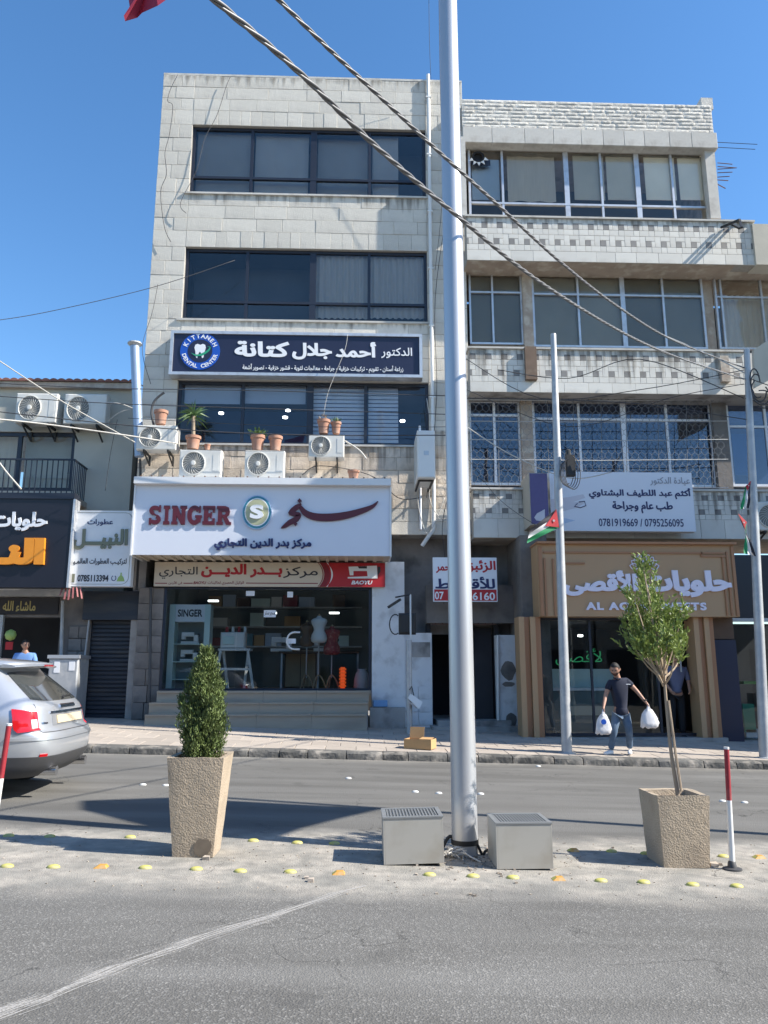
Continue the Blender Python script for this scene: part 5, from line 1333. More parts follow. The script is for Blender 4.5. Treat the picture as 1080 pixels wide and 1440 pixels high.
pts = smooth_pts([(bx-.16, by-.12, gz(bx)+.02), (bx-.05, by-.22, gz(bx)+.05), (bx+.02, by-.30, gz(bx)+.03), (bx+.08, by-.36, gz(bx)+.01)])
mb = MB().tube(pts, .007, 5)
for k in range(26):
    a = rnd.random()*6; p = Vector((bx-.12+rnd.uniform(-.09, .09), by-.18+rnd.uniform(-.06, .06), gz(bx)+.01+rnd.random()*.05)); d = Vector((math.cos(a), math.sin(a), rnd.uniform(-.3, .4)))*.08
    mb.tube([p-d, p+Vector((0, 0, .02)), p+d], .004, 4)
tag(mb.build('wire_tangle', M['wire_w']), 'tangle of stripped grey wires on the ground in front of the pole', 'wires')
# rubble and dust
mb = MB()
def stone(mb, x, y, r):
    vs = []; 
    for k in range(8): 
        v = Vector(((k&1)*2-1, ((k>>1)&1)*2-1, ((k>>2)&1)*2-1)); v = Vector([c*r*rnd.uniform(.5, 1) for c in v]); vs.append((x+v.x, y+v.y, gz(x)+r*.4+v.z*.7))
    mb.add(vs, [(0,2,3,1),(4,5,7,6),(0,1,5,4),(1,3,7,5),(3,2,6,7),(2,0,4,6)])
for k in range(900):
    u_ = rnd.random()
    if u_ < .55: x, y = bx+rnd.gauss(0, .55), by-.1+rnd.gauss(0, .28)
    else: x, y = rnd.uniform(-4.5, 5), rnd.uniform(5.7, 7.7)
    stone(mb, x, y, rnd.choice((.004, .006, .008, .013)) if abs(x-bx) < .5 else rnd.choice((.003, .005, .007)))
for (px, py, s) in ((290, 1209, .03), (437, 1240, .025), (431, 1236, .018), (1004, 1219, .035), (1012, 1217, .022), (862, 1193, .014)):
    x, y = on_road(px, py); stone(mb, x, y, s)
tag(mb.build('rubble', mat('rubble_stone', (.33, .28, .23), .95, var=.3, rand=.4, island=True, scale=5)), 'small grit and rubble scattered along the dusty median', 'rubble', kind='stuff')

def cabinet(x0, y0, x1, yd, h, rz, tilt, label, loc_px):
    x, y = on_road(*loc_px); w_ = x1
    t = thing('metal_cabinet', label, 'cabinet', (x, y, gz(x)), 'low metal cabinets beside the pole')
    W_, D_, H_ = x0, yd, h
    Mx = Matrix.Translation((x, y, gz(x)+.004)) @ Matrix.Rotation(rz, 4, 'Z') @ Matrix.Rotation(tilt, 4, 'Y')
    T = .012
    def bb(name, *a, m='cabinet'): return MB().box(*a, M4=Mx).build(name, M[m], t)
    bb('front_panel', T+.001, W_-T-.001, 0, T, 0, H_-.002); bb('back_panel', T+.001, W_-T-.001, D_-T, D_, 0, H_-.002)
    bb('side_panel', 0, T, 0, D_, 0, H_-.001); bb('side_panel', W_-T, W_, 0, D_, 0, H_-.001)
    bb('inner_shelf', T, W_-T, T, D_-T, H_*.35, H_*.37, m='dark')
    mb = MB(); fr = .03
    mb.box(-.004, W_+.004, -.005, fr, H_, H_+.012, M4=Mx).box(-.004, W_+.004, D_-fr, D_+.005, H_, H_+.012, M4=Mx).box(-.004, fr, fr, D_-fr, H_, H_+.011, M4=Mx).box(W_-fr, W_+.004, fr, D_-fr, H_, H_+.011, M4=Mx)
    mb.build('rim', M['grate'], t)
    mb = MB(); nb = 16
    for k in range(nb): xx = fr+(W_-2*fr)*(k+.5)/nb; mb.box(xx-.005, xx+.005, fr, D_-fr, H_-.012, H_+.006, M4=Mx)
    for k in range(7): yy = fr+(D_-2*fr)*(k+.5)/7; mb.box(fr, W_-fr, yy-.004, yy+.004, H_-.008, H_+.003, M4=Mx)
    tag(mb.build('top_grating', M['grate'], t), kind='stuff')
    return t
sc1 = by/1150
xa, ya = on_road(540, 1217); xb, yb = on_road(622, 1212)
cabinet(xb-xa, 0, 0, .42, .345, R_(0), R_(-1.2), 'low grey steel cabinet with grated top, left of the big pole and slightly tilted', (540, 1217))
xa, ya = on_road(699, 1223); xb, yb = on_road(778, 1224)
cabinet(xb-xa, 0, 0, .42, .335, R_(0), 0, 'low grey steel cabinet with grated top, right of the big pole', (699, 1223))

# planters
def planter(label, pxc, pyb, wt, wb, H, rz, hollow):
    x, y = on_road(pxc, pyb); y += wb/2; z0 = gz(x)
    t = thing('concrete_planter', label, 'planter', (x, y, z0), 'tapered concrete planters on the median')
    ring = []; N = 6
    def sq(s, z, jit=0):
        out = []
        for k in range(4):
            a0 = R_(45+90*k)+rz; a1 = R_(45+90*(k+1))+rz
            p0 = Vector((math.cos(a0), math.sin(a0), 0))*s/math.sqrt(2); p1 = Vector((math.cos(a1), math.sin(a1), 0))*s/math.sqrt(2)
            for i in range(N):
                f = i/N; p = p0.lerp(p1, .04+.92*f if i else .04) if False else p0.lerp(p1, f)
                if i == 0: p *= .972
                q = 1+noise.noise(Vector((p.x*9, p.y*9, z*9+x)))*.018*jit
                out.append((x+p.x*q, y+p.y*q, z0+z+noise.noise(Vector((p.x*7, p.y*7, x)))*.01*jit))
        return out
    M_ = 10; n = 4*N; vs = []
    for j in range(M_+1): f = j/M_; vs += sq(wb+(wt-wb)*f, H*f, 1 if 0 < j else .3)
    vs += sq(wt-.09, H-.004, .5); vs += sq(wt-.11, H-.06, .3)
    fs = [(j*n+k, j*n+(k+1)%n, (j+1)*n+(k+1)%n, (j+1)*n+k) for j in range(M_+2) for k in range(n)]
    mb = MB().add(vs, fs+[tuple(range(n-1, -1, -1))]); mb.build('body', M['planter'], t, smooth=True)
    s = sq(wt-.10, H-.05); mb = MB(); mb.add(s+[(x, y, z0+H-.035)], [(k, (k+1)%n, n) for k in range(n)]); mb.build('earth', M['soil'], t)
    return x, y, z0+H-.04
x1_, y1_, z1_ = planter('tall tapered concrete planter holding the dark cypress, left of the pole', 271, 1206, .475, .335, .78, R_(-1), False)
x2_, y2_, z2_ = planter('squat rough concrete planter holding the young tree by the striped post', 967, 1221, .45, .39, .565, R_(0), False)
cc = P3(284, 1193, y1_-.2); zb0 = gz(x1_); pts = []
for k in range(16):
    a = 2*math.pi*k/16; pz = max(zb0+.012, cc.z+.075*math.sin(a)*(1+.15*math.sin(a*3))); pxx = cc.x+.065*math.cos(a)*(1+.12*math.sin(a*2+1)); pts.append((pxx, y1_-(.335+(.475-.335)*(pz-zb0)/.78)/2-.006, pz))
pl_parent = [o for o in col.objects if o.name == 'concrete_planter'][0]
MB().add(pts, [tuple(range(16))]).build('damp_stain', mat('damp_stain', (.19, .15, .11), .9, var=.3, scale=20), pl_parent)
# cypress
cy = thing('cypress', 'dense dark green young cypress in the tall concrete planter', 'shrub', (x1_, y1_, z1_))
Hc = at(279, 912, y1_)[1]-z1_
MB().tube([(x1_, y1_, z1_-.05), (x1_, y1_, z1_+Hc*.8)], [.025, .01], 6).build('trunk', M['bark'], cy)
mb = MB()
def prof(f): return .172*(1-max(0, (f-.45)/.55)**1.7*.93)*(.80+.2*min(1, f*5))
for cl in range(950):
    f = rnd.random()**.9; a = rnd.random()*2*math.pi; lob = 1+.17*math.sin(a*3+f*9)+.12*math.sin(a*5-f*13); r = prof(f)*lob*rnd.uniform(.6, 1.0)
    c = Vector((x1_+r*math.cos(a), y1_+r*math.sin(a), z1_+Hc*f*.97)); lean = Vector((math.cos(a)*.28, math.sin(a)*.28, 1)).normalized()
    Lc = rnd.uniform(.06, .11)
    for k in range(20):
        p = c+lean*Lc*(k/20-.4)+Vector((rnd.gauss(0, .012), rnd.gauss(0, .012), 0)); d = (lean+Vector((rnd.gauss(0, .45), rnd.gauss(0, .45), rnd.gauss(0, .2)))).normalized()
        s = d.cross(Vector((rnd.gauss(0, 1), rnd.gauss(0, 1), rnd.gauss(0, 1)))).normalized()*.0048; L_ = rnd.uniform(.015, .032)
        mb.add([p-s, p+s, p+d*L_+s*.4, p+d*L_-s*.4], [(0, 1, 2, 3)])
tag(mb.build('foliage', M['leaf_d'], cy), kind='stuff')
mb = MB()
for k in range(40): f = k/40; mb.lathe((x1_, y1_, z1_+Hc*f*.9), [(prof(f)*.5, 0), (prof(f)*.5, .02)], 7) if False else None
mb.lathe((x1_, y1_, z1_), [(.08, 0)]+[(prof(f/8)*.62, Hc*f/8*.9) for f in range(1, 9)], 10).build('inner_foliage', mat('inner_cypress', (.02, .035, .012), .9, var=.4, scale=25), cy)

# young tree
tr = thing('young_tree', 'young staked tree with a slim trunk and bright green crown in the squat planter', 'tree', (x2_-.02, y2_, z2_))
tx, ty = x2_-.02, y2_
fork = at(933, 950, y2_)
pts = [(tx+.0, ty, z2_-.06)]+[tuple(P3(px, py, y2_)) for px, py in ((952, 1110), (944, 1060), (938, 1000), (934, 950))]
pts[0] = (P3(952, 1110, y2_).x, ty, z2_-.05)
MB().tube(smooth_pts(pts), [.021-.009*i/20 for i in range(21)], 8).build('trunk', M['bark'], tr, smooth=True)
stake = MB().tube([tuple(P3(958, 1112, y2_-.02)), tuple(P3(950, 1060, y2_-.02)), tuple(P3(940, 985, y2_-.01))], .012, 6).build('stake', M['bark'], tr)
topz = at(905, 797, y2_)[1]; cx0, cz0_ = fork
tips = []
mb = MB()
shape_pts = [((905, 800), .05), ((912, 840), .10), ((895, 850), .09), ((925, 855), .10), ((890, 880), .12), ((925, 890), .14), ((946, 880), .11), ((957, 872), .06), ((905, 905), .12), ((940, 910), .12), ((900, 890), .1), ((958, 905), .08), ((888, 905), .07), ((915, 870), .12), ((935, 925), .1), ((909, 820), .07), ((913, 925), .09), ((925, 915), .10), ((900, 920), .08), ((940, 895), .11), ((915, 900), .12), ((948, 920), .07), ((903, 865), .09), ((930, 875), .10)]
for (px, py), r in shape_pts:
    p = P3(px, py, y2_+rnd.uniform(-.22, .22)); base = Vector((cx0+rnd.uniform(-.01, .01), y2_, cz0_-rnd.uniform(-.02, .1))); mid = base.lerp(p, .5)+Vector((rnd.uniform(-.03, .03), rnd.uniform(-.04, .04), -.04)); tips.append((p, r, mid))
    mb.tube(smooth_pts([tuple(base), tuple(mid), tuple(p)], 4), [.011-.0008*i for i in range(9)], 5)
mb.build('branches', M['bark'], tr, smooth=True)
mb = MB()
def leaf(mb, p, d, L_, w_):
    s = d.cross(Vector((rnd.gauss(0, 1), rnd.gauss(0, 1), rnd.gauss(0, 1)))).normalized(); nrm = s.cross(d).normalized()
    a, b = p+d*L_*.35+s*w_+nrm*L_*.06, p+d*L_*.35-s*w_+nrm*L_*.06; c1, c2 = p+d*L_*.75+s*w_*.75, p+d*L_*.75-s*w_*.75; tip = p+d*L_-nrm*L_*.12
    mb.add([p, a, c1, tip, c2, b], [(0, 1, 2, 3, 4, 5)])
for (p, r, mid) in tips:
    nsh = int(9+r*90)
    for _ in range(nsh):
        c = p+Vector((rnd.gauss(0, r*.38), rnd.gauss(0, r*.6), rnd.gauss(0, r*.6))); dr = ((c-p)*2+Vector((rnd.gauss(0, .3), rnd.gauss(0, .3), .8))).normalized()
        for k in range(rnd.randint(7, 12)):
            q = c+dr*.012*k; d = (dr+Vector((rnd.gauss(0, .6), rnd.gauss(0, .6), rnd.gauss(0, .35)))).normalized(); leaf(mb, q, d, rnd.uniform(.035, .062), rnd.uniform(.006, .010))
tag(mb.build('foliage', M['leaf'], tr), kind='stuff')

# striped posts
def post(label, p0, p1, wpx, base=True):
    x, y = on_road(*p0); b0 = Vector((x, y, gz(x))); tp = P3(p1[0], p1[1], y)
    t = thing('striped_post', label, 'marker post', tuple(b0), 'red and white marker posts')
    r = wpx/2/1150*y; d = tp-b0
    MB().tube([b0+d*.04, b0+d*.56], [r*1.15, r], 12).build('white_section', M['white_p'], t, smooth=True)
    MB().tube([b0+d*.56, b0+d], r*1.0, 12).build('red_section', M['post_red'], t, smooth=True)
    MB().tube([b0+d*.985, b0+d*1.004], r*1.04, 12).build('cap', M['white_p'], t, smooth=True)
    MB().lathe(tuple(b0), [(.075, 0), (.075, .012), (.038, .02), (.03, .06), (.022, .07)], 14).build('base', M['plast'], t, smooth=True)
post('upright red and white marker post right of the squat planter', (1030, 1223), (1021.5, 1051), 7.2)
post('leaning red and white marker post beside the silver car', (-14, 1195), (13, 1018), 7.5)

# road studs
def dome(m, label, px, py, grp, s=1.0):
    x, y = on_road(px, py); R = .050*s
    o = MB().lathe((x, y, gz(x)), [(R, 0), (R*.97, .008), (R*.8, .016), (R*.45, .021), (.004, .022)], 14, sy=.72).build('road_stud', m, smooth=True); tag(o, label, 'road stud', grp)
def wedge(label, px, py, grp):
    x, y = on_road(px, py); a, b, h = .05, .04, .022; z = gz(x)
    t = thing('road_stud', label, 'road stud', (x, y, z), grp)
    MB().add([(x-a,y-b,z),(x+a,y-b,z),(x+a,y+b,z),(x-a,y+b,z),(x-a*.3,y-b*.6,z+h),(x+a*.7,y-b*.6,z+h),(x+a*.7,y+b*.6,z+h),(x-a*.3,y+b*.6,z+h)], [(4,5,6,7),(0,1,5,4),(1,2,6,5),(2,3,7,6),(3,0,4,7)]).build('body', M['stud_o'], t)
    MB().add([(x-a*.95,y-b*.8,z+.003),(x-a*.35,y-b*.5,z+h*.97),(x-a*.35,y+b*.5,z+h*.97),(x-a*.95,y+b*.8,z+.003)], [(0,1,2,3)]).build('reflector', M['stud_y'], t)
FRONT_L = {10: 'leftmost yellow stud of the front row at the picture edge', 75: 'second yellow stud from the left in the front row', 204: 'yellow front-row stud just left of the tall planter foot', 276: 'yellow front-row stud right before the tall planter', 338: 'first yellow front-row stud right of the tall planter', 408: 'yellow front-row stud midway between tall planter and left cabinet',
 604: 'dusty yellow front-row stud before the left cabinet', 665: 'dusty yellow front-row stud before the steel pole foot', 721: 'dusty yellow front-row stud before the right cabinet', 845: 'yellow front-row stud right of the orange wedge by the right cabinet', 905: 'yellow front-row stud left of the squat planter front', 974: 'yellow front-row stud right before the squat planter', 1036: 'rightmost yellow front-row stud below the striped post'}
BACK_L = {12: 'leftmost yellow stud of the back row at the picture edge', 70: 'second yellow stud from the left in the back row', 183: 'yellow back-row stud left of the tall planter', 356: 'first yellow back-row stud right of the tall planter', 418: 'second yellow back-row stud right of the tall planter', 470: 'yellow back-row stud nearest the left cabinet', 860: 'yellow back-row stud lying in the squat planter shadow', 908: 'yellow back-row stud touching the squat planter side', 1017: 'yellow back-row stud behind the striped post foot'}
WHITE_L = {201: 'worn white stud on the far lane behind the car shadow', 233: 'worn white stud on the far lane left of the tall planter', 490: 'white scrap on the far lane right of the cypress', 584: 'left one of two white studs left of the steel pole', 617: 'white stud close to the left side of the steel pole', 676: 'white stud close to the right side of the steel pole', 757: 'white scrap under the kerb before the left thin pole', 1016: 'worn white stud just left of the striped post top', 1047: 'worn white stud just right of the striped post'}
stud_label = lambda px, row: (FRONT_L if row == 'front' else BACK_L)[px]
white_label = lambda px: WHITE_L[px]
gF, gB, gW = 'yellow domed studs of the front row', 'yellow domed studs of the back row', 'worn white studs on the far lane'
for px, py in ((10, 1219), (75, 1220), (204, 1221), (276, 1223), (338, 1226), (408, 1227), (604, 1231), (665, 1233), (721, 1235), (845, 1239.5), (905, 1241.5), (974, 1245), (1036, 1247)):
    dome(M['stud_y'], stud_label(px, 'front'), px, py, gF)
wedge('orange wedge road stud in front row, left of the tall planter', 142, 1220, 'orange wedge studs'); wedge('dusty orange wedge stud in front row, left of the cabinets', 476, 1229, 'orange wedge studs'); wedge('orange wedge stud in front row, just right of the cabinets', 785, 1237, 'orange wedge studs')
wedge('orange wedge stud in back row behind the right cabinet corner', 806, 1197, 'orange wedge studs'); wedge('orange wedge stud in back row at the right edge', 1067, 1206.5, 'orange wedge studs')
for px, py in ((12, 1176), (70, 1177), (183, 1178), (356, 1183), (418, 1186), (470, 1187), (860, 1198), (908, 1201), (1017, 1205)): dome(M['stud_y'], stud_label(px, 'back'), px, py, gB)
for px, py in ((201, 1104), (233, 1105), (490, 1095), (584, 1114), (617, 1116), (676, 1117), (757, 1078), (1016, 1127), (1047, 1129)): dome(M['stud_w'], white_label(px), px, py, gW, .9)

# chalky scratch across the near lane
def scratch_mat():
    m = bpy.data.materials.new('chalk_scrape'); m.use_nodes = True; n = m.node_tree; b = n.nodes['Principled BSDF']; b.inputs['Base Color'].default_value = (.48, .46, .43, 1); b.inputs['Roughness'].default_value = .95
    tc = n.nodes.new('ShaderNodeTexCoord'); mp = n.nodes.new('ShaderNodeMapping'); mp.inputs['Scale'].default_value = (1.3, 16, 1)
    n.links.new(tc.outputs['UV'], mp.inputs[0]); no = n.nodes.new('ShaderNodeTexNoise'); no.inputs['Scale'].default_value = 1.5; no.inputs['Detail'].default_value = 8; n.links.new(mp.outputs[0], no.inputs[0])
    n2 = n.nodes.new('ShaderNodeTexNoise'); n2.inputs['Scale'].default_value = 90; n.links.new(tc.outputs['Object'], n2.inputs[0])
    sx = n.nodes.new('ShaderNodeSeparateXYZ'); n.links.new(tc.outputs['UV'], sx.inputs[0])
    def mt(op, a, b2, cl=False):
        k = n.nodes.new('ShaderNodeMath'); k.operation = op; k.use_clamp = cl
        for i, q in enumerate((a, b2)):
            if isinstance(q, (int, float)): k.inputs[i].default_value = q
            else: n.links.new(q, k.inputs[i])
        return k.outputs[0]
    edge = mt('SUBTRACT', 1.0, mt('MULTIPLY', mt('ABSOLUTE', mt('SUBTRACT', sx.outputs[1], .5), 0), 2.0))
    a = mt('MULTIPLY', mt('SUBTRACT', mt('ADD', no.outputs[0], mt('MULTIPLY', edge, .34)), .70), 9, True)
    a = mt('MULTIPLY', a, mt('ADD', mt('MULTIPLY', n2.outputs[0], 1.3), 0.0), True)
    a = mt('MULTIPLY', a, .85)
    n.links.new(a, b.inputs['Alpha']); return m
ctr = [(-40, 1440), (60, 1405), (140, 1372), (205, 1347), (290, 1317), (380, 1290), (450, 1266), (515, 1246)]; wd = [.15, .15, .14, .12, .14, .12, .10, .05]
P_ = [Vector((*on_road(*c), 0)) for c in ctr]; mb = MB(); vs = []
for i, p in enumerate(P_):
    d = (P_[min(i+1, 7)]-P_[max(i-1, 0)]).normalized(); q = Vector((-d.y, d.x, 0))*wd[i]
    for s in (-1, 1): v = p+q*s; vs.append((v.x, v.y, gz(v.x)+.004))
mb.add(vs, [(2*i, 2*i+1, 2*i+3, 2*i+2)[::-1] for i in range(7)])
o = mb.build('road_scrape', None); me = o.data; me.materials.append(scratch_mat()); uv = me.uv_layers.new(name='UVMap')
for pl_ in me.polygons:
    for li in pl_.loop_indices: vi = me.loops[li].vertex_index; uv.data[li].uv = (vi//2*.6, vi % 2)
tag(o, kind='structure')

# ================================================================== FLAG POLES, LAMP POST, WIRES
def cloth(parent, name, m, P, nu=10, nv=6, amp=.03, ph=0):
    """P(u,v) -> point"""
    mb = MB(); vs = []
    for j in range(nv+1):
        for i in range(nu+1):
            u_, v_ = i/nu, j/nv; p = Vector(P(u_, v_)); p.y += amp*math.sin(u_*7+v_*2.5+ph)*u_; vs.append(tuple(p))
    mb.add(vs, [(j*(nu+1)+i, j*(nu+1)+i+1, (j+1)*(nu+1)+i+1, (j+1)*(nu+1)+i) for j in range(nv) for i in range(nu)])
    return mb.build(name, m, parent, smooth='all')
def bil(a, b, c, d):      # corners: hoist top, hoist bottom, fly top, fly bottom
    a, b, c, d = map(Vector, (a, b, c, d)); return lambda u_, v_: (a.lerp(b, v_)).lerp(c.lerp(d, v_), u_)
yq = KY+.55
def thin_pole(label, pb_, pt_, r, y):
    b0 = P3(*pb_, y); b0.z = sz(b0.x, y)-.02; t0 = P3(*pt_, y)
    t = thing('flag_pole', label, 'pole', tuple(b0), 'thin grey poles on the pavement')
    MB().tube([b0, b0.lerp(t0, .55), t0], [r*1.2, r, r*.72], 12).build('shaft', M['galv_o'], t, smooth=True)
    MB().lathe(tuple(b0), [(r*2, 0), (r*2, .03), (r*1.2, .04)], 12).build('base', M['galv_o'], t)
    return t, b0, t0
tA, bA, hA = thin_pole('thin grey pole before the sweet shop carrying the open flag and a junction box', (797, 1056), (778, 470), .082, yq)
tB, bB, hB = thin_pole('thin grey pole at the right edge where the twisted cables end', (1075, 1060), (1050, 492), .082, yq)
def jordan(label, hoist_t, hoist_b, fly_t, fly_b, tipk):
    a, b, c, d = hoist_t, hoist_b, fly_t, fly_b
    f = thing('flag', label, 'flag', tuple(a), 'small national flags on the poles')
    L = lambda p, q, t: Vector(p).lerp(Vector(q), t)
    for k, m in enumerate(('flagk', 'flagw', 'flagg')):
        t0, t1 = k/3, (k+1)/3; cloth(f, 'stripe', M[m], bil(L(a, b, t0), L(a, b, t1), L(c, d, t0), L(c, d, t1)), ph=0)
    mb = MB(); 
    Pq = bil(a, b, c, d); n = 8; vs = []; off = Vector((0, -.012, 0))
    for i in range(n+1):
        u_ = i/n*tipk; s = .5*(i/n)
        for v_ in (s, 1-s): p = Pq(u_, v_)+off; p.y += .03*math.sin(u_*7+v_*2.5)*u_-.01; vs.append(tuple(p))
    mb.add(vs, [(2*i, 2*i+1, 2*i+3, 2*i+2) for i in range(n)]); tri = mb.build('triangle', M['flagr'], f, smooth='all')
    c0 = Pq(tipk*.33, .5); r = (Vector(b)-Vector(a)).length*.085; star = []
    for k in range(14): rr_ = r if k % 2 == 0 else r*.45; star.append((c0.x+rr_*math.cos(k*math.pi/7), c0.z+rr_*math.sin(k*math.pi/7)))
    MB().prism(star, c0.y-.04, c0.y-.03).build('star', M['flagw'], f)
    return f
yf = yq-.10
jordan('small flag with red triangle and green stripe spread open on the left thin pole', P3(782, 716, yf), P3(786, 742, yf), P3(746, 744, yf-.2), P3(741, 764, yf-.15), .45)
jordan('narrow drooping flag hanging low on the right thin pole', P3(1037, 722, yf), P3(1050, 735, yf), P3(1064, 782, yf-.1), P3(1046, 778, yf-.15), .4)
jordan('small crumpled flag scrap above the drooping flag on the right thin pole', P3(1056, 676, yf), P3(1048, 684, yf), P3(1054, 714, yf-.1), P3(1041, 716, yf-.1), .3)
# junction box and loops on pole A
p = P3(803, 655, yq-.1)
JB = thing('junction_box', 'small black junction box with cable loops strapped to the left thin pole', 'junction box', tuple(p))
MB().box(p.x-.10, p.x+.06, yq-.2, yq-.06, p.z-.22, p.z+.2).build('box', M['rubber'], JB)
MB().lathe((p.x-.05, yq-.13, p.z+.2), [(.05, 0), (.05, .1), (.02, .13)], 10).build('gland', M['bracket'], JB)
for k in range(5):
    pts = [(p.x-.14+.11*math.cos(t)*(1+.3*k/3)+.03*k, yq-.17-.02*k, p.z-.18+.24*math.sin(t)*(1+.1*k)) for t in [math.pi*(.1+j*.23) + k*.6 for j in range(8)]]
    MB().tube(smooth_pts(pts, 3), .008, 4).build('cable_loop', M['wire'], JB)
r = rect(788, 848, 803, 902, yq-.05)
pr_ = thing('hanging_plate', 'round-edged dark plate fixed edgewise on the left thin pole', 'plate', (r[0], yq, r[2]))
pts = disc(Vector(((r[0]+r[1])/2, 0, (r[2]+r[3])/2)), (r[1]-r[0])*.45, (r[3]-r[2])/2, 0, 0)[0]; MB().prism(pts, yq-.02+.10, yq+.13).build('plate', M['bracket'], pr_)

# old service pole with flood light
sy_ = 17.2
b0 = P3(576, 1036, sy_); b0.z = sz(b0.x, sy_); h0 = P3(577, 836, sy_)
SP_ = thing('service_pole', 'old grey service pipe pole in front of the white pier', 'pole', tuple(b0))
MB().tube([b0, (b0.x, sy_, P3(576, 900, sy_).z)], .062, 10).build('shaft', M['galv_o'], SP_, smooth=True)
MB().tube([P3(577.5, 900, sy_-.02), h0], .022, 8).build('upper_pipe', M['galv'], SP_, smooth=True)
MB().tube([h0, P3(556, 840, sy_-.1)], .02, 6).build('arm', M['bracket'], SP_)
r = rect(558, 862, 585, 892, sy_+.1)
EB = thing('meter_box', 'round-cornered dark metal meter box hung behind the service pole', 'meter box', ((r[0]+r[1])/2, sy_+.1, r[2]))
MB().cbox(r[0]+.05, r[1], sy_+.08, sy_+.3, r[2], r[3], .05).build('box', M['bracket'], EB)
c = P3(556, 878, sy_+.05); MB().tube([(c.x+.13*math.cos(R_(a)), sy_+.06, c.z+.22*math.sin(R_(a))) for a in range(60, 301, 20)], .015, 6).build('hoop', M['rubber'], EB)
MB().bar(P3(546, 854, sy_-.2), P3(563, 843, sy_), .05).build('clip', M['bracket'], EB)
p = P3(584, 985, sy_-.1)
FLp = thing('flood_light', 'white flood lamp hanging loose on the service pole', 'lamp', tuple(p))
Mx = Matrix.Translation(p) @ Matrix.Rotation(R_(38), 4, 'Y')
MB().add([tuple(Mx @ Vector(v)) for v in ((-.16,-.09,-.06),(.16,-.13,-.10),(.16,.13,-.10),(-.16,.09,-.06),(-.17,-.07,.05),(.14,-.10,.07),(.14,.10,.07),(-.17,.07,.05))], [(0,3,2,1),(4,5,6,7),(0,1,5,4),(1,2,6,5),(2,3,7,6),(3,0,4,7)]).build('housing', M['white_p'], FLp)
MB().box(-.10, .12, -.085, .085, -.125, -.09, M4=Mx).build('lens', M['galv'], FLp)
MB().tube([P3(576, 970, sy_-.06), P3(579, 965, sy_-.09), P3(582, 978, sy_-.1)], .012, 5).build('bracket', M['bracket'], FLp)

# cables and wires
def twisted(name, label, P, r, turns, strands=3):
    pts = smooth_pts(P, 24); n = len(pts); mb = MB(); V_ = [Vector(p) for p in pts]; L = 0; cum = [0]
    for i in range(1, n): L += (V_[i]-V_[i-1]).length; cum.append(L)
    for s in range(strands):
        q = []
        for i in range(n):
            d = (V_[min(i+1, n-1)]-V_[max(i-1, 0)]).normalized(); a = d.cross(Vector((0,0,1))).normalized(); b = a.cross(d); t = 2*math.pi*(cum[i]/turns+s/strands)
            q.append(V_[i]+(a*math.cos(t)+b*math.sin(t))*r)
        mb.tube(q, r*.98, 6)
    return tag(mb.build(name, M['cable'], smooth='all'), label, 'cable')
def cpt(px, py, D): return tuple(P3(px, py, D))
def depth_at(f, D0=3.2, D1=14.4): return 1/((1-f)/D0+f/D1)
def cable_pts(pl, D0, D1):
    n = len(pl); cum = [0]
    for i in range(1, n): cum.append(cum[-1]+math.hypot(pl[i][0]-pl[i-1][0], pl[i][1]-pl[i-1][1]))
    return [cpt(p[0], p[1], depth_at(c/cum[-1], D0, D1)) for p, c in zip(pl, cum)]
twisted('twisted_cable', 'thick twisted overhead cable sweeping down from the upper left to the right pole', cable_pts([(240, -52), (302, 0), (420, 101), (530, 207), (640, 301), (760, 397), (880, 470), (960, 505), (1046, 533)], 2.9, yq), .0092, .42)
twisted('twisted_cable', 'thinner twisted overhead cable, the upper of the two crossing the pole', cable_pts([(330, -60), (392, 0), (470, 76), (560, 160), (620, 216), (700, 288), (790, 370), (870, 432), (950, 480), (1046, 517)], 4.2, yq), .0092, .40)
def wire(pl, y0, y1, r, label, m='wire', name='wire', k=6):
    n = len(pl); P = [cpt(p[0], p[1], y0+(y1-y0)*i/(n-1)) for i, p in enumerate(pl)]
    return tag(MB().tube(smooth_pts(P, k), r, 4).build(name, M[m], smooth='all'), label, 'wire')
G1 = 'thin wires strung along the facades'
def gw(*a, **k): o = wire(*a, **k); o['group'] = G1; return o
gw([(-40, 480), (0, 508), (90, 566), (190, 622)], 14, 17.3, .014, 'pale sagging wire running down over the eave air conditioners to the sign corner', m='wire_w')
gw([(-40, 586), (60, 596), (190, 614), (250, 624)], 14, 17.4, .016, 'pale thick wire running across the balcony window to the corner air conditioner', m='wire_w')
gw([(-40, 455), (60, 440), (215, 404), (330, 366)], 16, 18.2, .008, 'thin dark wire rising across the open sky to the stone wall')
gw([(-20, 538), (150, 546), (350, 549), (640, 557)], 17.2, 17.0, .010, 'thin wire crossing just below the dental sign')
gw([(-20, 556), (150, 567), (350, 574), (640, 583)], 17.2, 17.0, .010, 'thin wire crossing the roller blinds and the yucca top')
gw([(-20, 577), (200, 600), (400, 611), (645, 612)], 17.2, 17.0, .012, 'dark wire crossing at the height of the clay pots')
gw([(180, 588), (350, 597), (500, 601), (640, 600)], 17.2, 17.1, .007, 'faint wire crossing the blue glass above the pots')
gw([(255, 632), (350, 634), (430, 634)], 17.8, 17.8, .007, 'faint wire over the tops of the low air conditioners')
gw([(603, -10), (604, 60), (606, 112)], 17.5, 18.3, .006, 'left hair-thin wire hanging from the sky to the roof edge')
gw([(617, -10), (619, 120), (622, 270), (612, 380)], 17.5, 18.4, .006, 'right hair-thin wire hanging beside the pole')
gw([(656, 560), (760, 562), (900, 568), (1050, 590)], 16.5, yq, .009, 'wire along the top of the chicken wire mesh')
gw([(656, 600), (720, 640), (800, 672), (860, 664)], 17.5, 16.8, .012, 'pale wire drooping across the meshed window to the clinic sign', m='wire_w')
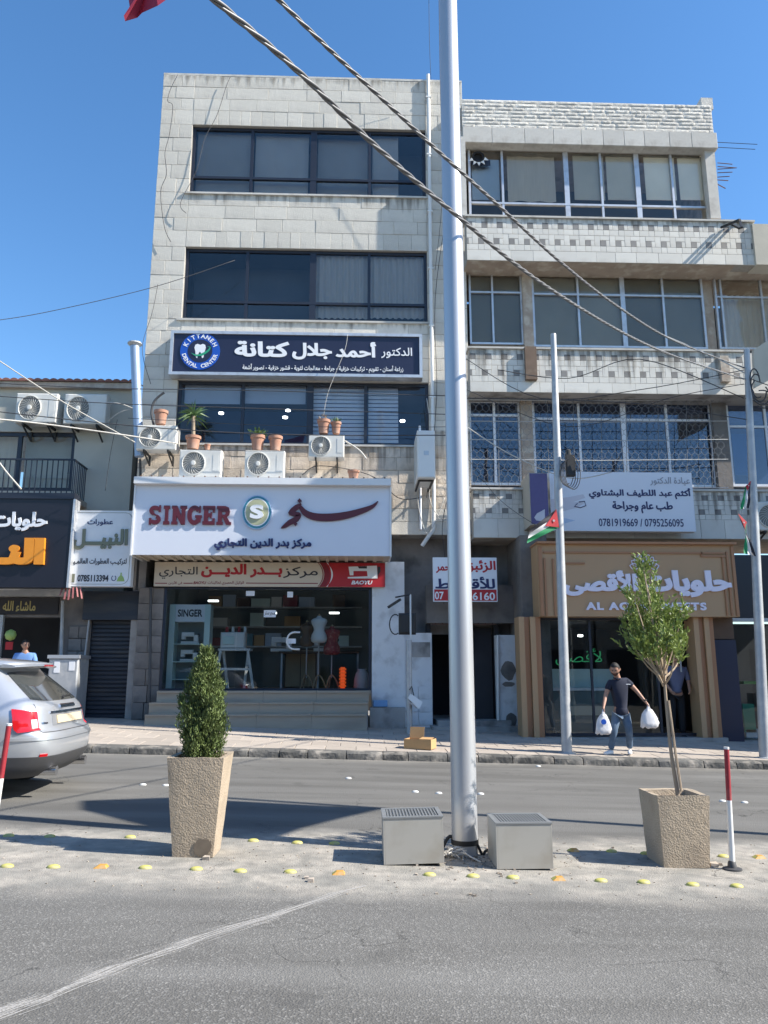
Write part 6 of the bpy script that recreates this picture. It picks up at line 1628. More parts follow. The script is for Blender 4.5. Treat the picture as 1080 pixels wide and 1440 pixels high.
gw([(656, 548), (800, 600), (940, 560), (1046, 540)], 17.3, yq, .008, 'long slack wire looping over the meshed windows')
gw([(700, 520), (800, 532), (900, 505), (1046, 560)], 17.5, yq, .010, 'slack wire across the lower tiled band')
gw([(656, 505), (760, 560), (900, 548), (1048, 520)], 17.5, yq, .009, 'dark wire crossing below the lower tiled band')
gw([(930, 470), (1000, 500), (1048, 525)], 17.6, yq, .012, 'short pale wire from the tiled band to the right pole', m='wire_w')
gw([(1048, 530), (1090, 545), (1140, 560)], yq, 16, .012, 'dark wire leaving the right pole out of the picture')
gw([(1048, 560), (1090, 572), (1140, 585)], yq, 16, .012, 'lower dark wire leaving the right pole out of the picture')
gw([(655, 640), (700, 700), (760, 742), (783, 746)], 17.5, 14.6, .006, 'thin wire falling to the flag on the left thin pole')
gw([(250, 105), (240, 125), (236, 142), (243, 150), (238, 190), (232, 215), (234, 245), (226, 270), (231, 318), (240, 340)], 18.5, 18.5, .009, 'frayed dark wire dangling down the upper left corner of the stone wall')
gw([(324, 108), (318, 122), (305, 162), (288, 195), (276, 240), (254, 285), (262, 300)], 18.5, 18.5, .008, 'kinked dark wire dangling beside the top left window')
gw([(222, 400), (214, 440), (200, 490), (212, 540)], 18.5, 18.5, .007, 'thin wire hanging down the left edge of the stone wall')
gw([(489, 470), (484, 495), (462, 550), (455, 585)], 18.1, 18.1, .006, 'pale string hanging in front of the dental sign', m='wire_w')
gw([(620, 130), (630, 260), (612, 420), (614, 560), (600, 700)], 18.45, 18.45, .008, 'loose wire running down the wall left of the pole')
gw([(600, 560), (610, 640), (604, 700), (622, 730), (640, 720)], 18.3, 18.3, .010, 'wire loop hanging below the side unit', m='wire_w')
gw([(586, 690), (590, 720), (600, 750), (612, 735), (625, 700)], 18.3, 18.2, .010, 'curled pale cable under the side unit', m='wire_w')
gw([(632, 690), (622, 740), (627, 800), (624, 850)], 18.2, 18.2, .008, 'dark wire hanging into the passage beside the pole')
gw([(425, 668), (450, 655), (520, 668), (560, 700), (590, 700)], 18.4, 18.3, .010, 'dark cable lying along the wall behind the white sign')
gw([(485, 620), (505, 633), (515, 645)], 18.2, 18.0, .02, 'short white plastic pipe sticking out beside the high air conditioner', m='wire_w', name='outlet_pipe')
gw([(150, 566), (170, 568), (188, 575)], 18.5, 18.4, .014, 'white refrigerant hose from the right eave air conditioner', m='wire_w', name='hose')
gw([(152, 592), (168, 580), (188, 574)], 18.5, 18.4, .010, 'thin white hose curving from the right eave air conditioner', m='wire_w', name='hose')
gw([(165, 590), (155, 640), (148, 690)], 18.8, 18.8, .007, 'thin cord hanging down the cream wall')
gw([(-5, 645), (10, 665), (30, 688)], 17.3, 17.5, .02, 'white slanted rod above the black sign', m='wire_w', name='rod')
# coils of cable at the right pole
p = P3(1050, 530, yq)
for k in range(5):
    pts = [(p.x+.10*math.cos(t)*(1+k*.25)+.1+.02*k, yq-.12-.02*k, p.z-.15-.1*k+.28*math.sin(t)*(1-.08*k)) for t in [j*.7+k for j in range(7)]]
    o = MB().tube(smooth_pts(pts, 3), .014, 5).build('cable_coil', M['wire'], smooth='all'); tag(o, 'black cable coil hanging at the top of the right thin pole, %s' % ('topmost one', 'second from the top', 'middle one', 'second from the bottom', 'lowest one')[k], 'cable', 'black cable coils on the right pole')
MB()
# brackets and antennas sticking out of the right building
def rods(lst, y, label, m='bracket', r=.014):
    t = thing('steel_rods', label, 'rods', tuple(P3(lst[0][0], lst[0][1], y)))
    for a in lst: MB().tube([P3(a[0], a[1], y), P3(a[2], a[3], y-.2)], r, 4).build('rod', M[m], t)
rods([(1008, 200, 1065, 203), (1008, 207, 1062, 210)], 18.6, 'two long reinforcing rods jutting from the roof corner', r=.010)
rods([(1009, 229, 1030, 231), (1009, 234, 1034, 236), (1009, 238, 1036, 236), (1009, 243, 1030, 242), (1009, 249, 1026, 248), (1009, 253, 1024, 254), (1009, 259, 1020, 265)], 18.6, 'bundle of short rusty reinforcing rods below the roof corner', 'rust', .013)
t = thing('corner_bracket', 'black folded steel bracket on the edge of the upper tiled band', 'bracket', tuple(P3(1015, 318, 17.9)))
for a, c in (((1014, 320), (1040, 309)), ((1040, 309), (1043, 320)), ((1026, 314), (1040, 321))): MB().bar(P3(*a, 17.95), P3(*c, 17.35), .05).build('arm', M['bracket'], t)
# flue
b0, h0 = P3(196, 642, 18.2), P3(189.5, 485, 18.2)
FLU = thing('flue_pipe', 'blue-grey sheet metal flue with a rain collar at the corner of the stone building', 'flue', tuple(b0))
MB().tube([b0, h0], .115, 14).build('duct', mat('blue_zinc', (.30, .38, .50), .45, .4, var=.1), FLU, smooth=True)
MB().lathe(tuple(h0), [(.12, -.04), (.18, .02), (.17, .05), (.1, .05)], 14).build('collar', M['galv_o'], FLU)
MB().tube([P3(197, 646, 18.2), P3(199, 720, 18.3), P3(192, 830, 18.5)], .03, 6).build('lower_pipe', M['bracket'], FLU)
# red cloth at the top left, flying from a line above the picture
rf = thing('red_banner_cloth', 'dark red flag hanging into the top left corner of the sky', 'flag', tuple(P3(205, -10, 8)))
pp_ = [(168, -90), (290, -110), (262, -30), (236, -2), (222, 8), (200, 18), (193, 25), (176, 30), (174, 22), (183, 14), (181, 0), (176, -30)]
mb = MB(); c = P3(215, -40, 8); vs = [tuple(c)]+[tuple(P3(a, b, 8+.12*math.sin(i*1.3))) for i, (a, b) in enumerate(pp_)]
mb.add(vs, [(0, i+1, (i+1) % len(pp_)+1) for i in range(len(pp_))]); mb.build('cloth', M['flagbig'], rf)
# tall flagpole just outside on the right whose flag shades the far lane
fx, fy = 7.6, 7.3
FP = thing('tall_flag_pole', 'tall pole with a large drooping flag standing on the median beyond the right edge', 'pole', (fx, fy, gz(fx)))
MB().tube([(fx, fy, gz(fx)), (fx, fy, 8.5)], [.09, .05], 12).build('shaft', M['galv'], FP, smooth=True)
def sunpt(gx_, gy_, z):
    """point at height z whose shadow falls on the road at gx_, gy_"""
    k = (z-gz(gx_))/S.z; return (gx_+S.x*k, gy_+S.y*k, z)
FG = thing('large_flag', 'large flag drooping from the tall pole beyond the right edge', 'flag', (fx, fy, 6.2))
poly = [(sunpt(.3, 9.15, 5.9)), sunpt(-2.19, 9.6, 8.3), sunpt(-3.1, 9.25, 7.9), sunpt(-2.9, 8.7, 7.4), sunpt(-2.0, 7.9, 6.6), sunpt(-1.4, 7.7, 6.2), sunpt(-.71, 7.5, 5.9), sunpt(-.5, 8.0, 5.7), sunpt(-.1, 8.6, 5.6)]
cen = Vector((0, 0, 0))
for q in poly: cen += Vector(q)/len(poly)
mb = MB(); mb.add([tuple(cen)]+[tuple(q) for q in poly], [(0, i+1, (i+1) % len(poly)+1) for i in range(len(poly))]); mb.build('cloth', M['flagr'], FG)

# cardboard box
x, z = at(590, 1053, 14.9)
CBX = thing('cardboard_box', 'open torn cardboard box lying on the kerb near the service pole', 'box', (x, 14.75, sz(x, 14.75)))
Mx = Matrix.Translation((x, 14.75, sz(x, 14.75)+.006)) @ Matrix.Rotation(R_(-22), 4, 'Z')
for a in ((-.26,.26,-.17,-.165,0,.17), (-.26,.26,.165,.17,0,.17), (-.26,-.255,-.165,.165,0,.17), (.255,.26,-.165,.165,0,.17), (-.26,.26,-.17,.17,-.004,-.0005)): MB().box(*a, M4=Mx).build('side', M['card'], CBX)
MB().box(-.26, .02, .0, .005, .0, .20, M4=Mx @ Matrix.Translation((0, .17, .17)) @ Matrix.Rotation(R_(-14), 4, 'X')).build('flap', M['card'], CBX)
MB().box(.03, .26, .0, .2, .0, .005, M4=Mx @ Matrix.Translation((0, -.168, .171)) @ Matrix.Rotation(R_(6), 4, 'X')).build('flap', M['card'], CBX)
x = at(535, 993, F-.2)[0]; r = rect(525, 985, 545, 994, F-.2)
tag(MB().cbox(r[0], r[1], F-.22, F+.0, r[2], r[3], .01).build('blue_carton', M['blue_box']), 'small blue and white carton on the plinth beside the steps', 'box')

# ================================================================== BUILDINGS ACROSS THE STREET (seen only as reflections in the glass)
for k, (xa, xb, h, lab, c) in enumerate(((-30, -12, 7.5, 'low beige shop building across the street behind the viewer', (.34, .29, .23)), (-11.8, 4, 9.5, 'brown stone building across the street directly behind the viewer', (.26, .22, .18)), (4.2, 15, 6.5, 'low grey building across the street behind the viewer', (.25, .24, .23)), (15.2, 34, 9, 'wide pale building across the street at the far end', (.36, .33, .29)))):
    o = thing('opposite_building', lab, 'building', ((xa+xb)/2, -14, gz((xa+xb)/2)), 'buildings across the street')
    MB().box(xa, xb, -24, -14, -1.5, h).build('wall', mat('opposite_wall_%s' % 'abcd'[k], c, .9, var=.2, scale=.8), o)
    n = int((xb-xa)/3)
    for i in range(n):
        x0 = xa+(xb-xa)*(i+.2)/n; x1 = xa+(xb-xa)*(i+.8)/n
        MB().box(x0, x1, -13.998, -13.9, gz(x0), 2.9).build('shop_opening', M['dark'], o)
        if h > 7: MB().box(x0+.3, x1-.3, -13.998, -13.93, 4.6, 6.2).build('window', M['frame_dk'], o)

o = thing('unseen_shade_building', 'unseen stone building beyond the right edge, shaped to shade the shop fronts', 'building', (18, 14, gz(18)))  # out of view; height and front set so its shadow reaches the shops
MB().box(13.6, 30, 14.0, 16.8, -1.5, 11.4).build('wall', M['stone_j'], o)
MB().box(13.6, 30, 12.6, 13.998, 11.0, 18.6).build('shade_overhang', M['stone_j'], o)  # upper block added to throw shade on the steps and the white sign
for i in range(4): MB().box(15+3.2*i, 17+3.2*i, 13.95, 13.999, 4.5, 6.2).build('window', M['frame_dk'], o); MB().box(15+3.2*i, 17+3.2*i, 13.95, 13.999, 7.6, 9.2).build('window', M['frame_dk'], o)

# ================================================================== SILVER CAR (parked tail to the right, its near rear corner towards us)
def lerp_tab(tab, z):
    if z <= tab[0][0]: return tab[0][1]
    for (a, va), (b, vb) in zip(tab, tab[1:]):
        if z <= b: 
            t = (z-a)/(b-a); return va+(vb-va)*t
    return tab[-1][1]
XR = [(.22, -.22), (.30, -.10), (.42, -.03), (.52, 0), (.66, .0), (.74, -.02), (.80, -.09), (.95, -.12), (1.06, -.15), (1.12, -.20), (1.5, -.62), (1.56, -.66), (1.58, -.46), (1.62, -.50), (1.66, -.72), (1.70, -1.2), (1.715, -1.9)]
XF = [(.22, -4.45), (.45, -4.68), (.75, -4.66), (.92, -4.45), (1.0, -3.95), (1.05, -3.55), (1.55, -2.65), (1.66, -2.35), (1.70, -2.25), (1.715, -2.0)]
HW = [(.22, .84), (.32, .90), (.55, .935), (.78, .96), (.90, .955), (1.02, .93), (1.10, .895), (1.3, .83), (1.5, .745), (1.58, .70), (1.64, .64), (1.68, .56), (1.70, .46), (1.715, .25)]
CARB = P3(60, 1000, 9.05); carx = at(104, 1060, 9.85)[0]; cary = 9.9; carz = gz(carx-2.3); CS_ = Vector((1, 1, .90))
CAR = thing('parked_car', 'silver estate car with a dark rear window and red tail lamps at the left edge', 'car', (carx, cary, carz))
CRZ = R_(2.5)
def carp(z, th, off=0.0):
    xr, xf, hw = lerp_tab(XR, z), lerp_tab(XF, z), lerp_tab(HW, z)
    ax = (xr-xf)/2; cxm = (xr+xf)/2; c, s = math.cos(th), math.sin(th)
    px = 2.0/9.5; py = 2.0/2.35       # long straight sides, rounded tail corners
    ex = 2/2.9
    X = (abs(c)**(2/6.0))*math.copysign(1, c) if False else 0
    # rounded rectangle: straight sides, superelliptic ends .75 m deep
    e = .62
    if c >= 0: xx = (xr-e)+e*abs(c)**(ex*.80)
    else: xx = (xf+.8)-.8*abs(c)**(ex*.80)
    yy = hw*abs(s)**(ex*.62)*math.copysign(1, s)
    return Vector((xx, yy, z))
def carn(z, th):
    a = carp(z, th+.02)-carp(z, th-.02); b = carp(z+.012, th)-carp(z-.012, th); n = a.cross(b); return n.normalized() if n.length > 0 else Vector((1, 0, 0))
def world_c(v): 
    r = (Matrix.Rotation(CRZ, 4, 'Z') @ v)*CS_; return (carx+r.x, cary+r.y, carz+r.z)
zs_ = [.22, .26, .30, .36, .42, .47, .52, .59, .66, .70, .74, .77, .80, .87, .95, 1.0, 1.06, 1.09, 1.12, 1.2, 1.3, 1.4, 1.5, 1.53, 1.56, 1.575, 1.59, 1.62, 1.64, 1.66, 1.68, 1.70, 1.71, 1.715]
TH = []
n = 30
for k in range(n+1): TH.append(-math.pi/2+math.pi*k/n)
for k in range(1, n): TH.append(math.pi/2+math.pi*k/n)
mb = MB(); NN = len(TH)
vs = [world_c(carp(z, t)) for z in zs_ for t in TH]
mb.add(vs, [(j*NN+k, j*NN+(k+1) % NN, (j+1)*NN+(k+1) % NN, (j+1)*NN+k) for j in range(len(zs_)-1) for k in range(NN)]+[tuple((len(zs_)-1)*NN+k for k in range(NN)), tuple(range(NN-1, -1, -1))])
mb.build('body', M['paint'], CAR, smooth='all')
def patch(name, m, t0, t1, z0, z1, off, nt=14, nz=8, thick=True, fz0=None, fz1=None, parent=None, ft0=None, ft1=None):
    mb = MB(); vs = []
    for layer in ((off, .0) if thick else (off,)):
        for j in range(nz+1):
            for i in range(nt+1):
                f = i/nt; g_ = j/nz
                a0 = R_(t0)+(ft0(g_) if ft0 else 0); a1 = R_(t1)+(ft1(g_) if ft1 else 0); th = a0+(a1-a0)*f
                za = z0+(fz0(f) if fz0 else 0); zb_2 = z1+(fz1(f) if fz1 else 0); z = za+(zb_2-za)*g_
                vs.append(world_c(carp(z, th)+carn(z, th)*(layer if layer else -.01)))
    q = (nt+1)*(nz+1); fs = [(j*(nt+1)+i, j*(nt+1)+i+1, (j+1)*(nt+1)+i+1, (j+1)*(nt+1)+i) for j in range(nz) for i in range(nt)]
    if thick:
        rim = [i for i in range(nt+1)]+[j*(nt+1)+nt for j in range(1, nz+1)]+[nz*(nt+1)+i for i in range(nt-1, -1, -1)]+[j*(nt+1) for j in range(nz-1, 0, -1)]
        fs += [(rim[k], rim[(k+1) % len(rim)], rim[(k+1) % len(rim)]+q, rim[k]+q)[::-1] for k in range(len(rim))]
    mb.add(vs, fs); return mb.build(name, m, parent or CAR, smooth=True)
patch('rear_window', mat('rear_glass', (.05, .055, .055), .08, var=.15, scale=2, coat=.6), -41, 41, 1.125, 1.50, .008, fz0=lambda f: .03*(abs(2*f-1))**2, fz1=lambda f: -.02*(2*f-1)**2, ft0=lambda g_: .08*g_, ft1=lambda g_: -.08*g_)
patch('bumper_lower', M['plast'], -89, 89, .215, .47, .014, 40, 5)
patch('bumper_ridge', M['paint'], -86, 86, .665, .70, .012, 40, 2)
ln = patch('tail_light', M['lamp_r'], -74, -43, .76, 1.02, .022, 12, 8, fz0=lambda f: .0+.02*f, fz1=lambda f: .04*(1-f)-.02)
patch('lamp_cluster', M['lamp_w'], -53, -45, .80, .91, .029, 4, 5, parent=ln)
ln = patch('tail_light', M['lamp_r'], 43, 74, .76, 1.02, .022, 12, 8, fz1=lambda f: .04*f)
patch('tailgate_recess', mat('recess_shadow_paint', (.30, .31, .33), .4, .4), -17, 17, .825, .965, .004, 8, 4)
patch('number_plate', M['plate'], -10, 10, .845, .945, .016, 6, 2)
patch('trim_bar', M['chrome'], -20, 20, .975, 1.0, .016, 10, 2)
patch('emblem', M['chrome'], -3.2, 3.2, 1.035, 1.075, .014, 6, 3)
patch('badge_lettering', M['chrome'], -36, -26, .855, .875, .008, 6, 1)
patch('shut_line', M['plast'], -43.5, -42.5, .76, 1.10, .003, 1, 8, thick=False); patch('shut_line', M['plast'], 42.5, 43.5, .76, 1.10, .003, 1, 8, thick=False)
patch('shut_line', M['plast'], -43, 43, .752, .760, .003, 20, 1, thick=False)
patch('reflector', M['lamp_r'], -50, -38, .47, .50, .012, 5, 1); patch('reflector', M['lamp_r'], 38, 50, .47, .50, .012, 5, 1)
# wiper, spoiler lip with brake light
sp = MB(); vs = []
for i in range(15):
    f = i/14*2-1; yy = f*.66; xx = -.47+.05*(1-f*f)-.10*abs(f)**3
    for dx, dz in ((0, 0), (.02, .012), (-.02, .035), (-.35, .085), (-.33, .02)): vs.append(world_c(Vector((xx+dx, yy, 1.565+dz-.02*f*f))))
sp.add(vs, [(i*5+k, i*5+(k+1) % 5, (i+1)*5+(k+1) % 5, (i+1)*5+k) for i in range(14) for k in range(5)]+[(4, 3, 2, 1, 0), (70, 71, 72, 73, 74)])
spo = sp.build('spoiler', M['paint'], CAR, smooth=True)
MB().add([world_c(Vector(p)) for p in ((-.405, -.16, 1.57), (-.405, .16, 1.57), (-.40, .16, 1.592), (-.40, -.16, 1.592), (-.43, -.16, 1.57), (-.43, .16, 1.57))], [(0, 1, 2, 3), (0, 4, 5, 1)]).build('brake_light', M['lamp_r'], spo)
MB().tube([world_c(Vector((-.20, .0, 1.15))), world_c(Vector((-.235, .12, 1.17))), world_c(Vector((-.25, .42, 1.19)))], .012, 5).build('wiper', M['rubber'], CAR)
# side windows (near and far), mirrors off picture
for s in (-1, 1):
    def sp_(x, z, o=.012):
        hw = lerp_tab(HW, z); return world_c(Vector((x, s*(hw+o)*1.0, z)))
    for xs_ in ((-1.72, -1.02), (-2.75, -1.80), (-3.5, -2.83)):
        x0_, x1_ = xs_; zt_ = 1.50
        top0 = x0_+(.35 if x0_ < -3 else .0); top1 = x1_-(.28 if x1_ > -1.5 else 0)
        mb = MB(); mb.add([sp_(x0_, 1.10), sp_((x0_+x1_)/2, 1.10), sp_(x1_, 1.13), sp_((top1+x1_)/2, 1.32), sp_(top1, zt_-.02), sp_((top0+top1)/2, zt_), sp_(top0, zt_)], [(0, 1, 2, 3, 4, 5, 6) if s < 0 else (6, 5, 4, 3, 2, 1, 0)]); mb.build('side_window', M['glass_car'] if False else mat('rear_glass', (.05,.055,.055)), CAR)
def wheel(xw, s):
    c = world_c(Vector((xw, s*.80, .36))); cz = carz+.35
    a_ = .12
    w2 = MB().lathe((c[0], c[1], cz), [(.22, -a_), (.32, -a_), (.35, -a_*.7), (.35, a_*.7), (.32, a_), (.22, a_)], 28, axis='y').build('wheel', M['tyre'], CAR, smooth=True)
    MB().lathe((c[0], c[1], cz), [(.225, -a_*.6), (.225, a_*.6)], 24, axis='y').build('rim', M['galv'], w2)
    for k in range(5): a = 2*math.pi*k/5; MB().bar((c[0], c[1]+s*a_*.75, cz), (c[0]+.2*math.cos(a), c[1]+s*a_*.75, cz+.2*math.sin(a)), .05).build('spoke', M['chrome'], w2)
for xw in (-1.0, -3.8):
    for s in (-1, 1): 
        wheel(xw, s)
        c = world_c(Vector((xw, s*.938, .40))); MB().lathe((c[0], c[1], c[2]), [(.43, -.01), (.43, .01), (.01, .011)], 24, axis='y').build('wheel_arch', M['plast'], CAR)
for yy in (-.55, .55):
    p0, p1 = world_c(Vector((-.35, yy, .27))), world_c(Vector((-.03, yy, .27))); MB().tube([p0, p1], [.05, .055], 12).build('exhaust_tip', M['chrome'], CAR, smooth=True)
# headlights at the far end
for s in (-1, 1):
    c = world_c(Vector((-4.52, s*.62, .75))); MB().box(c[0]-.08, c[0]+.1, c[1]-.18, c[1]+.18, c[2]-.08, c[2]+.08).build('headlight', M['lamp_w'], CAR)

# ================================================================== PEOPLE
def skin_mesh(name, V, E_, m, parent, sub=2, subdiv_first=False):
    """V: list of (x,y,z,r) ; grows one continuous skin over the joints"""
    me = bpy.data.meshes.new('tmp'); me.from_pydata([v[:3] for v in V], E_, []); me.update()
    o = bpy.data.objects.new('tmp', me); col.objects.link(o)
    md = o.modifiers.new('s', 'SKIN'); md.use_smooth_shade = True
    for i, v in enumerate(V):
        sv = me.skin_vertices[0].data[i]; r = v[3]; sv.radius = r if isinstance(r, tuple) else (r, r); sv.use_root = (i == 0)
    sb = o.modifiers.new('d', 'SUBSURF'); sb.levels = sub; sb.render_levels = sub
    dg = bpy.context.evaluated_depsgraph_get(); dg.update(); ev = o.evaluated_get(dg).to_mesh()
    vs = [tuple(v.co) for v in ev.vertices]; fs = [tuple(p.vertices) for p in ev.polygons]
    o.evaluated_get(dg).to_mesh_clear(); bpy.data.objects.remove(o)
    return MB().add(vs, fs).build(name, m, parent, smooth='all')
def head(parent, c, r, face_dir, tilt, hair_m, beard=False, cap=None, name='head'):
    """shaped head: skull, jaw, nose, ears, eyes, mouth; c = centre, r = half height"""
    Mx = Matrix.Translation(c) @ Matrix.Rotation(face_dir, 4, 'Z') @ Matrix.Rotation(tilt, 4, 'X')     # face looks along local -y
    def shape_(d):
        x, y, z = d
        X, Y, Zz = x*.74, y*.90, z
        if z < 0: X *= 1-.30*(-z)**1.5; Y *= 1-.22*(-z)**1.6; Y -= .10*(-z)
        if y < -.5: Y = Y*.93
        if y < -.80 and abs(x) < .30 and -.38 < z < .22: Y -= .17*(1-abs(x)/.30)*max(0, 1-abs(z+.16)/.34)       # nose
        if y < -.55 and .05 < z < .22 and .12 < abs(x) < .5: Y += .05                                       # eye sockets
        return Vector((X*r, Y*r, Zz*r))
    def grid(f, n=26, m_=20, sc__=1.0, cut=None):
        vs = []; fs = []; idx = {}
        for j in range(m_+1):
            ph = math.pi*j/m_
            for i in range(n):
                th = 2*math.pi*i/n; d = Vector((math.sin(ph)*math.sin(th), -math.sin(ph)*math.cos(th), math.cos(ph))); idx[(i, j)] = len(vs); vs.append(tuple(Mx @ (f(d)*sc__)))
        for j in range(m_):
            for i in range(n):
                ph = math.pi*(j+.5)/m_; th = 2*math.pi*(i+.5)/n; d = Vector((math.sin(ph)*math.sin(th), -math.sin(ph)*math.cos(th), math.cos(ph)))
                if cut is None or cut(d): fs.append((idx[(i, j)], idx[(i, j+1)], idx[((i+1) % n, j+1)], idx[((i+1) % n, j)]))
        return MB().add(vs, fs)
    h = grid(shape_, 32, 26).build(name, M['skin'], parent, smooth='all')
    for s in (-1, 1):
        MB().add([tuple(Mx @ Vector((s*r*.74+s*p[0]*r, p[1]*r, p[2]*r))) for p in ((0, -.06, -.22), (.10, .04, -.16), (.14, .12, .06), (.08, .10, .2), (0, -.04, .16), (.02, .14, -.1))], [(0, 1, 2, 3, 4), (0, 5, 2, 1), (5, 4, 3, 2)]).build('ear', M['skin'], h)
        e = Mx @ Vector((s*.28*r, -.80*r, .12*r)); MB().lathe((e.x, e.y, e.z), [(.005, -.05*r), (.09*r, -.02*r), (.09*r, .02*r), (.005, .05*r)], 8).build('eye', M['blackc'], h)
        MB().bar(Mx @ Vector((s*.14*r, -.885*r, .25*r)), Mx @ Vector((s*.42*r, -.78*r, .25*r)), .05*r).build('eyebrow', hair_m, h)
    MB().bar(Mx @ Vector((-.18*r, -.80*r, -.48*r)), Mx @ Vector((.18*r, -.80*r, -.48*r)), .06*r).build('mouth', M['redk'], h)
    if cap: grid(shape_, 28, 20, 1.07, lambda d: d.z > .22+.25*max(0, -d.y)*0).build('cap', cap, parent, smooth='all'); MB().add([tuple(Mx @ Vector((x_*r, y_*r, .30*r))) for x_, y_ in ((-.55, -.75), (-.4, -1.35), (0, -1.5), (.4, -1.35), (.55, -.75))], [(0, 1, 2, 3, 4)]).build('cap_peak', cap, parent)
    else: grid(lambda d: shape_(d)*(1+.05*noise.noise(d*7)+.06*max(0, d.z)), 32, 24, 1.05, lambda d: d.z > .50 - .12*d.y or (d.y > .10 and d.z > -.28) or (abs(d.x) > .66 and d.y > -.30 and d.z > .08)).build('hair', hair_m, parent, smooth='all')
    if beard: grid(shape_, 28, 22, 1.03, lambda d: d.y < .1 and d.z < -.28 and not (abs(d.x) < .2 and -.55 < d.z < -.42 and d.y < -.5)).build('beard', mat('stubble', (.06, .04, .03), .9, var=.3, scale=60), parent, smooth='all')
    return h
def hand(V, E_, wrist_i, wp, d, palm_n, r=.8):
    """adds palm and five curled fingers to a body graph"""
    d = d.normalized(); s = d.cross(palm_n).normalized(); 
    p = wp+d*.05; V.append((*p, (.034*r, .018*r))); pi = len(V)-1; E_.append((wrist_i, pi))
    for k, (o, L) in enumerate(((-.030, .062), (-.010, .072), (.010, .068), (.029, .054))):
        b = p+d*.035+s*o; V.append((*b, .0095)); E_.append((pi, len(V)-1))
        m1 = b+d*L*.5+palm_n*.008; V.append((*m1, .0085)); E_.append((len(V)-2, len(V)-1)); m2 = m1+d*L*.2+palm_n*L*.45; V.append((*m2, .0075)); E_.append((len(V)-2, len(V)-1))
    b = p-s*.034; V.append((*b, .0105)); E_.append((pi, len(V)-1)); m1 = b+d*.03-s*.012+palm_n*.015; V.append((*m1, .009)); E_.append((len(V)-2, len(V)-1)); m2 = m1+d*.022+palm_n*.012; V.append((*m2, .008)); E_.append((len(V)-2, len(V)-1))
ym = 14.55
base = P3(872, 1057, ym); gzm = sz(base.x, ym)
MAN = thing('person', 'bearded man in navy polo and jeans walking with white bags in both hands', 'person', (base.x, ym, gzm))
k_ = ym/1130.0     # metres per photo pixel at this distance
def J(px, py, dy=0): return Vector((P3(px, py, ym).x, ym+dy, P3(px, py, ym).z))
hipL, hipR = J(867, 1001, .02), J(879, 1001, .0); pel = J(873, 998); 
kneeL, kneeR = J(861.5, 1027, -.08), J(883, 1026, -.06); ankL, ankR = J(859.5, 1050, .03), J(888, 1050, .10)
ankL.z = gzm+.09; ankR.z = gzm+.10
waist = J(872.5, 985); chest = J(870, 966, -.03); neckb = J(867, 955, -.05); neck = J(866, 950, -.07); hc = J(861.5, 941.5, -.13)
shL, shR = J(857.5, 960, -.02), J(880, 957.5, -.04); elL, elR = J(851, 978, -.03), J(893, 970.5, -.05); wrL, wrR = J(845.5, 992, -.15), J(902.5, 985.5, -.16)
V = [(*pel, (.10, .085))]; E_ = []
def add(p, r, frm): V.append((*p, r)); E_.append((frm, len(V)-1)); return len(V)-1
w_i = add(waist, (.105, .08), 0); c_i = add(chest, (.135, .095), w_i); n_i = add(neckb, (.075, .075), c_i); k_i = add(neck, .056, n_i); add(hc-Vector((0, 0, .03)), .06, k_i)
for sh, el, wr, nn in ((shL, elL, wrL, Vector((1, 0, 0))), (shR, elR, wrR, Vector((-1, 0, 0)))):
    a = add(sh, .058, c_i); b = add(el, .041, a); c2 = add(wr, .027, b); hand(V, E_, c2, wr, wr-el, (nn+Vector((0, .3, 0))).normalized())
for hp, kn, an in ((hipL, kneeL, ankL), (hipR, kneeR, ankR)):
    a = add(hp-Vector((0, 0, .05)), .085, 0); b = add(kn, .058, a); c2 = add(an, .04, b)
skin_mesh('body', V, E_, M['skin'], MAN, 2)
# polo shirt: torso and short sleeves
V = [(*waist, (.150, .118))]; E_ = []
hem = add(J(873, 997), (.162, .132), 0); hm2 = add(J(873.5, 1009), (.168, .14), hem)
c_i = add(chest, (.172, .125), 0); n_i = add(neckb+Vector((0, 0, -.005)), (.085, .082), c_i)
for sh, el in ((shL, elL), (shR, elR)): a = add(sh, .073, c_i); add(sh.lerp(el, .62), .066, a)
skin_mesh('polo_shirt', V, E_, M['shirt'], MAN, 2)
MB().tube([neck+Vector((.062*math.cos(R_(a)), .062*math.sin(R_(a)), -.045+.012*math.sin(R_(a)))) for a in range(0, 361, 30)], .014, 6).build('collar', M['shirt'], MAN)
q = J(878, 962); MB().box(q.x-.035, q.x+.05, ym-.195, ym-.19, q.z-.006, q.z+.006).build('chest_print', M['letter_w'], MAN)
# jeans
V = [(*(pel+Vector((0, 0, .015))), (.148, .118))]; E_ = []
for hp, kn, an in ((hipL, kneeL, ankL), (hipR, kneeR, ankR)):
    a = add(hp-Vector((0, 0, .06)), .094, 0); m1 = add((hp-Vector((0, 0, .05))).lerp(kn, .5), .086, a); b = add(kn, .072, m1); m2 = add(kn.lerp(an, .55), .064, b); add(an+Vector((0, 0, .0)), .058, m2)
skin_mesh('jeans', V, E_, M['jeans'], MAN, 2)
for an, dr in ((ankL, Vector((-.85, -.5, 0)).normalized()), (ankR, Vector((-.35, -.94, 0)).normalized())):
    f0 = Vector((an.x, an.y, gzm+.045)); V = [(*(f0-dr*.05), (.042, .045))]; E_ = []
    a = add(f0+dr*.04, (.044, .045), 0); b = add(f0+dr*.12-Vector((0, 0, .01)), (.046, .036), a); add(f0+dr*.19-Vector((0, 0, .016)), (.036, .028), b)
    skin_mesh('shoe', V, E_, M['shoe'], MAN, 2)
head(MAN, hc, .118, R_(-28), R_(24), M['hair'], beard=True)
MB().lathe(tuple(wrR+Vector((0, 0, .02))), [(.031, -.012), (.034, 0), (.031, .012)], 12).build('watch', M['bracket'], MAN)
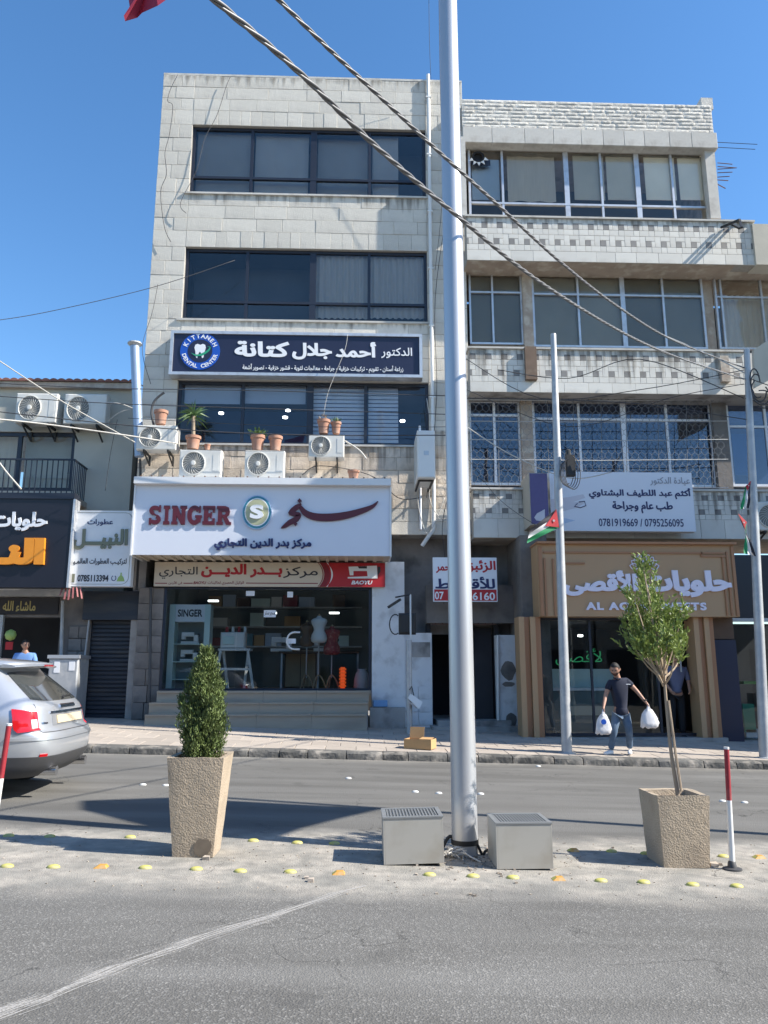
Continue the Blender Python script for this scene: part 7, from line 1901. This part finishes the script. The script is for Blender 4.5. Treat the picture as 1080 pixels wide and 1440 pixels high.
# carrier bags hanging from the hands
def bag(label, cx, top, bot, wt, wb, d, mark):
    hp_ = Vector(cx); t = thing('carrier_bag', label, 'bag', (hp_.x, hp_.y, bot), 'white plastic carrier bags')
    n = 20; lv = [(0, .70), (.04, .95), (.25, 1.0), (.5, .92), (.75, .72), (.9, .5), (1, .34)]
    vs = []; H = top-bot
    for f, s in lv:
        for k in range(n):
            a = 2*math.pi*k/n; q = 1+.09*math.sin(a*3+f*7)+.06*math.sin(a*7+f*15); X = math.cos(a); Yv = math.sin(a)
            vs.append((hp_.x+math.copysign(abs(X)**.7, X)*wb/2*s*q+(wt)*(1-f), hp_.y+Yv*d/2*s*q, bot+H*f+(.02*math.sin(a*4) if f < .02 else 0)))
    K = len(lv); mb = MB().add(vs, [(j*n+k, j*n+(k+1) % n, (j+1)*n+(k+1) % n, (j+1)*n+k) for j in range(K-1) for k in range(n)]+[tuple(range(n-1, -1, -1)), tuple((K-1)*n+k for k in range(n))]); mb.build('sack', M['bag'], t, smooth='all')
    for s in (-1, 1): MB().tube(smooth_pts([(hp_.x+s*wb*.12, hp_.y+s*.03, top-.03), (hp_.x+s*wb*.05, hp_.y+s*.02, top+.04), (hp_.x, hp_.y, top+.09)]), [.022-.001*i for i in range(11)], 6).build('handle', M['bag'], t, smooth='all')
    if mark: q = P3(849, 1015, ym-.25); MB().prism([(q.x-.01+.05*math.cos(a_*.785), q.z+.05*math.sin(a_*.785)) for a_ in range(8)], hp_.y-d/2-.012, hp_.y-d/2-.004).build('printed_mark', M['blue'], t)
    return t
hl = wrL+(wrL-elL).normalized()*.09; hr = wrR+(wrR-elR).normalized()*.09
bag('flat white carrier bag with a blue mark, on the left of the walking man', hl, hl.z-.08, J(842, 1031).z, -.02, .28, .15, True)
bag('full bulging white carrier bag in the hand swung out behind the walking man', hr, hr.z-.07, J(903, 1022).z, .0, .32, .20, False)
# customer at the sweet shop door, seen from behind
yc = YG-.12
def simple_person(label, px_feet, py_feet, py_head, y, shirt, trou, lean=0, cap=None, hairm=None, facing=R_(180), arms=None, z0=None):
    b_ = P3(px_feet, py_feet, y); zg = sz(b_.x, y) if z0 is None else z0; zt = P3(px_feet, py_head, y).z; Hh = zt-zg; u = Hh/1.72
    t = thing('person', label, 'person', (b_.x, y, zg)); X = b_.x
    def Q(x, yy, z): return Vector((X+x*u+lean*(z/1.72), y+yy*u, zg+z*u))
    V = []; E2 = []
    def ad(p, r, f):
        V.append((*p, r if isinstance(r, tuple) else r)); 
        if f is not None: E2.append((f, len(V)-1))
        return len(V)-1
    a0 = ad(Q(0, 0, .95), .09*u, None); w1 = ad(Q(0, 0, 1.12), (.10*u, .08*u), a0); c1 = ad(Q(0, -.02, 1.35), (.16*u, .11*u), w1); n1 = ad(Q(0, -.03, 1.47), .06*u, c1); ad(Q(0, -.05, 1.56), .055*u, n1)
    for s in (-1, 1):
        sh_, el_, wr_ = Q(s*.2, -.02, 1.40), Q(s*.26, -.05, 1.13), Q(s*.20, -.22, .98)
        a1 = ad(sh_, .05*u, c1); b1 = ad(el_, .04*u, a1); c3 = ad(wr_, .027*u, b1); hand(V, E2, c3, wr_, wr_-el_, Vector((-s, 0, 0)))
        l1 = ad(Q(s*.09, 0, .86), .085*u, a0); l2 = ad(Q(s*.10, -.02, .48), .058*u, l1); ad(Q(s*.11, 0, .08), .04*u, l2)
    skin_mesh('body', V, E2, M['skin'], t, 2)
    V = []; E2 = []
    a0 = ad(Q(0, 0, 1.12), (.155*u, .12*u), None); ad(Q(0, 0, .88), (.17*u, .14*u), a0); c1 = ad(Q(0, -.02, 1.35), (.18*u, .13*u), a0); ad(Q(0, -.03, 1.45), .08*u, c1)
    for s in (-1, 1): a1 = ad(Q(s*.2, -.02, 1.40), .068*u, c1); b1 = ad(Q(s*.26, -.05, 1.14), .055*u, a1)
    skin_mesh('shirt', V, E2, shirt, t, 2)
    V = []; E2 = []; a0 = ad(Q(0, 0, .95), (.15*u, .12*u), None)
    for s in (-1, 1): l1 = ad(Q(s*.09, 0, .84), .10*u, a0); l2 = ad(Q(s*.10, -.02, .48), .078*u, l1); ad(Q(s*.11, 0, .10), .066*u, l2)
    skin_mesh('trousers', V, E2, trou, t, 2)
    for s in (-1, 1): V = []; E2 = []; f = ad(Q(s*.11, .04, .04), .04*u, None); f = ad(Q(s*.12, -.08, .035), .042*u, f); ad(Q(s*.13, -.19, .025), .03*u, f); skin_mesh('shoe', V, E2, M['blackc'], t, 1)
    head(t, Q(0, -.06, 1.62), .112*u, facing, R_(8), M['hair'], cap=cap)
    return t
simple_person('customer in grey shirt and black trousers standing in the sweet shop doorway', 953, 1040, 918, YG+.15, M['gshirt'], M['blackc'], lean=.06)
simple_person('moustached shopkeeper in a light blue shirt behind the silver car', 26, 1030, 901, FGR-.7, M['bshirt'], M['blackc'], facing=R_(40))

# ================================================================== INSIDE AND BEFORE THE SHOPS
def goods(name, lab, cat, px, py, y): x, z = at(px, py, y); return thing(name, lab, cat, (x, y, z)), x, z
# glass display case with two machines
y = gy+.35; r = rect(236, 850, 294, 965, y)
DC = thing('display_case', 'tall pale glass display case marked SINGER at the left of the shop window', 'display case', ((r[0]+r[1])/2, y, fl))
W_ = r[1]-r[0]
for xa in (r[0], r[1]-.14*W_): MB().box(xa, xa+.14*W_, y, y+.4, fl, r[3]).build('side_post', M['case_'], DC)
MB().box(r[0]+.14*W_+.002, r[1]-.14*W_-.002, y+.01, y+.4, r[3]-.42, r[3]-.0).build('header', M['letter_w'], DC)
lettering('SINGER', (r[0]+W_*.2, r[1]-W_*.2, r[3]-.30, r[3]-.12), y+.008, M['letter_k'], DC, bold=.03, depth=.004, arabic=False)
MB().box(r[0]+.14*W_, r[1]-.14*W_, y+.38, y+.4, fl, r[3]-.42).build('back', M['shopwall'], DC)
for q in (905, 930, 955):
    z = at(260, q, y)[1]; MB().box(r[0]+.141*W_, r[1]-.141*W_, y+.02, y+.38, z-.02, z).build('shelf', M['case_'], DC)
def machine(label, x, y, z, s):
    t = thing('sewing_machine', label, 'sewing machine', (x, y, z), 'sewing machines in the shop')
    b = lambda n, m, *a: MB().cbox(x+a[0]*s, x+a[1]*s, y+a[2]*s, y+a[3]*s, z+a[4]*s, z+a[5]*s, .012).build(n, M[m], t)
    b('bed', 'white_p', -.5, .5, 0, .35, 0, .14); b('column', 'white_p', .22, .48, .05, .3, .141, .5); b('arm', 'white_p', -.48, .219, .05, .3, .42, .66); b('needle_head', 'white_p', -.48, -.26, .04, .31, .25, .419)
    MB().lathe((x+.5*s, y+.17*s, z+.5*s), [(.1*s, -.02), (.1*s, .02)], 12, axis='y').build('hand_wheel', M['bracket'], t)
machine('white sewing machine on the upper shelf of the display case', (r[0]+r[1])/2, y+.08, at(260, 905, y)[1], .42)
machine('white sewing machine on the middle shelf of the display case', (r[0]+r[1])/2, y+.08, at(260, 930, y)[1], .42)
# overlock on white stand
y = gy+.5; x0, zt_ = at(331, 912, y)
SD = thing('machine_stand', 'white angular machine stand behind the cypress in the shop window', 'stand', (x0, y, fl))
MB().box(x0-.42, x0+.36, y, y+.5, zt_-.05, zt_).build('top', M['white_p'], SD)
for (a, b) in (((-.36, 0), (-.48, -1)), ((.30, 0), (.46, -1)), ((-.34, .35), (-.2, -1)), ((.28, .35), (.2, -1))): MB().bar((x0+a[0], y+.03+a[1]*.8, zt_-.05), (x0+b[0], y+.05+a[1]*.8, fl+.02), .06).build('leg', M['white_p'], SD)
MB().bar((x0-.42, y+.04, (zt_+fl)/2), (x0+.38, y+.04, (zt_+fl)/2), .05).build('crossbar', M['white_p'], SD)
xa, za = at(330, 905, y)
OL = thing('overlock_machine', 'pale overlock sewing machine with thread rack on the white stand', 'sewing machine', (xa, y, zt_))
MB().cbox(xa-.36, xa+.24, y+.05, y+.4, zt_+.001, zt_+.40, .03).build('housing', M['white_p'], OL); MB().cbox(xa-.30, xa-.02, y+.02, y+.049, zt_+.1, zt_+.3, .01).build('front_cover', M['case_'], OL)
for k in range(4): MB().lathe((xa-.25+.15*k, y+.3, zt_+.401), [(.04, 0), (.035, .14)], 10).build('thread_spool', M['white_p' if k % 2 else 'red'], OL)
# bench with machines
y = gy+1.6; r = rect(430, 905, 505, 960, y)
WBN = thing('work_bench', 'dark work bench with a machine in the middle of the shop', 'table', ((r[0]+r[1])/2, y, fl))
MB().box(r[0]-.7, r[1], y, y+.6, r[3]-.25, r[3]-.2).build('top', M['brown'], WBN)
for xx in (r[0]-.65, (r[0]+r[1])/2-.4, r[1]-.06): MB().box(xx, xx+.05, y+.02, y+.07, fl, r[3]-.251).build('leg', M['galv_o'], WBN)
machine('grey-white sewing machine on the dark work bench', at(457, 905, y)[0], y+.1, r[3]-.2, .6)
machine('second pale sewing machine on the work bench behind the door handle', at(395, 905, y)[0], y+.1, r[3]-.2, .55)
y = gy+2.2; r = rect(512, 915, 545, 965, y); 
t = thing('brown_cabinet', 'plain brown wooden cabinet standing on the shop floor', 'cabinet', (at(420, 930, y)[0], y, fl)); r = rect(400, 912, 445, 965, y)
MB().box(r[0], r[1], y, y+.5, fl, r[3]).build('body', M['brown'], t); MB().box(r[0]+.03, (r[0]+r[1])/2-.01, y-.02, y-.001, fl+.05, r[3]-.05).build('door', M['wood'], t); MB().box((r[0]+r[1])/2+.01, r[1]-.03, y-.02, y-.001, fl+.05, r[3]-.05).build('door', M['wood'], t)
# dress forms
def dress_form(label, px, m, s, y, stand=True, top=866, neck=True):
    x, zt2 = at(px, top, y); zc = at(px, 905, y)[1]
    t = thing('dress_form', label, 'mannequin', (x, y, fl), 'dress forms in the window')
    H = (zt2-at(px, top+38*s, y)[1])
    pf = [(.11, 0), (.155, .06), (.165, .16), (.15, .30), (.105, .46), (.115, .56), (.15, .70), (.165, .80), (.14, .88), (.06, .93), (.042, .96), (.042, 1.0)]
    z0_ = zt2-H
    MB().lathe((x, y, z0_), [(a*s*1.05*1.15, b*H) for a, b in pf], 20, sy=.68).build('torso', m, t, smooth='all')
    MB().lathe((x, y, zt2), [(.03, 0), (.035, .02), (.012, .05)], 10).build('neck_cap', M['wood'], t)
    MB().tube([(x, y, fl+.28), (x, y, z0_+.02)], .016, 8).build('rod', M['galv_o'], t)
    for k in range(3):
        a = R_(90+120*k+20); MB().tube(smooth_pts([(x, y, fl+.36), (x+.09*math.cos(a), y+.09*math.sin(a), fl+.28), (x+.2*math.cos(a), y+.2*math.sin(a), fl+.02)]), .018, 6).build('leg', M['wood'], t)
    return t
dress_form('white dress form on a wooden tripod in the shop window', 449, M['white_p'], 1.0, gy+.35, top=866)
dress_form('red floral dress form beside the white one in the shop window', 467, M['floral'], 1.05, gy+.5, top=881)
dress_form('dark dress form on a wooden tripod left of the white one', 432, M['brown'], .9, gy+.7, top=875)
# orange stack, white sacks, reflection things
y = gy+.3; x, z = at(482, 940, y); t = thing('orange_stack', 'stack of bright orange plastic spools standing on the shop floor', 'spools', (x, y, fl))
zt2 = at(482, 938, y)[1]; n = 7
for k in range(n): z0_ = fl+(zt2-fl)*k/n; MB().lathe((x, y, z0_), [(.085, 0), (.085, (zt2-fl)/n*.55), (.055, (zt2-fl)/n*.6), (.055, (zt2-fl)/n*.97)], 12).build('spool', M['orange'], t)
y = gy+.5; x, z = at(509, 945, y); t = thing('white_sack', 'white plastic sack slumped at the right end of the shop window', 'bag', (x, y, fl))
MB().lathe((x, y, fl), [(.17, 0), (.20, .08), (.19, .25), (.15, .40), (.10, .46), (.12, .50)], 14).build('sack', M['bag'], t, smooth='all')
# wall shelves with boxes on the back wall
y = gy+3.4
SHF = thing('wall_shelves', 'long wall shelves stacked with machine boxes across the back of the shop', 'shelves', ((G[0]+G[1])/2, y, fl))
for k in range(4):
    z = fl+1.15+.55*k; MB().box(G[0]+.3, G[1]-.2, y, y+.5, z-.04, z).build('shelf', M['galv_o'], SHF)
bi = 0
for k in range(4):
    z = fl+1.15+.55*k; xx = G[0]+.4
    while xx < G[1]-.7:
        w_ = rnd.uniform(.3, .6); h_ = rnd.uniform(.22, .42)
        if rnd.random() < .8: MB().box(xx, xx+w_-.04, y+.03, y+.45, z+.001, z+h_).build('goods_box', M[rnd.choice(['case_', 'card', 'lblue', 'white_p', 'teal', 'brown', 'redk'])], SHF)
        xx += w_
for px, py in ((382, 862), (470, 862), (300, 845)):
    p = P3(px, py, gy+1.8); MB().box(p.x-.13, p.x+.13, p.y-.05, p.y+.05, p.z-.02, p.z+.02).build('tube_light', M['lampc'], shop)
# ice cabinet and balloon at the cream building
y = FGR-.75; r = rect(66, 921, 108, 1000, y)
IC = thing('ice_cabinet', 'grey steel chest cabinet with a white sticker beside the sweets shop entrance', 'cabinet', ((r[0]+r[1])/2, y, sz(-8, y)))
MB().cbox(r[0], r[1], y, y+.7, sz(-8, y)-.02, r[3]-.08, .03).build('body', M['galv_o'], IC); MB().box(r[0]-.03, r[1]+.03, y-.03, y+.73, r[3]-.079, r[3]).build('lid', M['galv'], IC)
q = rect(97, 930, 105, 943, y); MB().box(q[0], q[1], y-.008, y-.001, q[2], q[3]).build('sticker', M['letter_w'], IC)
q = rect(76, 930, 84, 946, y); MB().box(q[0], q[1], y-.008, y-.001, q[2], q[3]).build('notice', M['letter_w'], IC)
x, z = at(15, 893, FGR-.3); t = thing('balloon_lamp', 'round yellow-green lamp above a red tag inside the sweets shop entrance', 'lamp', (x, FGR-.3, z))
MB().lathe((x, FGR-.3, z-.13), [(.02, 0), (.1, .04), (.13, .13), (.1, .22), (.02, .26)], 14).build('globe', M['lime'], t, smooth='all'); MB().box(x-.1, x+.07, FGR-.3, FGR-.28, z-.34, z-.16).build('tag', M['red'], t)
# pillars of the sweets entrance
MB().box(at(-3, 900, FGR)[0], at(4, 900, FGR)[0], FGR-.1, FGR-.003, .2, at(4, 865, FGR)[1]).build('door_post', M['galv_o'], CB)
# pink streamers under the perfume sign
t = thing('streamers', 'faded red plastic streamers hanging under the corner of the black sign', 'streamers', tuple(P3(90, 826, 17.9)))
for k in range(6): MB().bar(P3(88+5*k, 826, 17.9), P3(84+6.2*k+rnd.uniform(-1, 1), 836+rnd.uniform(0, 8), 17.8), .035, .01).build('streamer', mat('faded_red', (.30, .10, .10), .7), t)
